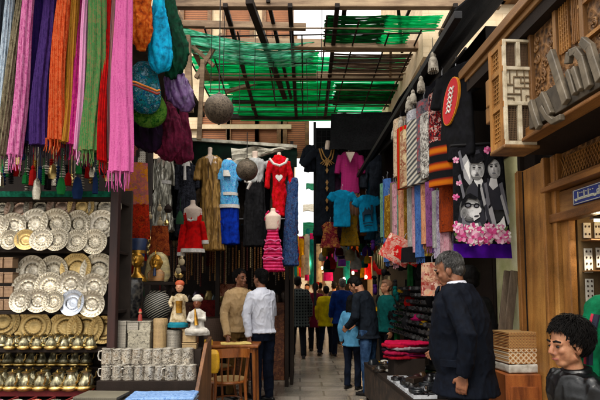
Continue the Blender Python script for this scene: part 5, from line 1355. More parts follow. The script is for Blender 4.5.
# round dark basket behind the chairs
p = W(207, 330, 6.66)
o = MB().lathe([(0, 0), (.3, 0), (.36, .15), (.34, .4), (.26, .55), (.24, .55), (.3, .4), (.3, .1), (0, .05)], 28, fl=.02, nfl=14).build('woven_basket', mat('basket', hx('#2e2018'), .7, pat='check', sc_=30, cols=['#0c0806', '#33231a', '#5a4230'], bump=.5), None, (p.x, 6.9, .5)); tag(o, 'big dark woven basket on a crate behind the chairs', 'basket')
o = MB().box((0, 0, .25), (.6, .5, .5)).build('wooden_crate', M_DARKWOOD, None, (p.x, 6.9, 0), smooth=0, bev=.006); tag(o, 'dark wooden crate under the woven basket', 'crate')
# clutter hanging and standing in the dark corner between the plate rack and the dress stall
MC = [('brass', M_BRASS), ('red', cloth('trinket_red', hx('#7a1c18'))), ('tan', cloth('trinket_tan', hx('#9a7a52'))), ('dark', cloth('trinket_dark', hx('#221a18'))), ('green', cloth('trinket_green', hx('#27402e'))), ('cream', cloth('trinket_cream', hx('#a89a80')))]
for i in range(44):
    px = R.uniform(116, 182); py = R.uniform(205, 300); d = R.uniform(5.15, 5.5)
    if 128 < px < 170 and 236 < py < 285: d = 5.35
    nm, m = MC[i % 6]; s = R.uniform(.03, .055); p = W(px, py, d)
    k = i % 3
    if k == 0: b = MB().lathe([(0, -s * 1.6), (s * .6, -s * 1.5), (s, -s * .8), (s * .8, 0), (s * .3, s * .4), (s * .15, s * .7), (0, s * .7)], 16)
    elif k == 1: b = MB().loft([(0, 0, -s * 3, s * .9, s * .3), (0, 0, -s * 1.5, s * .8, s * .4), (0, 0, 0, s * .3, s * .2)], 14, fold=.15, nf=5, seed=i)
    else: b = MB().ball((0, 0, -s), (s * .9, s * .5, s * 1.1), 14).ball((0, 0, s * .4), s * .45, 10)
    b.tube([(0, 0, 0), (0, 0, s * 3)], .003, 5)
    o = b.build('hanging_trinket', m, None, p); tag(o, 'small ' + nm + ' ' + ['bell', 'tassel', 'doll'][k] + ' hanging in the dark corner by the plate rack', 'trinket', 'trinkets hanging in the dark corner')
# ------------------------------------------------------------ robes and shirts hung over the alley on the grid board
def hang(name, label, cat, cx, ytop, ybot, d, rows, m, sleeves=(), group=None, seed=0, fold=.10, dep=.15, voxel=.012, fl=.009, rz=0., hook=True):
    c = W(cx, ytop, d)
    t = thing(name, label, cat, c, rz, group)
    b = MB(); pxl(b, rows, c, d, dep, 36, fold, 9, seed)
    for pts, r in sleeves: b.tube([W(x, y, d) - c for x, y in pts], [(k * k_(d), k * k_(d) * .55) for k in r], 12)
    blob('cloth', b, m, t, voxel=voxel, smooth=2, fold=fl, ff=(16, 16, 4), seed=seed)
    if hook:
        MB().tube([(0, 0, -.02), (0, 0, .05), (.015, 0, .075), (.0, 0, .095)], .004, 6).build('hanger_hook', M_STEEL, t)
    return t, c
M_GALA = cloth('black_galabeya', hx('#181a20'), sc_=14, cols=['#0e1014', '#20242c'])
M_EMBR = mat('gold_embroidery', hx('#9a6a2c'), .5, .3, sc_=60, cols=['#5a3a14', '#b08038'])
M_MAGP = cloth('magenta_check', hx('#8a1a5a'), pat='check', sc_=22, cols=['#4f0f38', '#9a1f62', '#b04a78'])
M_CYAN = cloth('turquoise_shirt', hx('#1288ae'), cols=['#0b6686', '#1590b8'], sc_=12)
D9 = 8.95
M_MANN = M_SKINW
t, c = hang('galabeya', 'long black galabeya with gold embroidered yoke', 'robe', 326, 146, 236, D9, [(147, 326, 5), (150, 326, 11), (160, 326, 11), (180, 326, 10), (205, 325, 10.5), (236, 324, 11.5, .25, 1.4)], M_GALA,
            [([(316, 151), (309, 158), (303, 166)], [4.5, 4.2, 4]), ([(336, 151), (340, 164), (342, 178)], [4.5, 4, 3.5])], 'robes on the grid board', 1)
for pts in ([(319, 150), (322, 160), (327, 166), (332, 160), (334, 150)], [(321, 150), (324, 157), (327, 161), (330, 157), (332, 150)]): limb(MB(), pts, .8, c, D9, -.085, 6).build('embroidery', M_EMBR, t)
for y in (164, 170, 182, 188, 200, 208): MB().poly([W(x, yy, D9 - .11) - c for x, yy in ((325.5, y), (327, y - 2.5), (328.5, y), (327, y + 3.5))], (0, .04, 0)).build('embroidery', M_EMBR, t)
for a in range(7): limb(MB(), [(327, 160), (327 + (a - 3) * 2.3, 168 - abs(a - 3))], .5, c, D9, -.09, 6).build('embroidery', M_EMBR, t)
b = MB(); limb(b, [(327, 150), (328, 141)], [2.6, 2.2], c, D9, 0, 12); b.build('neck_form', M_MANN, t)
t, c = hang('dress_form', 'magenta chequered dress on a mannequin neck between the black robes', 'dress', 350, 149, 232, D9 - .05, [(152, 350, 7), (156, 350, 10), (170, 350, 8.5), (182, 350, 9), (196, 350, 10), (232, 350, 9)], cloth('lower_multi', hx('#6a4a3a'), pat='stripe', sc_=11, cols=['#2a4a3a', '#a0502a', '#7a1f4a', '#c0a060', '#284a6a']), (), None, 2, dep=.35)
b = MB(); pxl(b, [(152, 350, 7.4), (156, 350, 10.6), (170, 350, 9.2), (182, 350, 9.7), (194, 350, 10.6)], c, D9 - .05, .4); limb(b, [(341, 156), (338, 166), (337, 174)], [3.4, 3, 2.8], c, D9 - .05); limb(b, [(360, 156), (362, 166), (363, 174)], [3.4, 3, 2.8], c, D9 - .05)
blob('bodice', b, M_MAGP, t, voxel=.014, smooth=2, fold=.005, ff=(16, 16, 4))
b = MB(); b.poly([W(x, y, D9 - .27) - c for x, y in ((346, 152), (355, 152), (350.5, 162))], (0, .08, 0)); b.build('neck_opening', M_MANN, t); limb(MB(), [(350, 153), (351, 146)], [2.6, 2.3], c, D9 - .05).build('neck_form', M_MANN, t)
hang('galabeya', 'plain charcoal robe with wide sleeves by the black canopy', 'robe', 379, 154, 218, D9, [(155, 379, 5), (158, 379, 12), (170, 379, 11), (190, 380, 11), (218, 380, 13, .25, 1.4)], cloth('charcoal_robe', hx('#2c3038'), cols=['#191c22', '#343943'], sc_=10), [([(369, 159), (364, 172), (363, 188)], [4.6, 4.4, 4.2]), ([(390, 159), (394, 170), (396, 180)], [4.6, 4.2, 4])], 'robes on the grid board', 4)
hang('galabeya', 'dark robe edge hanging highest beside the bright gap', 'robe', 310, 144, 172, 9.1, [(145, 310, 4), (150, 310, 7), (172, 311, 7)], M_GALA, [([(306, 150), (303, 158), (301, 164)], [3, 2.6, 2.4])], 'robes on the grid board', 5)
for i, (cx, y0, sc__, lab) in enumerate(((342, 189, 1.0, 'turquoise shirt hanging before the magenta dress, the one nearer the embroidered robe'), (366, 194, 1.05, 'turquoise shirt with a dark camel print, hanging lowest'))):
    t, c = hang('tee_shirt', lab, 'shirt', cx, y0, y0 + 38, D9 - .35 - .05 * i, [(y0 + 1, cx, 4), (y0 + 3, cx, 9.5 * sc__), (y0 + 12, cx, 8.6 * sc__), (y0 + 38, cx, 9.4 * sc__)], M_CYAN,
                [([(cx - 8, y0 + 5), (cx - 12.5, y0 + 11)], [4, 3.8]), ([(cx + 8, y0 + 5), (cx + 12.5, y0 + 11)], [4, 3.8])], 'turquoise souvenir shirts', 6 + i, .03, .13)
    if i == 1:
        b = MB(); dd = D9 - .40 - .085
        b.poly([W(cx + x, y0 + y, dd) - c for x, y in ((-5, 24), (-5, 18), (-3, 16.5), (-2, 13), (0, 16), (1.5, 13), (3, 17), (4, 15), (4, 11), (6, 11.5), (5.5, 18), (4.5, 20), (4.5, 26), (3.6, 26), (3, 20), (-3.5, 20.5), (-4, 26), (-5, 26))], (0, .06, 0))
        limb(b, [(cx - 5, y0 + 29), (cx, y0 + 28.4), (cx + 5, y0 + 29)], .5, c, dd, .02, 6); limb(b, [(cx - 4, y0 + 31.5), (cx, y0 + 31), (cx + 4, y0 + 31.5)], .5, c, dd, .02, 6)
        b.build('print', mat('shirt_print', hx('#0a2a3c'), .8), t)
        t.rotation_euler.y = -.08
# more garments filling the grid board behind the robes
for i, (cx, y0, y1, w_, cs_, lab) in enumerate([(338, 152, 238, 7, ['#1a1420', '#3a2434', '#241a2a'], 'deep aubergine dress hanging between the two robes at the back'), (361, 160, 236, 7, ['#2a1c14', '#5a3a22', '#3a2818'], 'brown patterned dress behind the magenta one'), (371, 156, 240, 6, ['#14202a', '#2a4454', '#1a2c38'], 'slate blue dress behind the charcoal robe'), (391, 164, 242, 7, ['#241218', '#5a2a38', '#3a1a24'], 'wine coloured dress at the dark end of the grid board'), (350, 214, 246, 9, ['#3a2a14', '#8a6a2a', '#1a3a34'], 'gold and green skirt below the turquoise shirts'), (384, 216, 246, 9, ['#101a24', '#34506a', '#a08a5a'], 'blue and tan skirt below the charcoal robe'), (330, 222, 248, 9, ['#2a1014', '#7a2a34', '#c09a5a'], 'red and gold skirt below the long galabeya')]):
    hang('hanging_dress', lab, 'dress', cx, y0, y1, D9 + (.12 if i < 4 else -.1), [(y0, cx, w_ * .5), (y0 + 4, cx, w_), (y0 + (y1 - y0) * .4, cx, w_ * .85), (y1, cx, w_ * 1.2, .2, 1.4)], cloth('grid_%d' % i, hx(cs_[0]), pat='cells', sc_=26, cols=cs_), (), 'dresses filling the grid board', 90 + i)
# ------------------------------------------------------------ white cloth lanterns under the canopy edge
M_LANT = cloth('lantern_cloth', hx('#b9b2a4'), cols=['#57514a', '#8a847a', '#aaa498'], sc_=24)
L0 = None
lp = [(433, 62, 4.05), (421, 84, 4.35), (413, 97, 4.65), (409, 104, 4.9), (401, 123, 5.3), (394, 133, 5.7)]
for i, (px, py, d) in enumerate(lp):
    lab = 'white bell-shaped cloth lantern, ' + ORD[i] + ' from the upper end of the canopy edge'
    p = W(px, py, d)
    if L0 is None:
        L0 = thing('cloth_lantern', lab, 'lantern', p, 0, 'white lanterns along the canopy edge')
        MB().lathe([(0, -.07), (.042, -.07), (.045, -.06), (.04, 0), (.028, .035), (.018, .045), (0, .045)], 20).build('shade', M_LANT, L0)
        MB().lathe([(.02, .04), (.026, .055), (.02, .075), (.010, .09), (0, .092)], 14).build('cap', M_LANT, L0)
        MB().lathe([(.019, .043), (.023, .048), (.019, .053)], 14).build('band', mat('lantern_band', hx('#7a4a3a'), .7), L0)
        f = MB()
        for k in range(16): a = 2 * PI * k / 16; f.tube([(.042 * math.cos(a), .042 * math.sin(a), -.066), (.043 * math.cos(a), .043 * math.sin(a), -.092)], .004, 5)
        f.build('fringe', M_LANT, L0); MB().tube([(0, 0, .09), (0, 0, .22)], .003, 6).build('cord', M_BLACK, L0)
    else: dup(L0, p, lab, R.uniform(0, 3), R.uniform(.8, .95))

# ------------------------------------------------------------ shirts and cloths hanging along the souvenir stall
def side(name, label, cat, px, ytop, ybot, d, wm, m, rz, seed, sleeves=False, group='souvenir clothes along the stall', hem=1.05, parts=None, th=.045, fold=.05):
    """garment in metres, turned by rz"""
    c = W(px, ytop, d); L = c.z - W(px, ybot, d).z
    t = thing(name, label, cat, c, rz, group)
    b = MB()
    rows = [(0, 0, -.005, wm * .2, th * .6)] + ([(0, 0, -.03, wm * .5, th)] if sleeves else [(0, 0, -.01, wm * .48, th)]) + [(0, 0, -L * u / 8, wm * .5 * (1 + (hem - 1) * u / 8), th, .4 + .1 * u) for u in range(1, 9)]
    b.loft(rows, 40, fold=fold, nf=7, seed=seed)
    if sleeves:
        for s in (-1, 1): b.tube([(s * wm * .4, 0, -.06), (s * wm * .6, 0, -.16), (s * wm * .7, 0, -.28)], [(.09, .05), (.085, .045), (.08, .04)], 12)
        blob('cloth', b, m, t, voxel=.01, smooth=2, fold=.006, ff=(12, 12, 4), seed=seed)
    else: b.build('cloth', m, t)
    MB().tube([(0, 0, -.02), (0, 0, .05), (.015, 0, .07), (0, 0, .09)], .004, 6).build('hanger_hook', M_STEEL, t)
    if parts: parts(t, L)
    return t
M_TBLK = cloth('black_tee', hx('#0d0d10'), sc_=14, cols=['#060607', '#141418'])
M_LOGO = mat('print_red', hx('#b5131c'), .7, var=.1, bump=.05); M_LOGOW = mat('print_white', hx('#d8d2c8'), .7, bump=0, var=.05); M_LOGOY = mat('print_yellow', hx('#d88a1c'), .7, bump=.0, var=.1)
def emblem(t, L):
    def ellipse(cx, cz, a, b_, rot, y, th, m, nm):
        pts = []
        for i in range(28):
            q = 2 * PI * i / 28; x, z = a * math.cos(q), b_ * math.sin(q)
            pts.append((cx + x * math.cos(rot) - z * math.sin(rot), y, cz + x * math.sin(rot) + z * math.cos(rot)))
        MB().poly(pts, (0, th, 0)).build(nm, m, t)
    ellipse(.0, -.31, .20, .092, 1.28, -.062, .03, M_LOGOY, 'print_edge')
    ellipse(.0, -.31, .192, .084, 1.28, -.066, .03, M_LOGO, 'print_emblem')
    b = MB()                                        # white scrawled script running up the emblem
    for k in range(6):
        z = -.40 + k * .036; x = -.02 + k * .009
        b.tube([(x - .03, -.068, z), (x - .01, -.068, z + .022), (x + .012, -.068, z - .004), (x + .03, -.068, z + .02)], .008, 6)
    
    b.build('print_script', M_LOGOW, t)
side('tee_shirt', 'black shirt with a big red and yellow oval emblem', 'shirt', 455.5, 67, 160, 3.98, .38, M_TBLK, -1.2, 3, True, parts=emblem)
side('tee_shirt', 'plain black shirt tucked behind the emblem shirt', 'shirt', 442, 76, 158, 4.45, .36, cloth('black_tee2', hx('#14141a'), sc_=12), -1.15, 4, True)
side('souvenir_scarf', 'black scarf with bright red and white print next to the black shirts', 'scarf', 437, 92, 178, 4.35, .20, cloth('s_bwr', hx('#5a1a1a'), pat='cells', sc_=26, cols=['#0a0a0c', '#c9c2b8', '#a01820', '#15151a', '#0a0a0c', '#2a3a6a']), -1.0, 5)
side('souvenir_scarf', 'white and black zebra print scarf', 'scarf', 429, 112, 178, 4.5, .22, cloth('s_zebra', hx('#8a8a88'), pat='cells', sc_=32, cols=['#101012', '#d0ccc4', '#2a2a2c', '#9a8a80']), -1.0, 6)
side('souvenir_scarf', 'broad grey and cream striped scarf', 'scarf', 419, 118, 184, 4.7, .34, cloth('s_greystripe', hx('#8a8884'), pat='stripez', sc_=3.4, cols=['#2c2e33', '#9a968c', '#c2bcae', '#4a4c50'], rot=(0, .5, 0)), -1.0, 7)
side('souvenir_scarf', 'cream scarf with a dark red figure', 'scarf', 410, 128, 186, 4.95, .28, cloth('s_cream', hx('#b9a888'), pat='cells', sc_=12, cols=['#c2b294', '#b8a688', '#6b2a20', '#c9ba9c']), -1.0, 8)
side('souvenir_scarf', 'red scarf with gold border by the last lantern', 'scarf', 405, 126, 188, 5.15, .24, cloth('s_red', hx('#a0161c'), pat='stripe', sc_=5, cols=['#b01a20', '#9a1218', '#8a5a1c']), -1.0, 9)
side('souvenir_scarf', 'black cloth with an orange printed hem hanging near the portraits', 'scarf', 444, 140, 186, 4.1, .26, cloth('s_orange_hem', hx('#1a1214'), pat='stripez', sc_=2.2, cols=['#0d0d0f', '#0d0d0f', '#7a2f22', '#a8642a']), -.6, 10)
low = [(396, 182, 250, 5.9, .2, ['#7a6a58', '#b8a88e', '#4a3a30'], 'beige fringed scarf, outermost of the lower row over the alley'), (400, 186, 262, 5.7, .24, ['#c9bfae', '#a02a1c', '#d2c8b8', '#c0b29a'], 'cream cloth with red corners in the lower row'), (406, 184, 246, 5.5, .22, ['#c27a3a', '#8a3a1c', '#d8b080', '#5a3a4a'], 'orange brown scarf in the lower row'),
       (411, 182, 250, 5.35, .22, ['#3a2a4a', '#8a6a9a', '#20182a', '#b8a0b8'], 'violet printed scarf in the lower row'), (417, 190, 254, 5.15, .26, ['#2a2438', '#6a5a8a', '#a8a0b8', '#7a2a4a', '#d0ccd0'], 'purple and white printed scarf in the lower row'), (422, 186, 256, 5.0, .22, ['#b87a3a', '#3a1f14', '#d8c090', '#8a2a2a'], 'tan patterned scarf in the lower row'),
       (427, 192, 250, 4.85, .2, ['#161a24', '#5a6a8a', '#c0c4c8', '#2a2e3a'], 'blue-grey patterned scarf in the lower row'), (432, 188, 256, 4.7, .2, ['#2a6a5a', '#c0a050', '#1a2a24', '#b04a2a'], 'green and gold patterned scarf in the lower row'), (437, 196, 252, 4.55, .18, ['#7a1f2a', '#c05a6a', '#2a1014', '#d8b0a0'], 'dark rose patterned scarf in the lower row'),
       (440, 206, 252, 4.45, .16, ['#143a9a', '#1a4ab8', '#0a226a'], 'bright blue scarf in the lower row'), (445, 190, 258, 4.3, .22, ['#b0a8b8', '#6a4a7a', '#d8d2dc', '#3a2a44'], 'lilac and white scarf beside the portraits'), (448, 176, 232, 4.2, .16, ['#0e0e12', '#a04a2a', '#1a1a20'], 'black scarf with rusty print beside the portraits')]
for i, (px, y0, y1, d, wm, cols, lab) in enumerate(low):
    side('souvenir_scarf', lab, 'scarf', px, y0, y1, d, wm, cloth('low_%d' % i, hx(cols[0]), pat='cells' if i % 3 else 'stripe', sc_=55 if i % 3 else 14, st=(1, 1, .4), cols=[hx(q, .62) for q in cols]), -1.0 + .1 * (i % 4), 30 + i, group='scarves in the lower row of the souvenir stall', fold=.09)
for i, (px, y0, y1, d, wm, cols, lab) in enumerate([(404, 238, 264, 5.3, .34, ['#b8ae9e', '#a02418', '#cfc6b6'], 'white and red pennant slanting at the stall corner'), (421, 246, 262, 5.0, .42, ['#0a0a0c', '#121214'], 'black folded cloth below the purple scarf'), (432, 262, 296, 4.5, .2, ['#c87a6a', '#b8a088', '#7a2a2a', '#d8c0b0'], 'pink and cream printed scarf draped over the sunglasses rack'), (409, 250, 262, 5.1, .3, ['#a82a1c', '#8a1f14', '#d0c4b0'], 'red cloth corner above the sunglasses rack')]):
    t = side('souvenir_cloth', lab, 'cloth', px, y0, y1, d, wm, cloth('cl_%d' % i, hx(cols[0]), pat='cells', sc_=9, cols=cols), -.5, 50 + i, group=None)
    if i in (0, 3): t.rotation_euler = (0, .5, -.5)
more = [(400, 118, 176, 5.5, .22, ['#6a1a1a', '#c8b8a0', '#3a1a1a'], 'brick red printed cloth behind the red scarf'), (414, 110, 170, 4.85, .2, ['#2a2a30', '#8a8a90', '#c8c8c8'], 'grey flecked cloth between cream and striped scarves'), (424, 100, 172, 4.6, .2, ['#101014', '#5a5a60', '#a02a2a'], 'charcoal cloth with red flecks by the striped scarf'), (427, 104, 176, 4.6, .18, ['#8a1a20', '#d8d0c4', '#1a1a1e'], 'red and white flecked cloth by the zebra scarf')]
for i, (px, y0, y1, d, wm, cs_, lab) in enumerate(more): side('souvenir_scarf', lab, 'scarf', px, y0, y1, d, wm, cloth('more_%d' % i, hx(cs_[0]), pat='cells', sc_=34, cols=cs_), -1.05, 60 + i, fold=.09)
fc = [('rose', ['#9a3a5a', '#d8b0b8', '#4a1a2a']), ('cobalt', ['#14307a', '#5a7ab0', '#0a1a3a']), ('mustard', ['#a07a2a', '#5a3a14', '#d0b060']), ('white', ['#c0bcb2', '#8a8a8a', '#d8d4cc']), ('jade', ['#1a5a4a', '#7aa08a', '#0a2a24']), ('coral', ['#b84a34', '#e0b090', '#6a1f14']), ('plum', ['#3a1a3a', '#8a5a8a', '#1a0a1a'])]
for i in range(21):
    d = 4.25 + i * .105; px = 300 + FPX * (1.30 - .03 * (i % 3) - BA * (d - 3.9)) / d; y0 = 182 + R.uniform(-4, 14); y1 = R.uniform(236, 264)
    nm, cs_ = fc[i * 3 % 7]
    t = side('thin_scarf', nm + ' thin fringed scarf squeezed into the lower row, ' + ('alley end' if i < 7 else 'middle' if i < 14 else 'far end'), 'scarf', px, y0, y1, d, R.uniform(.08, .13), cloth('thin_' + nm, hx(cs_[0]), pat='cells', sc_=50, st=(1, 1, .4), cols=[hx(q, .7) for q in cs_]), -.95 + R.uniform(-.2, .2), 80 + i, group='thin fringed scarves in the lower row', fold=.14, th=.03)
    L = W(px, y0, d).z - W(px, y1, d).z; f = MB()
    for k in range(9): f.tube([(-.045 + k * .011, 0, -L + .005), (-.046 + k * .0115, R.uniform(-.01, .01), -L - R.uniform(.04, .07))], .003, 5)
    f.build('fringe', MATS['thin_' + nm], t)
for d0, d1, z, lab in ((3.7, 5.9, 3.36, 'upper black rail that shirts hang from'), (4.0, 6.2, 2.55, 'lower black rail that the row of scarves hangs from')):
    pole('clothes_rail', lab, 'rail', V((1.32, d0, z)), V((1.22, d1, z)), .012, M_BLACK)

# ------------------------------------------------------------ big printed cloth with three grey portraits and pink flowers
PD = 3.84
c = W(482, 258, PD)
t = thing('printed_cloth', 'large hanging cloth with three black and white portraits, pink flowers and purple hem', 'printed cloth', c, 0)
M_PB = cloth('print_black', hx('#101013'), sc_=40, cols=['#0a0a0c', '#1c1c20'])
G = {k: cloth('print_grey_' + k, hx(v), bump=.05, dirt=.15, var=.08) for k, v in dict(a='#34343a', b='#6a6a70', c='#a8a8aa', d='#dadada', e='#f2f1ee').items()}
M_PINKF = [cloth('flower_%d' % i, hx(v), bump=.05, var=.12) for i, v in enumerate(['#c05a86', '#d08caa', '#dcbcc8', '#a84a70', '#dcd4d0'])]
M_LEAF = cloth('flower_leaf', hx('#5a6a44'), bump=.05)
M_PURP = cloth('purple_hem', hx('#4a1a86'), cols=['#36106a', '#521f94'], sc_=10)
def q_(x, y, dy=0.): return W(x, y, PD - dy) - c
MB().poly([q_(453, 150), q_(458, 147), (q_(500, 145)), q_(503, 152), q_(512, 258), q_(454, 257)], (0, .012, 0)).build('cloth', M_PB, t, smooth=0)
MB().poly([q_(453.6, 243.5, .004), q_(511, 244.5, .004), q_(512.4, 258.5, .004), q_(453.4, 257.5, .004)], (0, .006, 0)).build('hem', M_PURP, t, smooth=0)
LAY = [0.003]
def prt(pts, m, nm='print', parent=None):
    LAY[0] += .0006
    MB().poly([q_(x, y, LAY[0]) for x, y in pts], (0, .0005, 0)).build(nm, m, parent or t, smooth=0)
def ov(cx, cy, rx, ry, rot=0., n=22):
    return [(cx + rx * math.cos(a) * math.cos(rot) - ry * math.sin(a) * math.sin(rot), cy + rx * math.cos(a) * math.sin(rot) + ry * math.sin(a) * math.cos(rot)) for a in [2 * PI * i / n for i in range(n)]]
NG = 9
GR = [cloth('print_tone_%d' % i, (.02 + .75 * (i / (NG - 1)) ** 1.6,) * 3, bump=.04, dirt=.12, var=.06) for i in range(NG)]
def tone(cx, cy, rx, ry, k0, k1, rot=0., dx=0., dy=0., n=6):
    """printed half-tone: nested ovals from tone k0 (outside) to k1 (inside)"""
    for i in range(n):
        u = i / (n - 1); prt(ov(cx + dx * u, cy + dy * u, rx * (1 - .78 * u), ry * (1 - .78 * u), rot), GR[round(lerp_(k0, k1, u))])
def lerp_(a, b_, u): return a + (b_ - a) * u
# pale hand-drawn shapes beside the upper man
prt([(461, 160), (466, 154), (471, 165), (474, 178), (470, 186), (464, 178)], G['c']); prt([(464, 166), (468, 160), (471, 172), (470, 180)], G['e'])
# upper man: suit, neck, shirt, face, tall cap
tone(478, 197, 13, 16, 1, 2, 0, 0, 0, 4); tone(497, 202, 10, 20, 1, 2, 0, 0, 0, 4); prt([(466, 206), (467, 190), (472, 184), (477, 181), (484, 182), (490, 188), (491, 206)], G['a']); prt([(474, 181), (480, 190), (483, 181), (481, 176), (475, 176)], G['d']); prt([(478, 184), (480.5, 184), (481, 200), (478, 200)], M_PB)
tone(477, 169, 7.6, 11.5, 3, 7, 0, -1.5, 0); tone(474, 173, 3, 4, 6, 8, 0, 0, 0, 4); tone(481.5, 172, 2.2, 5.5, 5, 3, 0, 0, 0, 4); tone(477, 161.5, 5, 2.2, 5, 6, 0, 0, 0, 3)
prt([(470.6, 163), (470, 149), (481, 146.8), (484.5, 160), (478, 163.5)], M_PB); prt([(472, 151), (479, 149.5), (480, 153), (473, 155)], G['a'])
for x in (474, 479.5): prt(ov(x, 167.6, 1.5, .7), M_PB); prt(ov(x, 165.8, 2.0, .45), G['a'])
prt([(476.6, 168), (477.6, 168), (478.3, 172.4), (475.6, 172.4)], G['c']); prt(ov(477, 175, 2.3, .7), G['a'])
# woman: long dark hair, face, neck
prt([(485, 165), (488, 154), (494, 151), (500, 154), (503, 166), (504.5, 190), (498, 196), (490, 190), (488, 178)], M_PB); prt([(487, 178), (495, 181), (502, 188), (505, 210), (488, 210)], G['a'])
prt([(490.5, 178), (496.5, 178), (498, 186), (493, 190), (489, 185)], G['d']); tone(494.2, 169, 6.3, 10, 4, 8, -.1, -1, -1); tone(498.4, 171, 1.8, 5, 5, 3, -.1, 0, 0, 4)
for x, y in ((491.3, 166.6), (496, 166)): prt(ov(x, y, 1.4, .7), M_PB); prt(ov(x, y - 2, 1.9, .45, -.1), G['a'])
prt(ov(494, 173.2, 1.9, .8), G['b']); prt([(493.6, 167), (494.5, 167), (495, 170.6), (492.8, 170.6)], G['c']); prt([(486, 160), (492, 153), (499, 156), (494, 158.5), (488.6, 165)], M_PB)
# lower man in profile with glasses
prt([(458, 222), (460, 205), (466, 198), (476, 200), (484, 210), (487, 228), (460, 230)], G['a']); tone(470, 208, 10.5, 13, 2, 7, .15, 2.5, 1); tone(473, 214, 4, 4, 6, 8, 0, 0, 0, 4); tone(464, 213, 3.4, 6, 4, 2, .2, 0, 0, 4)
prt([(477, 202), (481.5, 209), (481, 212), (479, 213), (480, 217), (474, 221), (472, 214)], G['d']); prt([(461, 208), (462, 197), (470, 193), (478, 197.5), (476, 199.6), (468, 198), (464.5, 204)], M_PB)
prt(ov(468, 205, 3.6, 2.6), M_PB); prt(ov(476.6, 205.6, 3.0, 2.5), M_PB); prt(ov(468, 205.4, 2.2, 1.3), G['b']); prt(ov(476.6, 206, 1.8, 1.2), G['b']); prt([(471, 204), (474, 204.4), (474, 205.4), (471, 205)], M_PB)
prt(ov(476.6, 216, 2.6, .8, -.15), G['a']); prt([(462, 214), (466, 222), (474, 225), (480, 222), (484, 230), (462, 232)], G['b']); prt([(472, 224), (478, 223), (480, 231), (472, 232)], G['e'])
prt([(492, 228), (500, 222), (504, 216), (507, 232), (496, 236)], G['e']); prt([(488, 210), (492, 206), (497, 226), (491, 230)], G['c']); prt([(484, 200), (488, 196), (489, 214), (486, 222)], G['b'])
# flowers along the foot and edges
rr = random.Random(5)
for x0, y0, x1, y1, w_, k in ((458, 176, 463, 196, 2.2, 'b'), (484, 184, 488, 204, 2.5, 'b'), (499, 184, 506, 214, 3.2, 'b'), (480, 188, 484, 204, 2, 'c'), (458, 152, 462, 168, 2.2, 'b'), (500, 196, 508, 222, 2, 'c'), (484, 206, 490, 226, 2.6, 'a')): prt([(x0, y0), (x0 + w_, y0 - 2), (x1 + w_, y1), (x1, y1 + 3)], G[k])
def flower(cx, cy, r, mi):
    for k in range(7):
        a = k * 2 * PI / 7 + rr.random(); prt(ov(cx + r * .55 * math.cos(a), cy + r * .5 * math.sin(a), r * .5, r * .34, a, 12), M_PINKF[(mi + k % 2) % 5], 'flower')
    prt(ov(cx, cy, r * .22, r * .22, 0, 10), M_PINKF[3], 'flower')
for _ in range(30): x = rr.uniform(456, 508); prt(ov(x, rr.uniform(226, 241), 3.6, 1.2, rr.uniform(0, 3), 10), M_LEAF, 'leaf')
for _ in range(34): flower(rr.uniform(456, 509), rr.uniform(223, 243), rr.uniform(2.5, 5), rr.choice((1, 2, 4, 4, 2)))
for cx, cy, r, mi in ((462, 236, 6.5, 0), (473, 237, 7.5, 1), (484, 238, 6, 2), (492, 233, 7, 0), (501, 238, 6.5, 1), (508, 235, 4, 4), (468, 229, 4, 4), (481, 230, 4.2, 4), (457, 229, 4, 1), (499, 229, 4, 4), (487, 226, 3, 1), (456, 197, 3.6, 0), (456, 160, 3.5, 1), (488, 150, 4.2, 0), (459, 183, 3, 1)): flower(cx, cy, r, mi)
b = MB().tube([q_(450, 146), q_(505, 142.5)], .012, 8); b.build('rod', M_BLACK, t)

# ------------------------------------------------------------ sunglasses rack, tables, trays, boards
M_LENS = mat('black_lens', (.008, .008, .01), .12, spec=.6, bump=0)
t = thing('sunglasses_rack', 'tall black tiered rack crowded with sunglasses behind the trays', 'rack', (1.42, 6.1, 0), BA)
for k in range(8): MB().box((.0 + .02 * k, 0, .84 + .085 * k), (.05, 2.2, .012)).build('tier', M_BLACK, t, smooth=0)
MB().box((.24, 0, 1.15), (.03, 2.2, .9)).build('back_board', M_BLACKCLOTH, t, smooth=0)
for y in (-1.05, 0, 1.05): MB().box((.22, y, .8), (.04, .04, 1.6)).build('post', M_BLACK, t, smooth=0)
def glasses():
    fr = MB(); le = MB()
    for s in (-1, 1):
        c_ = V((s * .034, 0, 0)); ring = [(s * .034 + .026 * math.cos(a), 0, .021 * math.sin(a)) for a in [2 * PI * i / 14 for i in range(15)]]
        fr.tube(ring, .0035, 6); le.poly([(p[0], .001, p[2]) for p in ring[:-1]], (0, .002, 0)); fr.tube([(s * .06, 0, .008), (s * .066, .06, .008), (s * .066, .12, -.004)], .003, 6)
    fr.tube([(-.01, 0, .006), (0, -.002, .01), (.01, 0, .006)], .003, 6)
    return fr, le
S0 = None; n = 0
SF = ['#0a0a0b', '#1c1410', '#2a2a2c', '#5a3a20']
for k in range(8):
    for j in range(14):
        y = -1.0 + j * .15 + R.uniform(-.02, .02); p = t.matrix_basis @ V((-.03 + .02 * k, y, .872 + .085 * k))
        lab = 'dark sunglasses standing on a tier of the black rack'
        if S0 is None:
            S0 = thing('sunglasses', lab, 'sunglasses', p, -PI / 2 + .7, 'sunglasses on the black rack'); a_, b_ = glasses(); a_.build('frame', mat('glasses_frame', hx('#141012'), .25, spec=.6, sc_=3, cols=SF, hard=False), S0); b_.build('lens', M_LENS, S0)
        else: dup(S0, p, lab, -PI / 2 + .7 + R.uniform(-.3, .3))
t = thing('stall_table', 'long low stall table carrying glasses trays and folded scarves', 'table', (1.24, 5.3, 0), BA)
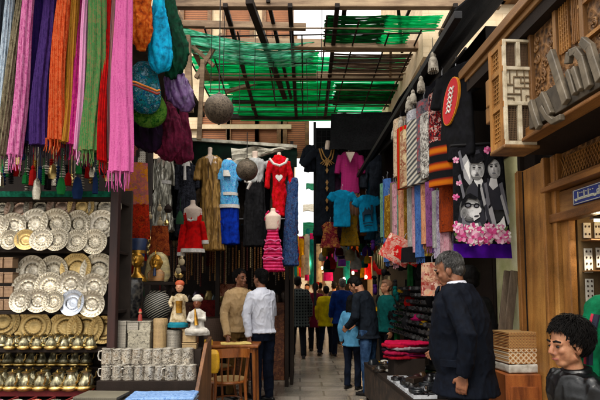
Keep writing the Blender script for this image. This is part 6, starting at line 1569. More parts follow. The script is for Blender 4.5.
MB().box((0, 0, .48), (.68, 2.2, .04)).build('tabletop', M_DARKWOOD, t, smooth=0, bev=.005); MB().box((-.325, 0, .27), (.02, 2.2, .38)).build('apron', mat('stall_front', hx('#2b2018'), .7, pat='wood', sc_=9, cols=['#120c08', '#2b2018', '#4a382a']), t, smooth=0)
for y in (-1.05, 1.05):
    for x in (-.29, .29): MB().box((x, y, .23), (.05, .05, .46)).build('leg', M_DARKWOOD, t, smooth=0)
M_TRAYW = mat('tray_white', hx('#b9bcc0'), .35, var=.1); M_TRAYB = mat('tray_dark', hx('#1a1a1c'), .4)
n = 0
for j in range(4):
    for i in range(3):
        p = t.matrix_basis @ V((-.22 + .22 * i, -.97 + j * .25, .502))
        w_ = 'pale' if (i + j) % 3 else 'black'
        tt = thing('glasses_tray', w_ + ' tray of sunglasses, ' + ('alley side', 'middle column', 'rack side')[i] + ', ' + ORD[j] + ' from the suited man', 'tray', p, BA, 'trays on the stall table')
        MB().box((0, 0, .006), (.2, .21, .012)).build('base', M_TRAYW if w_ == 'pale' else M_TRAYB, tt, smooth=0, bev=.002)
        b = MB()
        for s in (-1, 1): b.box((s * .1, 0, .015), (.008, .21, .03)); b.box((0, s * .105, .015), (.2, .008, .03))
        b.build('rim', M_TRAYB if i == 1 else M_TRAYW, tt, smooth=0)
        for k in range(2): o = dup(S0, p + V((0, -.05 + .09 * k, .03)), 'dark sunglasses lying in a tray on the stall table', R.uniform(-.3, .3) - .6, 1.1, rot=(-1.2, 0, R.uniform(-.4, .4) - .8)); o['group'] = 'sunglasses in the trays'
for i, c in enumerate(['#7a1428', '#5a1434', '#8a2a40', '#1a1018', '#8a8084', '#8a1a30', '#9a2440']):
    p = W(406 + R.uniform(-3, 3), 352 - i * 2.6, 5.35)
    o = blob('folded_scarf', MB().loft([(0, 0, 0, .24, .13), (0, 0, .023, .24, .13)], 24, pw=4), cloth('fold_%d' % i, hx(c), var=.2), None, (p.x + R.uniform(-.02, .02), 5.35, .703 + i * .024), .12 + R.uniform(-.35, .35), .008, 2, .010, ff=(7, 7, 7), seed=i)
    tag(o, ['dark red', 'plum', 'dusty rose', 'near-black', 'grey', 'crimson', 'topmost rose red'][i] + ' folded scarf in the pile on the stall table', 'scarf', 'folded scarves on the stall table')
o = MB().box((0, 0, .10), (.34, .26, .20)).build('display_box', M_DARKWOOD, None, (W(406, 350, 5.35).x, 5.35, .501), .1, smooth=0, bev=.005); tag(o, 'dark display box under the pile of red folded scarves', 'box')
p = W(383, 258, 6.6); o = MB().lathe([(0, -.16), (.06, -.15), (.11, -.06), (.12, .02), (.09, .1), (.04, .14), (.03, .18), (.045, .2), (0, .2)], 24, fl=.04, nfl=10).build('brass_lantern', mat('aged_brass', (.42, .36, .18), .35, .9, pat='stripe', sc_=12, cols=['#2a2412', '#8a7a48', '#c0b488']), None, p); tag(o, 'bulging aged brass lantern hanging over the far table end', 'lantern')
# leaning boards and inlaid box on the cabinet near the column
M_BOARD = mat('leaning_board', hx('#5a4a3a'), .7, pat='wood', sc_=9, st=(1, 1, .1), cols=['#2c231b', '#5c4c3c', '#86745e'], bump=.3)
for i, (x0, x1, lab) in enumerate(((502, 508, 'grey-brown board leaning at the back against the side window'), (508, 514.5, 'grey-brown board leaning in front against the pilaster'))):
    b0, t0 = W(x0, 332, 3.86 - .05 * i), W(x1, 271, 3.92 - .05 * i); c = b0
    o = MB().bar((0, 0, 0), t0 - b0, .062, .022, up=(0, 1, 0)).build('leaning_board', M_BOARD, None, c, smooth=0, bev=.003); tag(o, lab, 'board', 'boards leaning by the pilaster')
M_ORCAB = mat('orange_cabinet', hx('#8a4a22'), .5, pat='wood', sc_=8, st=(1, 1, .12), cols=['#4f2410', '#8f4e24', '#a8642f'])
p = W(518, 372, 3.62); t = thing('side_cabinet', 'low orange-brown cabinet standing against the pilaster', 'cabinet', (p.x - .02, 3.66, 0))
hC = p.z
MB().box((0, 0, hC / 2), (.26, .34, hC)).build('body', M_ORCAB, t, smooth=0, bev=.004); MB().box((0, -.174, hC * .5), (.2, .012, hC * .8)).build('door', M_ORCAB, t, smooth=0, bev=.003)
M_INL = mat('inlaid_star', hx('#8a4a22'), .4, pat='check', sc_=11, cols=['#2a0f08', '#a05a24', '#d8b070', '#7a2a14', '#e0d0b0'], rot=(0, .78, 0), bump=.1)
M_INL2 = mat('inlaid_star_fine', hx('#8a4a22'), .4, pat='check', sc_=20, cols=['#1c0a06', '#a0521e', '#d8b878', '#5a1a10'], rot=(0, .78, 0), bump=.1)
zc = hC
for i, (hh, ww, m, lab) in enumerate(((.07, .235, M_CARD, 'white folded cloth with dark edge under the inlaid boxes'), (.11, .225, M_INL, 'orange and cream inlaid box with a diamond pattern, bottom of the two'), (.12, .215, M_INL2, 'orange inlaid box with a fine star pattern, top of the two'))):
    if i == 0: o = blob('folded_cloth', MB().box((0, 0, hh / 2), (ww, .25, hh - .01)), M_WHITECL, None, (p.x - .0, 3.66, zc), .1, .008, 2, .003); tag(o, lab, 'cloth')
    else:
        o = thing('inlaid_case', lab, 'box', (p.x - .005, 3.66, zc), .1)
        MB().box((0, 0, hh * .38), (ww, .24, hh * .76)).build('body', m, o, smooth=0, bev=.003); MB().box((0, 0, hh * .88), (ww + .004, .245, hh * .22)).build('lid', m, o, smooth=0, bev=.003)
    zc += hh
# dark goods crowding the low stall table: stacked cases, purses and folded belts
DK = ['#0d0d0f', '#1a1512', '#241a12', '#101418', '#2a1414', '#15130f', '#3a2a1a']
for i in range(64):
    y = R.uniform(4.25, 6.3); x = 1.24 - BA * (y - 5.3) + R.uniform(-.31, .31); s = R.uniform(.045, .085); z = .502 + (0 if i % 3 else .03)
    if abs(y - 5.35) < .22 and abs(x - 1.18) < .27: continue
    if y < 5.15 and x < 1.5: z += .034
    m = mat('dark_goods_%d' % (i % 7), hx(DK[i % 7]), .35, sc_=30, var=.5)
    k = i % 3
    if k == 0: o = MB().box((0, 0, s * .3), (s * 1.9, s * 1.3, s * .6)).build('small_case', m, None, (x, y, z), R.uniform(0, 3), smooth=0, bev=.005); nm = 'case'
    elif k == 1: o = MB().tube([(s * math.cos(a), s * math.sin(a) * .8, .012 + .002 * a) for a in [i_ * .5 for i_ in range(22)]], .010, 8).build('coiled_belt', m, None, (x, y, z), R.uniform(0, 3)); nm = 'coiled belt'
    else: o = MB().loft([(0, 0, 0, s * 1.2, s * .8), (0, 0, s * .5, s * 1.15, s * .7), (0, 0, s * .9, s * .8, s * .3)], 18, fold=.05, pw=3).build('small_purse', m, None, (x, y, z), R.uniform(0, 3)); nm = 'purse'
    tag(o, 'dark ' + nm + ' lying in the crowd of goods on the low stall table', nm, 'dark goods on the stall table')
# ------------------------------------------------------------ people (built facing local +Y)
M_SKIN = mat('skin_tan', hx('#9a6a4c'), .55, cols=['#7d4c36', '#9c6a4c', '#ab7c5c'], bump=.10, sc_=18, dirt=.25, fine=320.)
M_SKIN2 = mat('skin_brown', hx('#7d5038'), .55, cols=['#5f3826', '#7f5138', '#8f6248'], bump=.10, sc_=18, dirt=.25, fine=320.)
for _m in (M_SKIN, M_SKIN2):
    _b = _m.node_tree.nodes['Principled BSDF']; _b.inputs['Subsurface Weight'].default_value = .15; _b.inputs['Subsurface Scale'].default_value = .012
M_HAIRB = mat('hair_black', hx('#0c0a09'), .7, spec=.1, sc_=60, st=(1, 1, .3), cols=['#030202', '#0a0807', '#120e0c'], bump=.1)
M_HAIRG = mat('hair_grey', hx('#6e6a66'), .5, sc_=60, st=(1, 1, .4), cols=['#161514', '#3a3836', '#72706d'], bump=.5)
M_SHOE = mat('shoe_black', hx('#121011'), .35, bump=.05)
M_SHOEB = mat('shoe_brown', hx('#4a3022'), .4, bump=.05)
M_EYE = mat('eye_dark', hx('#100b08'), .15, bump=0)
def lerp(a, b_, u): return a + (b_ - a) * u

def person(label, x, y, rz, H=1.74, top=None, legs=None, hair=M_HAIRB, skin=M_SKIN, shoe=M_SHOE, lean=0., yaw=0., nod=0., girth=1., hem=.86, loose=.025,
           la=None, ra=None, ll=None, rl=None, vox=.008, hairlen=0., headk=1., collar=None, tail=None, sleeve=1.0, hairfn=None, z=0., belly=0., group='people in the alley', fold=.006, seed=1, skirt=False, drop=.018):
    s = H / 1.75
    t = thing('person', label, 'person', (x, y, z), rz, group)
    hip = V((0, 0, .95))
    def T(p):
        q = V(p)
        if q.z > .95 and lean:
            a = -lean * min(1, (q.z - .95) / .25)
            q = hip + Matrix.Rotation(a, 3, 'X') @ (q - hip)
        return q * s
    nk = V((0, -.005, 1.49))
    Rh = Matrix.Rotation(yaw, 3, 'Z') @ Matrix.Rotation(-nod, 3, 'X')
    def TH(p): return T(nk + Rh @ ((V(p) - nk) * headk) - V((0, 0, drop)))
    SL, SR = V((-.158 * girth ** .5, 0, 1.405)), V((.158 * girth ** .5, 0, 1.405))
    inv = lambda p: V(p)
    EL, WL = (V(q) for q in (la or ((-.235 * girth ** .5, -.02, 1.13), (-.24 * girth ** .5, .05, .88))))
    ER, WR = (V(q) for q in (ra or ((.235 * girth ** .5, -.02, 1.13), (.24 * girth ** .5, .05, .88))))
    KL, AL = (V(q) for q in (ll or ((-.10, .01, .50), (-.105, -.02, .08))))
    KR, AR = (V(q) for q in (rl or ((.10, .01, .50), (.105, -.02, .08))))
    HL, HR = V((-.09, 0, .90)), V((.09, 0, .90))
    g = girth
    tor = [(.84, .158 * g, .11 * g), (.95, .15 * g, .108 * g), (1.08, .145 * g, .105 * g), (1.22, .165 * g, .115 * g), (1.34, .182 * g ** .7, .115 * g ** .7), (1.41, .165, .095), (1.455, .10, .075), (1.48, .06, .06)]
    # body
    b = MB(); b.loft([(0, -.004, zz, rx * .88, ry * .86) for zz, rx, ry in tor], 24)
    b.tube([(0, -.005, 1.42), (0, .0, 1.52), (0, .01, 1.57)], [.06, .054, .052], 14)
    for A, E, Wd in ((SL, EL, WL), (SR, ER, WR)): b.tube([A, lerp(A, E, .5), E, lerp(E, Wd, .4), Wd], [.046, .043, .036, .034, .025], 12)
    for h_, K, A in ((HL, KL, AL), (HR, KR, AR)): b.tube([h_, lerp(h_, K, .5), K, lerp(K, A, .35), A], [.078, .066, .048, .05, .034], 12); b.tube([A + V((0, -.03, -.05)), A + V((0, .12, -.06))], [.03, .028], 10)
    for sd_, E, Wd in ((-1, EL, WL), (1, ER, WR)):       # hands: palm, four bent fingers, thumb
        u = (Wd - E).normalized(); n_ = V((-sd_, 0, 0)); n_ = (n_ - u * n_.dot(u))
        n_ = n_.normalized() if n_.length > .1 else V((0, 0, -1)); f = n_.cross(u) * (sd_)
        if f.y < 0: f = -f
        b.tube([Wd - u * .01, Wd + u * .03, Wd + u * .065, Wd + u * .09], [(.024, .02), (.036, .017), (.040, .016), (.036, .012)], 12) if abs(u.x) > .8 else b.ball(Wd + u * .045, .001, 6)
        for k in range(5):
            o_ = -.028 + .014 * k; b.tube([Wd + u * .0 + f * o_ * .5, Wd + u * .05 + f * o_, Wd + u * .09 + f * o_], [.014, .013, .010], 8)
        for o_, ln in ((.030, .068), (.010, .078), (-.0105, .073), (-.030, .056)):
            p0 = Wd + u * .085 + f * o_; p1 = p0 + (u * .95 + n_ * .25) * ln * .42; p2 = p1 + (u * .7 + n_ * .7) * ln * .32; p3 = p2 + (u * .35 + n_ * .9) * ln * .26
            b.tube([p0, p1, p2, p3], [.0084, .0080, .0074, .006], 8)
        p0 = Wd + u * .025 + f * .026; p1 = p0 + (u * .6 + f * .75 + n_ * .2) * .036; p2 = p1 + (u * .85 + f * .2 + n_ * .35) * .032
        b.tube([p0, p1, p2], [.013, .011, .008], 8)
    b.v = [T(p) for p in b.v]
    # head
    h = MB()
    h.ball((0, -.012, 1.66), (.074, .092, .088), 20, 0, 14); h.ball((0, .022, 1.605), (.060, .068, .085), 18, 0, 12); h.ball((0, .052, 1.545), (.034, .034, .028), 12)
    h.tube([(-.05, .0, 1.57), (0, .055, 1.545), (.05, .0, 1.57)], [.026, .03, .026], 10); h.ball((0, .05, 1.648), (.05, .034, .03), 12)
    h.tube([(0, .083, 1.645), (0, .101, 1.617), (0, .107, 1.598)], [.010, .013, .0155], 10)
    for k in (-1, 1):
        h.ball((k * .012, .093, 1.594), (.010, .011, .009), 8); h.ball((k * .030, .066, 1.607), (.022, .02, .02), 10)
        h.tube([(k * .048, .066, 1.644), (k * .030, .083, 1.652), (k * .012, .084, 1.647)], .009, 8)
        h.ball((k * .077, -.002, 1.615), (.010, .022, .033), 12, rot=rotm(.25, 0, -k * .35)); h.ball((k * .073, .006, 1.59), (.008, .011, .012), 8)
    h.tube([(-.022, .080, 1.572), (-.008, .092, 1.576), (.008, .092, 1.576), (.022, .080, 1.572)], .0065, 8)
    h.tube([(-.020, .079, 1.561), (0, .090, 1.559), (.020, .079, 1.561)], .0075, 8)
    h.v = [TH(p) for p in h.v]
    b.add(h.v, h.f)
    blob('body', b, skin, t, voxel=vox, smooth=2)
    if vox < .0075:
        for k in (-1, 1):
            e = MB().ball((k * .031, .083, 1.6325), (.0125, .006, .0065), 12); e.v = [TH(p) for p in e.v]; e.build('eye', M_EYE, t)
            e = MB().tube([(k * .052, .074, 1.656), (k * .034, .089, 1.664), (k * .014, .090, 1.659)], [.004, .0055, .005], 8); e.v = [TH(p) for p in e.v]; e.build('eyebrow', hair or M_HAIRB, t)
        e = MB().tube([(-.021, .0835, 1.5675), (-.008, .0965, 1.569), (.008, .0965, 1.569), (.021, .0835, 1.5675)], .0062, 8); e.v = [TH(p) for p in e.v]; e.build('lips', mat('lips', hx('#8a4a3c'), .45, bump=0), t)
    # hair
    if hairfn: hairfn(t, TH)
    elif hair:
        q = MB().ball((0, -.026, 1.662), (.081, .092, .094), 20, 0, 14).ball((0, -.05, 1.61), (.068, .058, .06), 16).ball((0, .012, 1.715), (.062, .068, .042), 14)
        if hairlen: q.loft([(0, -.045, 1.5 - hairlen, .10, .05), (0, -.045, 1.5, .10, .06), (0, -.03, 1.64, .088, .085), (0, -.03, 1.7, .05, .05)], 18)
        q.v = [TH(p) for p in q.v]
        blob('hair', q, hair, t, voxel=max(.006, vox), smooth=1, fold=.004, ff=(45, 45, 18), seed=seed, fine=.002)
    # trousers
    if legs:
        q = MB(); q.loft([(0, 0, zz, rx * g, ry * g) for zz, rx, ry in ((.80, .165, .118), (.88, .168, .122), (.96, .158, .115), (1.02, .152, .11))], 24)
        if skirt: q.loft([(0, 0, .06, .27, .2), (0, 0, .5, .2, .15), (0, 0, .95, .16, .12)], 28, fold=.06)
        else:
            for h_, K, A in ((HL, KL, AL), (HR, KR, AR)): q.tube([h_ + V((0, 0, .02)), lerp(h_, K, .4), K, lerp(K, A, .5), A + V((0, .005, -.03))], [.098 * g ** .6, .088 * g ** .5, .07, .064, .058], 16)
        q.v = [T(p) for p in q.v]
        blob('trousers' if not skirt else 'skirt', q, legs, t, voxel=max(.009, vox), smooth=2, fold=fold, ff=(11, 11, 6), seed=seed)
    for A in (AL, AR):
        q = MB().tube([A + V((0, -.085, -.045)), A + V((0, -.06, -.045)), A + V((0, .03, -.045)), A + V((0, .13, -.052)), A + V((0, .175, -.058))], [(.02, .02), (.036, .034), (.042, .036), (.046, .028), (.024, .016)], 14)
        q.box(A + V((0, .045, -.073)), (.075, .25, .012))
        q.v = [p * s for p in q.v]; q.build('shoe', shoe, t)
    # upper garment
    if top:
        L_ = loose; q = MB()
        rows = [(hem, (.168 * g + L_ * 1.6), (.125 * g + L_ * 1.6 + belly * .5))] + [(zz, rx + L_, ry + L_ + (belly if .9 < zz < 1.2 else belly * .4 if zz < 1.3 else 0)) for zz, rx, ry in tor if zz > hem + .03 and zz < 1.47] + [(1.475, .07, .066)]
        q.loft([(0, (belly * .5 if .9 < r[0] < 1.2 else 0), r[0], r[1], r[2]) for r in rows], 32)
        for A, E, Wd in ((SL, EL, WL), (SR, ER, WR)):
            e = lerp(E, Wd, sleeve) if sleeve > 0 else lerp(A, E, .6)
            pts = [A + (V((0, 0, 1.0)) * 0), lerp(A, E, .5), E] + ([lerp(E, e, .5), e] if sleeve > 0 else [])
            q.tube(pts if sleeve > 0 else [A, lerp(A, E, .35), e], ([.054 + L_ * .4, .052 + L_ * .5, .046 + L_ * .5, .041 + L_ * .5, .034 + L_ * .5] if sleeve > 0 else [.066, .064, .062]), 14)
            q.ball(A - V((0, 0, .01)), .05 + L_ * .4, 12)
        q.v = [T(p) for p in q.v]
        blob('upper_garment', q, top, t, voxel=max(.008, vox), smooth=1, fold=fold, ff=(11, 11, 6), seed=seed + 4)
    if collar:
        q = MB().loft([(0, -.004, 1.44, .082, .080), (0, -.004, 1.465, .076, .075), (0, .0, 1.487, .070, .069), (0, .002, 1.492, .063, .062)], 24)
        q.v = [T(p) for p in q.v]; q.build('collar', collar, t)
    t['label'] = label
    return t, T, TH

def at(px, d): return (px - 300) / FPX * d
M_NAVY = cloth('navy_suit', hx('#10141d'), cols=['#070a10', '#0f141e'], sc_=20, rough=.8)
M_TROUS = cloth('black_trousers', hx('#111216'), sc_=20)
M_SHIRTW = cloth('white_shirt', hx('#d4d6de'), cols=['#c4c7d2', '#dcdee6'], sc_=10)
M_SHIRTB = cloth('beige_shirt', hx('#b99a78'), cols=['#a48a68', '#c4aa88'], sc_=10)
M_JEAN = cloth('blue_jeans', hx('#2a3a52'), cols=['#141f30', '#2c3e58', '#4a607c'], sc_=8)
M_DKJEAN = cloth('dark_jeans', hx('#10141f'), cols=['#090c14', '#171d2c'], sc_=10)

def strands(t, TH, m, n, ln, lift, rad, seed, jit, cap, front=.35, low=-.62):
    """hair laid over the skull from the crown outwards, strand by strand"""
    rr = random.Random(seed); f = MB(); c0 = V((0, -.022, 1.668)); R3 = V(cap)
    for i in range(n):
        a = rr.uniform(0, 2 * PI); z = rr.uniform(low, 1.); k = math.sqrt(max(0, 1 - z * z))
        n_ = V((math.cos(a) * k, math.sin(a) * k, z))
        if n_.y > front and n_.z < .42 + .3 * (n_.y - front): continue
        if abs(n_.x) > .55 and n_.z < -.12 and n_.y > -.25: continue
        p = c0 + V((n_.x * R3.x, n_.y * R3.y, n_.z * R3.z))
        g = (n_ - V((.1, -.45, .9)) * .9) + V((rr.uniform(-jit, jit), rr.uniform(-jit, jit), rr.uniform(-jit, jit)))
        tg = (g - n_ * g.dot(n_)).normalized(); l = ln * rr.uniform(.6, 1.25) * (.62 if n_.y > .1 and ln > .05 else 1); q = lift * rr.uniform(.3, 1.4)
        f.tube([p - n_ * .004, p + n_ * q * .8 + tg * l * .3, p + n_ * q + tg * l * .68, p + n_ * q * .55 + tg * l], [rad, rad * .95, rad * .7, rad * .15], 5)
    f.v = [TH(p) for p in f.v]; f.build('hair_strands', m, t)
def skullcap(t, TH, m, cap):
    q = MB().ball((0, -.024, 1.664), (cap[0] - .001, cap[1] - .002, cap[2]), 22, 0, 14).ball((0, -.055, 1.61), (cap[0] - .012, .058, .06), 16)
    q.v = [TH(p) for p in q.v]; blob('hair', q, m, t, voxel=.006, smooth=1, fold=.003, ff=(45, 45, 18), seed=2, fine=.002)
def tousle(t, TH):
    skullcap(t, TH, M_HAIRB, (.082, .096, .096)); strands(t, TH, M_HAIRB, 4800, .062, .015, .0021, 8, .55, (.082, .096, .096))
def cropped(t, TH):
    skullcap(t, TH, M_HAIRG, (.078, .092, .091)); strands(t, TH, M_HAIRG, 3600, .034, .006, .0016, 9, .35, (.079, .093, .092), .3)
def thick(t, TH):
    skullcap(t, TH, M_HAIRB, (.079, .093, .092)); strands(t, TH, M_HAIRB, 1200, .036, .007, .0032, 10, .4, (.080, .094, .093), .3)
# man in the navy suit
t, T, TH = person('heavy grey-haired man in a dark navy suit seen from behind, white collar showing', 1.19, 3.5, 1.02, 1.765, M_NAVY, M_TROUS, M_HAIRG, M_SKIN2, lean=.10, nod=.28, yaw=.15, girth=1.28, belly=.05, hem=.70, loose=.03, vox=.0056, hairfn=cropped,
                  la=((-.31, -.10, 1.12), (-.285, -.05, .86)), ra=((.29, .04, 1.12), (.20, .22, .98)), collar=M_SHIRTW, fold=.0065, seed=3, drop=.045)
for k in (-1, 1):                                                       # suit lapels and cuff
    q = MB().poly([(k * .05, .10, 1.47), (k * .09, .115, 1.43), (k * .03, .185, 1.2), (k * .015, .185, 1.2)], (0, .02, 0)); q.v = [T(p) for p in q.v]; q.build('lapel', M_NAVY, t)
for k in (-1,):                                                        # pocket flap, sleeve buttons and centre vent
    q = MB().box((k * .262, .03, .93), (.012, .15, .05), rot=rotm(0, 0, 0)); q.v = [T(p) for p in q.v]; q.build('pocket_flap', M_NAVY, t, bev=.003)
for z_ in (.90, .925, .95):
    q = MB().ball((-.325, -.06, z_), (.006, .009, .009), 8); q.v = [T(p) for p in q.v]; q.build('button', M_SHOE, t)
q = MB().tube([(-.288, -.055, .89), (-.285, -.05, .862)], .040, 16); q.v = [T(p) for p in q.v]; q.build('cuff', M_SHIRTW, t)
M_LEATH = mat('black_leather', hx('#08090b'), .34, sc_=9, bump=.15, spec=.35, fine=90., cols=['#050607', '#0c0d10'])
t, T, TH = person('boy with tousled black hair and black leather jacket, face in profile', 1.29, 2.22, PI / 2 + .12, 1.275, M_LEATH, M_DKJEAN, None, M_SKIN, girth=1.0, headk=1.19, lean=.12, nod=.05, hem=.84, loose=.03, vox=.0048, hairfn=tousle, fold=.009, seed=5)
q = MB().loft([(0, -.006, 1.41, .105, .095), (0, -.014, 1.45, .096, .092), (0, -.018, 1.482, .086, .086), (0, -.018, 1.487, .078, .078)], 28, fold=.05); q.v = [T(p) for p in q.v]; q.build('collar', M_LEATH, t)
# person in green
M_GREEN = cloth('green_top', hx('#0f6a48'), cols=['#0a4a32', '#12734f'], sc_=14)
t, T, TH = person('person in a green top with red and navy sleeve stripe, cut by the picture edge', 1.60, 2.32, PI, 1.70, M_GREEN, M_DKJEAN, M_HAIRB, M_SKIN, vox=.009, seed=6, loose=.02)
for dx, m in ((0, mat('stripe_red', hx('#b0203a'), .8)), (.022, mat('stripe_navy', hx('#14182c'), .8))):
    q = MB(); q.tube([(.228, .06 + dx, 1.36), (.262, .05 + dx, 1.22), (.268, .05 + dx, 1.12)], .014, 8); q.v = [T(p) for p in q.v]; q.build('sleeve_stripe', m, t)
# two men at the cafe table
X, Y = at(263, 6.3), 6.3
def lw(X, Y, rz, H, p):          # world point into person space (unit body)
    q = Matrix.Rotation(-rz, 3, 'Z') @ (V(p) - V((X, Y, 0))); return q / (H / 1.75)
rz = .75
hnd = lw(X, Y, rz, 1.73, (-.64, 6.08, .85))
person('man in a white shirt and black trousers leaning a hand on the cafe table', X, Y, rz, 1.73, M_SHIRTW, M_DKJEAN, M_HAIRB, M_SKIN2, lean=.06, nod=.1, yaw=.2, girth=1.03, hem=.90, vox=.0075, la=((-.25, .02, 1.14), tuple(hnd)), ra=((.22, .05, 1.14), (.08, .22, 1.12)), seed=7, shoe=M_SHOE, hairfn=thick, fold=.0075, collar=M_SHIRTW, loose=.017)
X, Y = at(238.5, 6.62), 6.62; rz = PI + .62
hnd = lw(X, Y, rz, 1.74, (-.93, 6.2, .85))
person('man in a beige shirt facing the viewer behind the cafe table', X, Y, rz, 1.74, M_SHIRTB, cloth('khaki', hx('#6a5236')), M_HAIRB, M_SKIN2, lean=.08, yaw=.25, hem=.88, vox=.0074, ra=((.25, .05, 1.14), tuple(hnd)), la=((-.22, .08, 1.15), (-.05, .26, 1.16)), seed=8, hairfn=thick, fold=.0075, collar=M_SHIRTB, loose=.017)
# crowd further down the alley
M_PLAID = cloth('dark_plaid', hx('#25282a'), pat='check', sc_=5, cols=['#0c0e10', '#1c2022', '#4a4e4c'])
person('man in a dark plaid coat with his back to the viewer', at(298, 10.4), 10.4, .05, 1.76, M_PLAID, M_TROUS, M_HAIRB, M_SKIN2, girth=1.15, hem=.66, loose=.04, vox=.013, seed=9, ll=((-.11, .10, .5), (-.11, .16, .08)), rl=((.10, -.02, .5), (.11, -.2, .1)), yaw=-.4)
person('person in a long black coat beside the plaid coat', at(283, 11.0), 11.0, .5, 1.66, M_BLACKCLOTH, M_TROUS, mat('hat_grey', hx('#4a4d50'), .8), M_SKIN2, girth=1.1, hem=.30, loose=.05, vox=.014, seed=10)
person('person in a maroon top between the plaid coat and yellow jacket', at(315, 11.6), 11.6, -.2, 1.64, cloth('maroon_top', hx('#4a1428')), M_TROUS, M_HAIRB, M_SKIN, hem=.6, vox=.014, seed=11, yaw=.6, lean=.05)
person('person in a bright yellow jacket walking away', at(326, 10.9), 10.9, -.35, 1.56, cloth('yellow_jacket', hx('#c8b61e'), cols=['#9a8a12', '#d2c024'], sc_=9), M_DKJEAN, M_HAIRB, M_SKIN, hem=.72, loose=.035, vox=.013, seed=12, yaw=.5, ll=((-.10, -.04, .5), (-.1, -.24, .1)), rl=((.10, .08, .5), (.1, .12, .08)), ra=((.26, .04, 1.14), (.2, .24, 1.05)))
person('man in a royal blue jacket seen from behind', at(342, 10.5), 10.5, .25, 1.72, cloth('blue_jacket', hx('#14285a'), cols=['#0d1c42', '#1a3370'], sc_=9), M_DKJEAN, M_HAIRG, M_SKIN, girth=1.1, hem=.74, loose=.035, vox=.013, seed=13, ll=((-.12, .12, .5), (-.12, .2, .08)), rl=((.10, -.06, .5), (.10, -.22, .09)))
person('child in a light blue top standing at the dark jacketed man', at(352, 7.15), 7.15, -.5, 1.36, cloth('lightblue_top', hx('#5a88a8'), cols=['#44708e', '#6a9ab8'], sc_=10), M_DKJEAN, M_HAIRB, M_SKIN, hem=.8, vox=.010, headk=1.12, seed=14, hairlen=.1)
person('man in a black jacket and blue jeans bending his head over the stall table', at(368, 6.75), 6.75, 1.05, 1.70, cloth('slate_jacket', hx('#15191f'), cols=['#0b0e13', '#1e242c'], sc_=10), M_JEAN, M_HAIRB, M_SKIN, lean=.22, nod=.5, hem=.80, loose=.028, vox=.0085, seed=15, la=((-.24, .08, 1.12), (-.16, .26, .96)), ra=((.24, .08, 1.12), (.18, .28, .98)))
person('dark-haired person standing behind the suited man under the portraits', 1.42, 4.05, .3, 1.66, M_BLACKCLOTH, M_TROUS, M_HAIRB, M_SKIN2, vox=.009, seed=16)
person('vendor in a teal top behind the far end of the sunglasses rack', at(386, 7.6), 7.6, 1.9, 1.62, cloth('teal_top', hx('#124a48')), M_TROUS, mat('scarf_tan_hair', hx('#6a4a34'), .7), M_SKIN, vox=.011, seed=17)
for i, (px, d, H, c, r, lab) in enumerate([(290, 13.5, 1.7, '#3a2a4a', .2, 'distant person in violet among the far stalls'), (307, 14.5, 1.66, '#7a2a2a', -.3, 'distant person in dull red among the far stalls'), (334, 13.2, 1.7, '#2a2a30', .1, 'distant person in dark grey beside the blue jacket'), (320, 16, 1.72, '#5a4a3a', 0, 'distant person in brown at the far end of the crowd'), (352, 12.6, 1.68, '#20242a', -.4, 'distant person in black behind the bending man'), (298, 17, 1.7, '#8a8a90', .3, 'distant person in pale grey deep in the alley')]):
    person(lab, at(px, d), d, r + (PI if i in (1, 4) else 0), H, cloth('far_top%d' % i, hx(c)), M_DKJEAN, M_HAIRB, M_SKIN, vox=.02, seed=20 + i, hem=.7)
# ------------------------------------------------------------ far alley: stalls, awnings, goods, bulbs
t = thing('far_stall', 'dark stall front under the robes, deep in shade beyond the crowd', 'stall', (2.0, 12.2, 0))
MB().box((.2, 1.2, 1.9), (.1, 3.4, 3.8)).build('wall', M_DARKWOOD, t, smooth=0); MB().box((-.35, 1.2, 3.85), (1.5, 3.6, .05)).build('roof', M_BLACKCLOTH, t, smooth=0); MB().box((-.4, 2.8, 1.9), (1.2, .06, 3.8)).build('wall', M_DARKWOOD, t, smooth=0)
MB().box((-.35, 1.0, .45), (.9, 2.4, .9)).build('counter', M_BROWNRED, t, smooth=0)
t = thing('far_stall', 'pale far stall of piled goods on the dress stall side', 'stall', (-.9, 12.5, 0))
MB().box((-.1, 2.5, 1.4), (.1, 6, 2.8)).build('wall', M_PALEEDGE, t, smooth=0); MB().box((.25, 2.0, .4), (.6, 4.6, .8)).build('counter', M_BROWNRED, t, smooth=0)
M_AWNG = cloth('awning_bright', hx('#0f6a4a'), cols=['#0a4a33', '#2a9a70'], sc_=5, trans=.4)
sheet('far_awning', 'green awning across the far alley above the crowd', 'awning', [W(303, 236, 15), W(334, 234, 15), W(336, 222, 17), W(303, 223, 17)], .02, M_AWNG)
sheet('far_awning', 'pale canvas strip stretched over the far alley', 'awning', [W(303, 212, 17), W(332, 209, 17), W(332, 203, 19), W(303, 205, 19)], .02, M_PALEEDGE, seed=4)
sheet('far_awning', 'small green awning high in the bright gap', 'awning', [W(306, 190, 14), W(324, 189, 14), W(324, 184, 16), W(306, 184, 16)], .02, M_AWNG, seed=6)
cols = [('red', '#a01a20'), ('orange', '#c0602a'), ('pink', '#b83a6a'), ('cream', '#c0b090'), ('blue', '#2a4a8a'), ('teal', '#1f6a68'), ('gold', '#b08a3a'), ('maroon', '#5a1a26'), ('black', '#101012'), ('violet', '#4a2a6a'), ('white', '#c0bcb2'), ('green', '#2a5a34')]
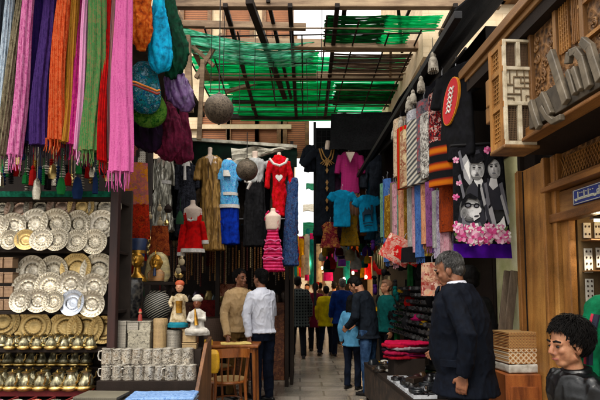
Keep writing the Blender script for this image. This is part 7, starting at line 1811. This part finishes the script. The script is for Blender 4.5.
def far_cloth(px, y0, y1, d, wpx, ci, where):
    c = W(px, y0, d); L = c.z - W(px, y1, d).z; w_ = wpx * k_(d)
    nm, col = cols[ci % len(cols)]
    b = MB().loft([(0, 0, 0, w_ * .3, .03), (0, 0, -.05, w_ * .5, .05), (0, 0, -L * .5, w_ * .42, .06), (0, 0, -L, w_ * .55, .07, 1.5)], 20, fold=.1, nf=6, seed=px)
    o = b.build('hanging_garment', cloth('far_' + nm, hx(col), cols=[hx(col, .5), hx(col), hx(col, 1.3)], sc_=9), None, c, R.uniform(-.4, .4))
    tag(o, nm + ' garment hanging ' + where, 'garment', 'garments hanging in the far alley')
for i in range(26):
    d = R.uniform(11.5, 17); far_cloth(R.uniform(300, 318) if i % 2 else R.uniform(284, 304), R.uniform(226, 262), 0 + R.uniform(266, 286), d, R.uniform(4, 8), [3, 2, 1, 10, 6, 0, 3, 5, 10][i % 9], 'at the far stalls on the dress stall side')
far_cloth(328, 249, 281, 13.5, 9, 2, 'alone on the pale far wall, the long one')
for i in range(34):
    d = R.uniform(10.2, 14.5); y0 = R.uniform(226, 256); far_cloth(R.uniform(336, 396), y0, y0 + R.uniform(14, 30), d, R.uniform(5, 9), i * 7 + 3, 'in the dark far stall under the robes')
# goods heaped on the far counters
for i in range(26):
    left = i % 2; d = R.uniform(12, 16.5); x = R.uniform(-.85, -.45) if left else R.uniform(1.35, 1.95); z = .80 if left else .90
    if not left: d = R.uniform(12.2, 14.2)
    nm, col = cols[(i * 3) % 12]; s = R.uniform(.12, .22)
    o = blob('goods_heap', MB().ball((0, 0, s * .4), (s, s, s * .5), 12), cloth('far_' + nm, hx(col)), None, (x, d, z), 0, .03, 2, .03, seed=i); tag(o, nm + ' heap of goods on the far counter ' + ('on the dress stall side' if left else 'under the robes'), 'goods', 'goods heaped on the far counters')
# jumble of dark bags and wares hanging at the robes' foot and beside the rack
for i in range(30):
    px = R.uniform(322, 398); py = R.uniform(238, 262); d = R.uniform(9.3, 10.0); nm, col = cols[(i * 5 + 2) % 12]; s = R.uniform(.07, .13)
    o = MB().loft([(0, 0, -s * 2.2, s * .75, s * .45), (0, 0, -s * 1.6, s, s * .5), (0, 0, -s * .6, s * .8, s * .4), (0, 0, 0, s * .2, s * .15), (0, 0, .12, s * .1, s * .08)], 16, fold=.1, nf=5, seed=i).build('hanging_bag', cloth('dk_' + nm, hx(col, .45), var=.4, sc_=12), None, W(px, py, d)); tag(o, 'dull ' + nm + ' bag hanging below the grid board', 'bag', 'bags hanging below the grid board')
pole('bag_rail', 'black rail the dull bags hang from, below the grid board', 'rail', V((.4, 9.6, 2.35)), V((1.9, 9.6, 2.35)), .015, M_BLACK)
# lit bulbs
for i, (px, py, d, e, lab) in enumerate([(344, 279, 12.4, 9, 'bare warm bulb glowing over the far counter'), (353, 273, 13.2, 9, 'bare warm bulb beside the bending man'), (366, 277, 12.8, 7, 'bare warm bulb low in the dark far stall'), (380, 236, 9.9, 8, 'bare white bulb high over the brass lantern'), (398, 276, 8.8, 6, 'bare warm bulb behind the sunglasses rack'), (322, 268, 14, 8, 'bare warm bulb at the pale far wall'), (306, 262, 13.5, 8, 'bare warm bulb among the far garments')]):
    p = W(px, py, d); t = thing('light_bulb', lab, 'light bulb', p, 0, 'bare bulbs in the far alley')
    MB().ball((0, 0, 0), (.035, .035, .045), 14).build('glass', M_BULB, t); MB().tube([(0, 0, .04), (0, 0, .075)], .016, 10).build('socket', M_BLACK, t); MB().tube([(0, 0, .07), (0, 0, .6)], .004, 6).build('cord', M_BLACK, t)
    l = bpy.data.lights.new('bulb_light', 'POINT'); l.energy = e * 1.6; l.color = (1, .68, .36); l.shadow_soft_size = .05
    lo = bpy.data.objects.new('bulb_light', l); COL.objects.link(lo); lo.parent = t; lo.location = (0, -.08, -.03)
# goods crowding the wall behind the sunglasses rack
for i in range(70):
    d = R.uniform(5.0, 8.6); x = 1.80 - BA * (d - 3.4) - R.uniform(.06, .2); z = R.uniform(.9, 2.3); nm, col = cols[(i * 7 + 4) % 12]; s = R.uniform(.05, .1); k = i % 4
    m = cloth('wall_' + nm, hx(col, .7), var=.4, sc_=14) if i % 3 else M_BLACKCLOTH
    if k == 0: b = MB().loft([(0, 0, -s * 2.4, s * .7, s * .7), (0, 0, -s * 1.6, s, s), (0, 0, -s * .4, s * .7, s * .7), (0, 0, 0, s * .2, s * .2), (0, 0, .1, s * .1, s * .1)], 16, fold=.1, nf=5, seed=i); kn = 'bag'
    elif k == 1: b = MB().loft([(0, 0, -s * 5, s * .5, s * .5), (0, 0, -s * 2, s * .45, s * .4), (0, 0, 0, s * .2, s * .2)], 14, fold=.2, nf=5, seed=i); kn = 'scarf'
    elif k == 2: b = MB().lathe([(0, -s * .2), (s, -s * .2), (s * 1.15, 0), (s * .8, s * .1), (s * .7, s * .6), (0, s * .7)], 20); kn = 'hat'
    else: b = MB().ball((0, 0, 0), (s * .5, s * .9, s * .9), 14).ball((0, 0, s), s * .5, 10); kn = 'toy'
    o = b.build('hanging_ware', m, None, (x, d, z)); tag(o, ('black ' if not i % 3 else nm + ' ') + kn + ' among the wares crowding the stall wall', 'ware', 'wares crowding the stall wall')
# small bracelets and purses lying between the trays on the stall table
for i in range(26):
    p = V((1.24, 5.3, 0)) + V((R.uniform(-.28, .3), R.uniform(.05, 1.0), .502)); nm, col = cols[(i * 5) % 12]; s = R.uniform(.03, .05)
    o = (MB().lathe([(s * .8, 0), (s, .004), (s * 1.02, .016), (s * .8, .02)], 20) if i % 2 else MB().ball((0, 0, s * .5), (s * 1.3, s, s * .5), 14)).build('bangle' if i % 2 else 'purse', M_BRASS if i % 4 == 1 else cloth('wall_' + nm, hx(col, .7), var=.4, sc_=14), None, p)
    tag(o, ('metal bangle' if i % 4 == 1 else nm + ' bangle' if i % 2 else 'small ' + nm + ' purse') + ' lying beyond the trays on the stall table', 'bangle' if i % 2 else 'purse', 'bangles and purses on the stall table')
bpy.data.batch_remove(SCRAP)
bpy.data.scenes.remove(TMP)
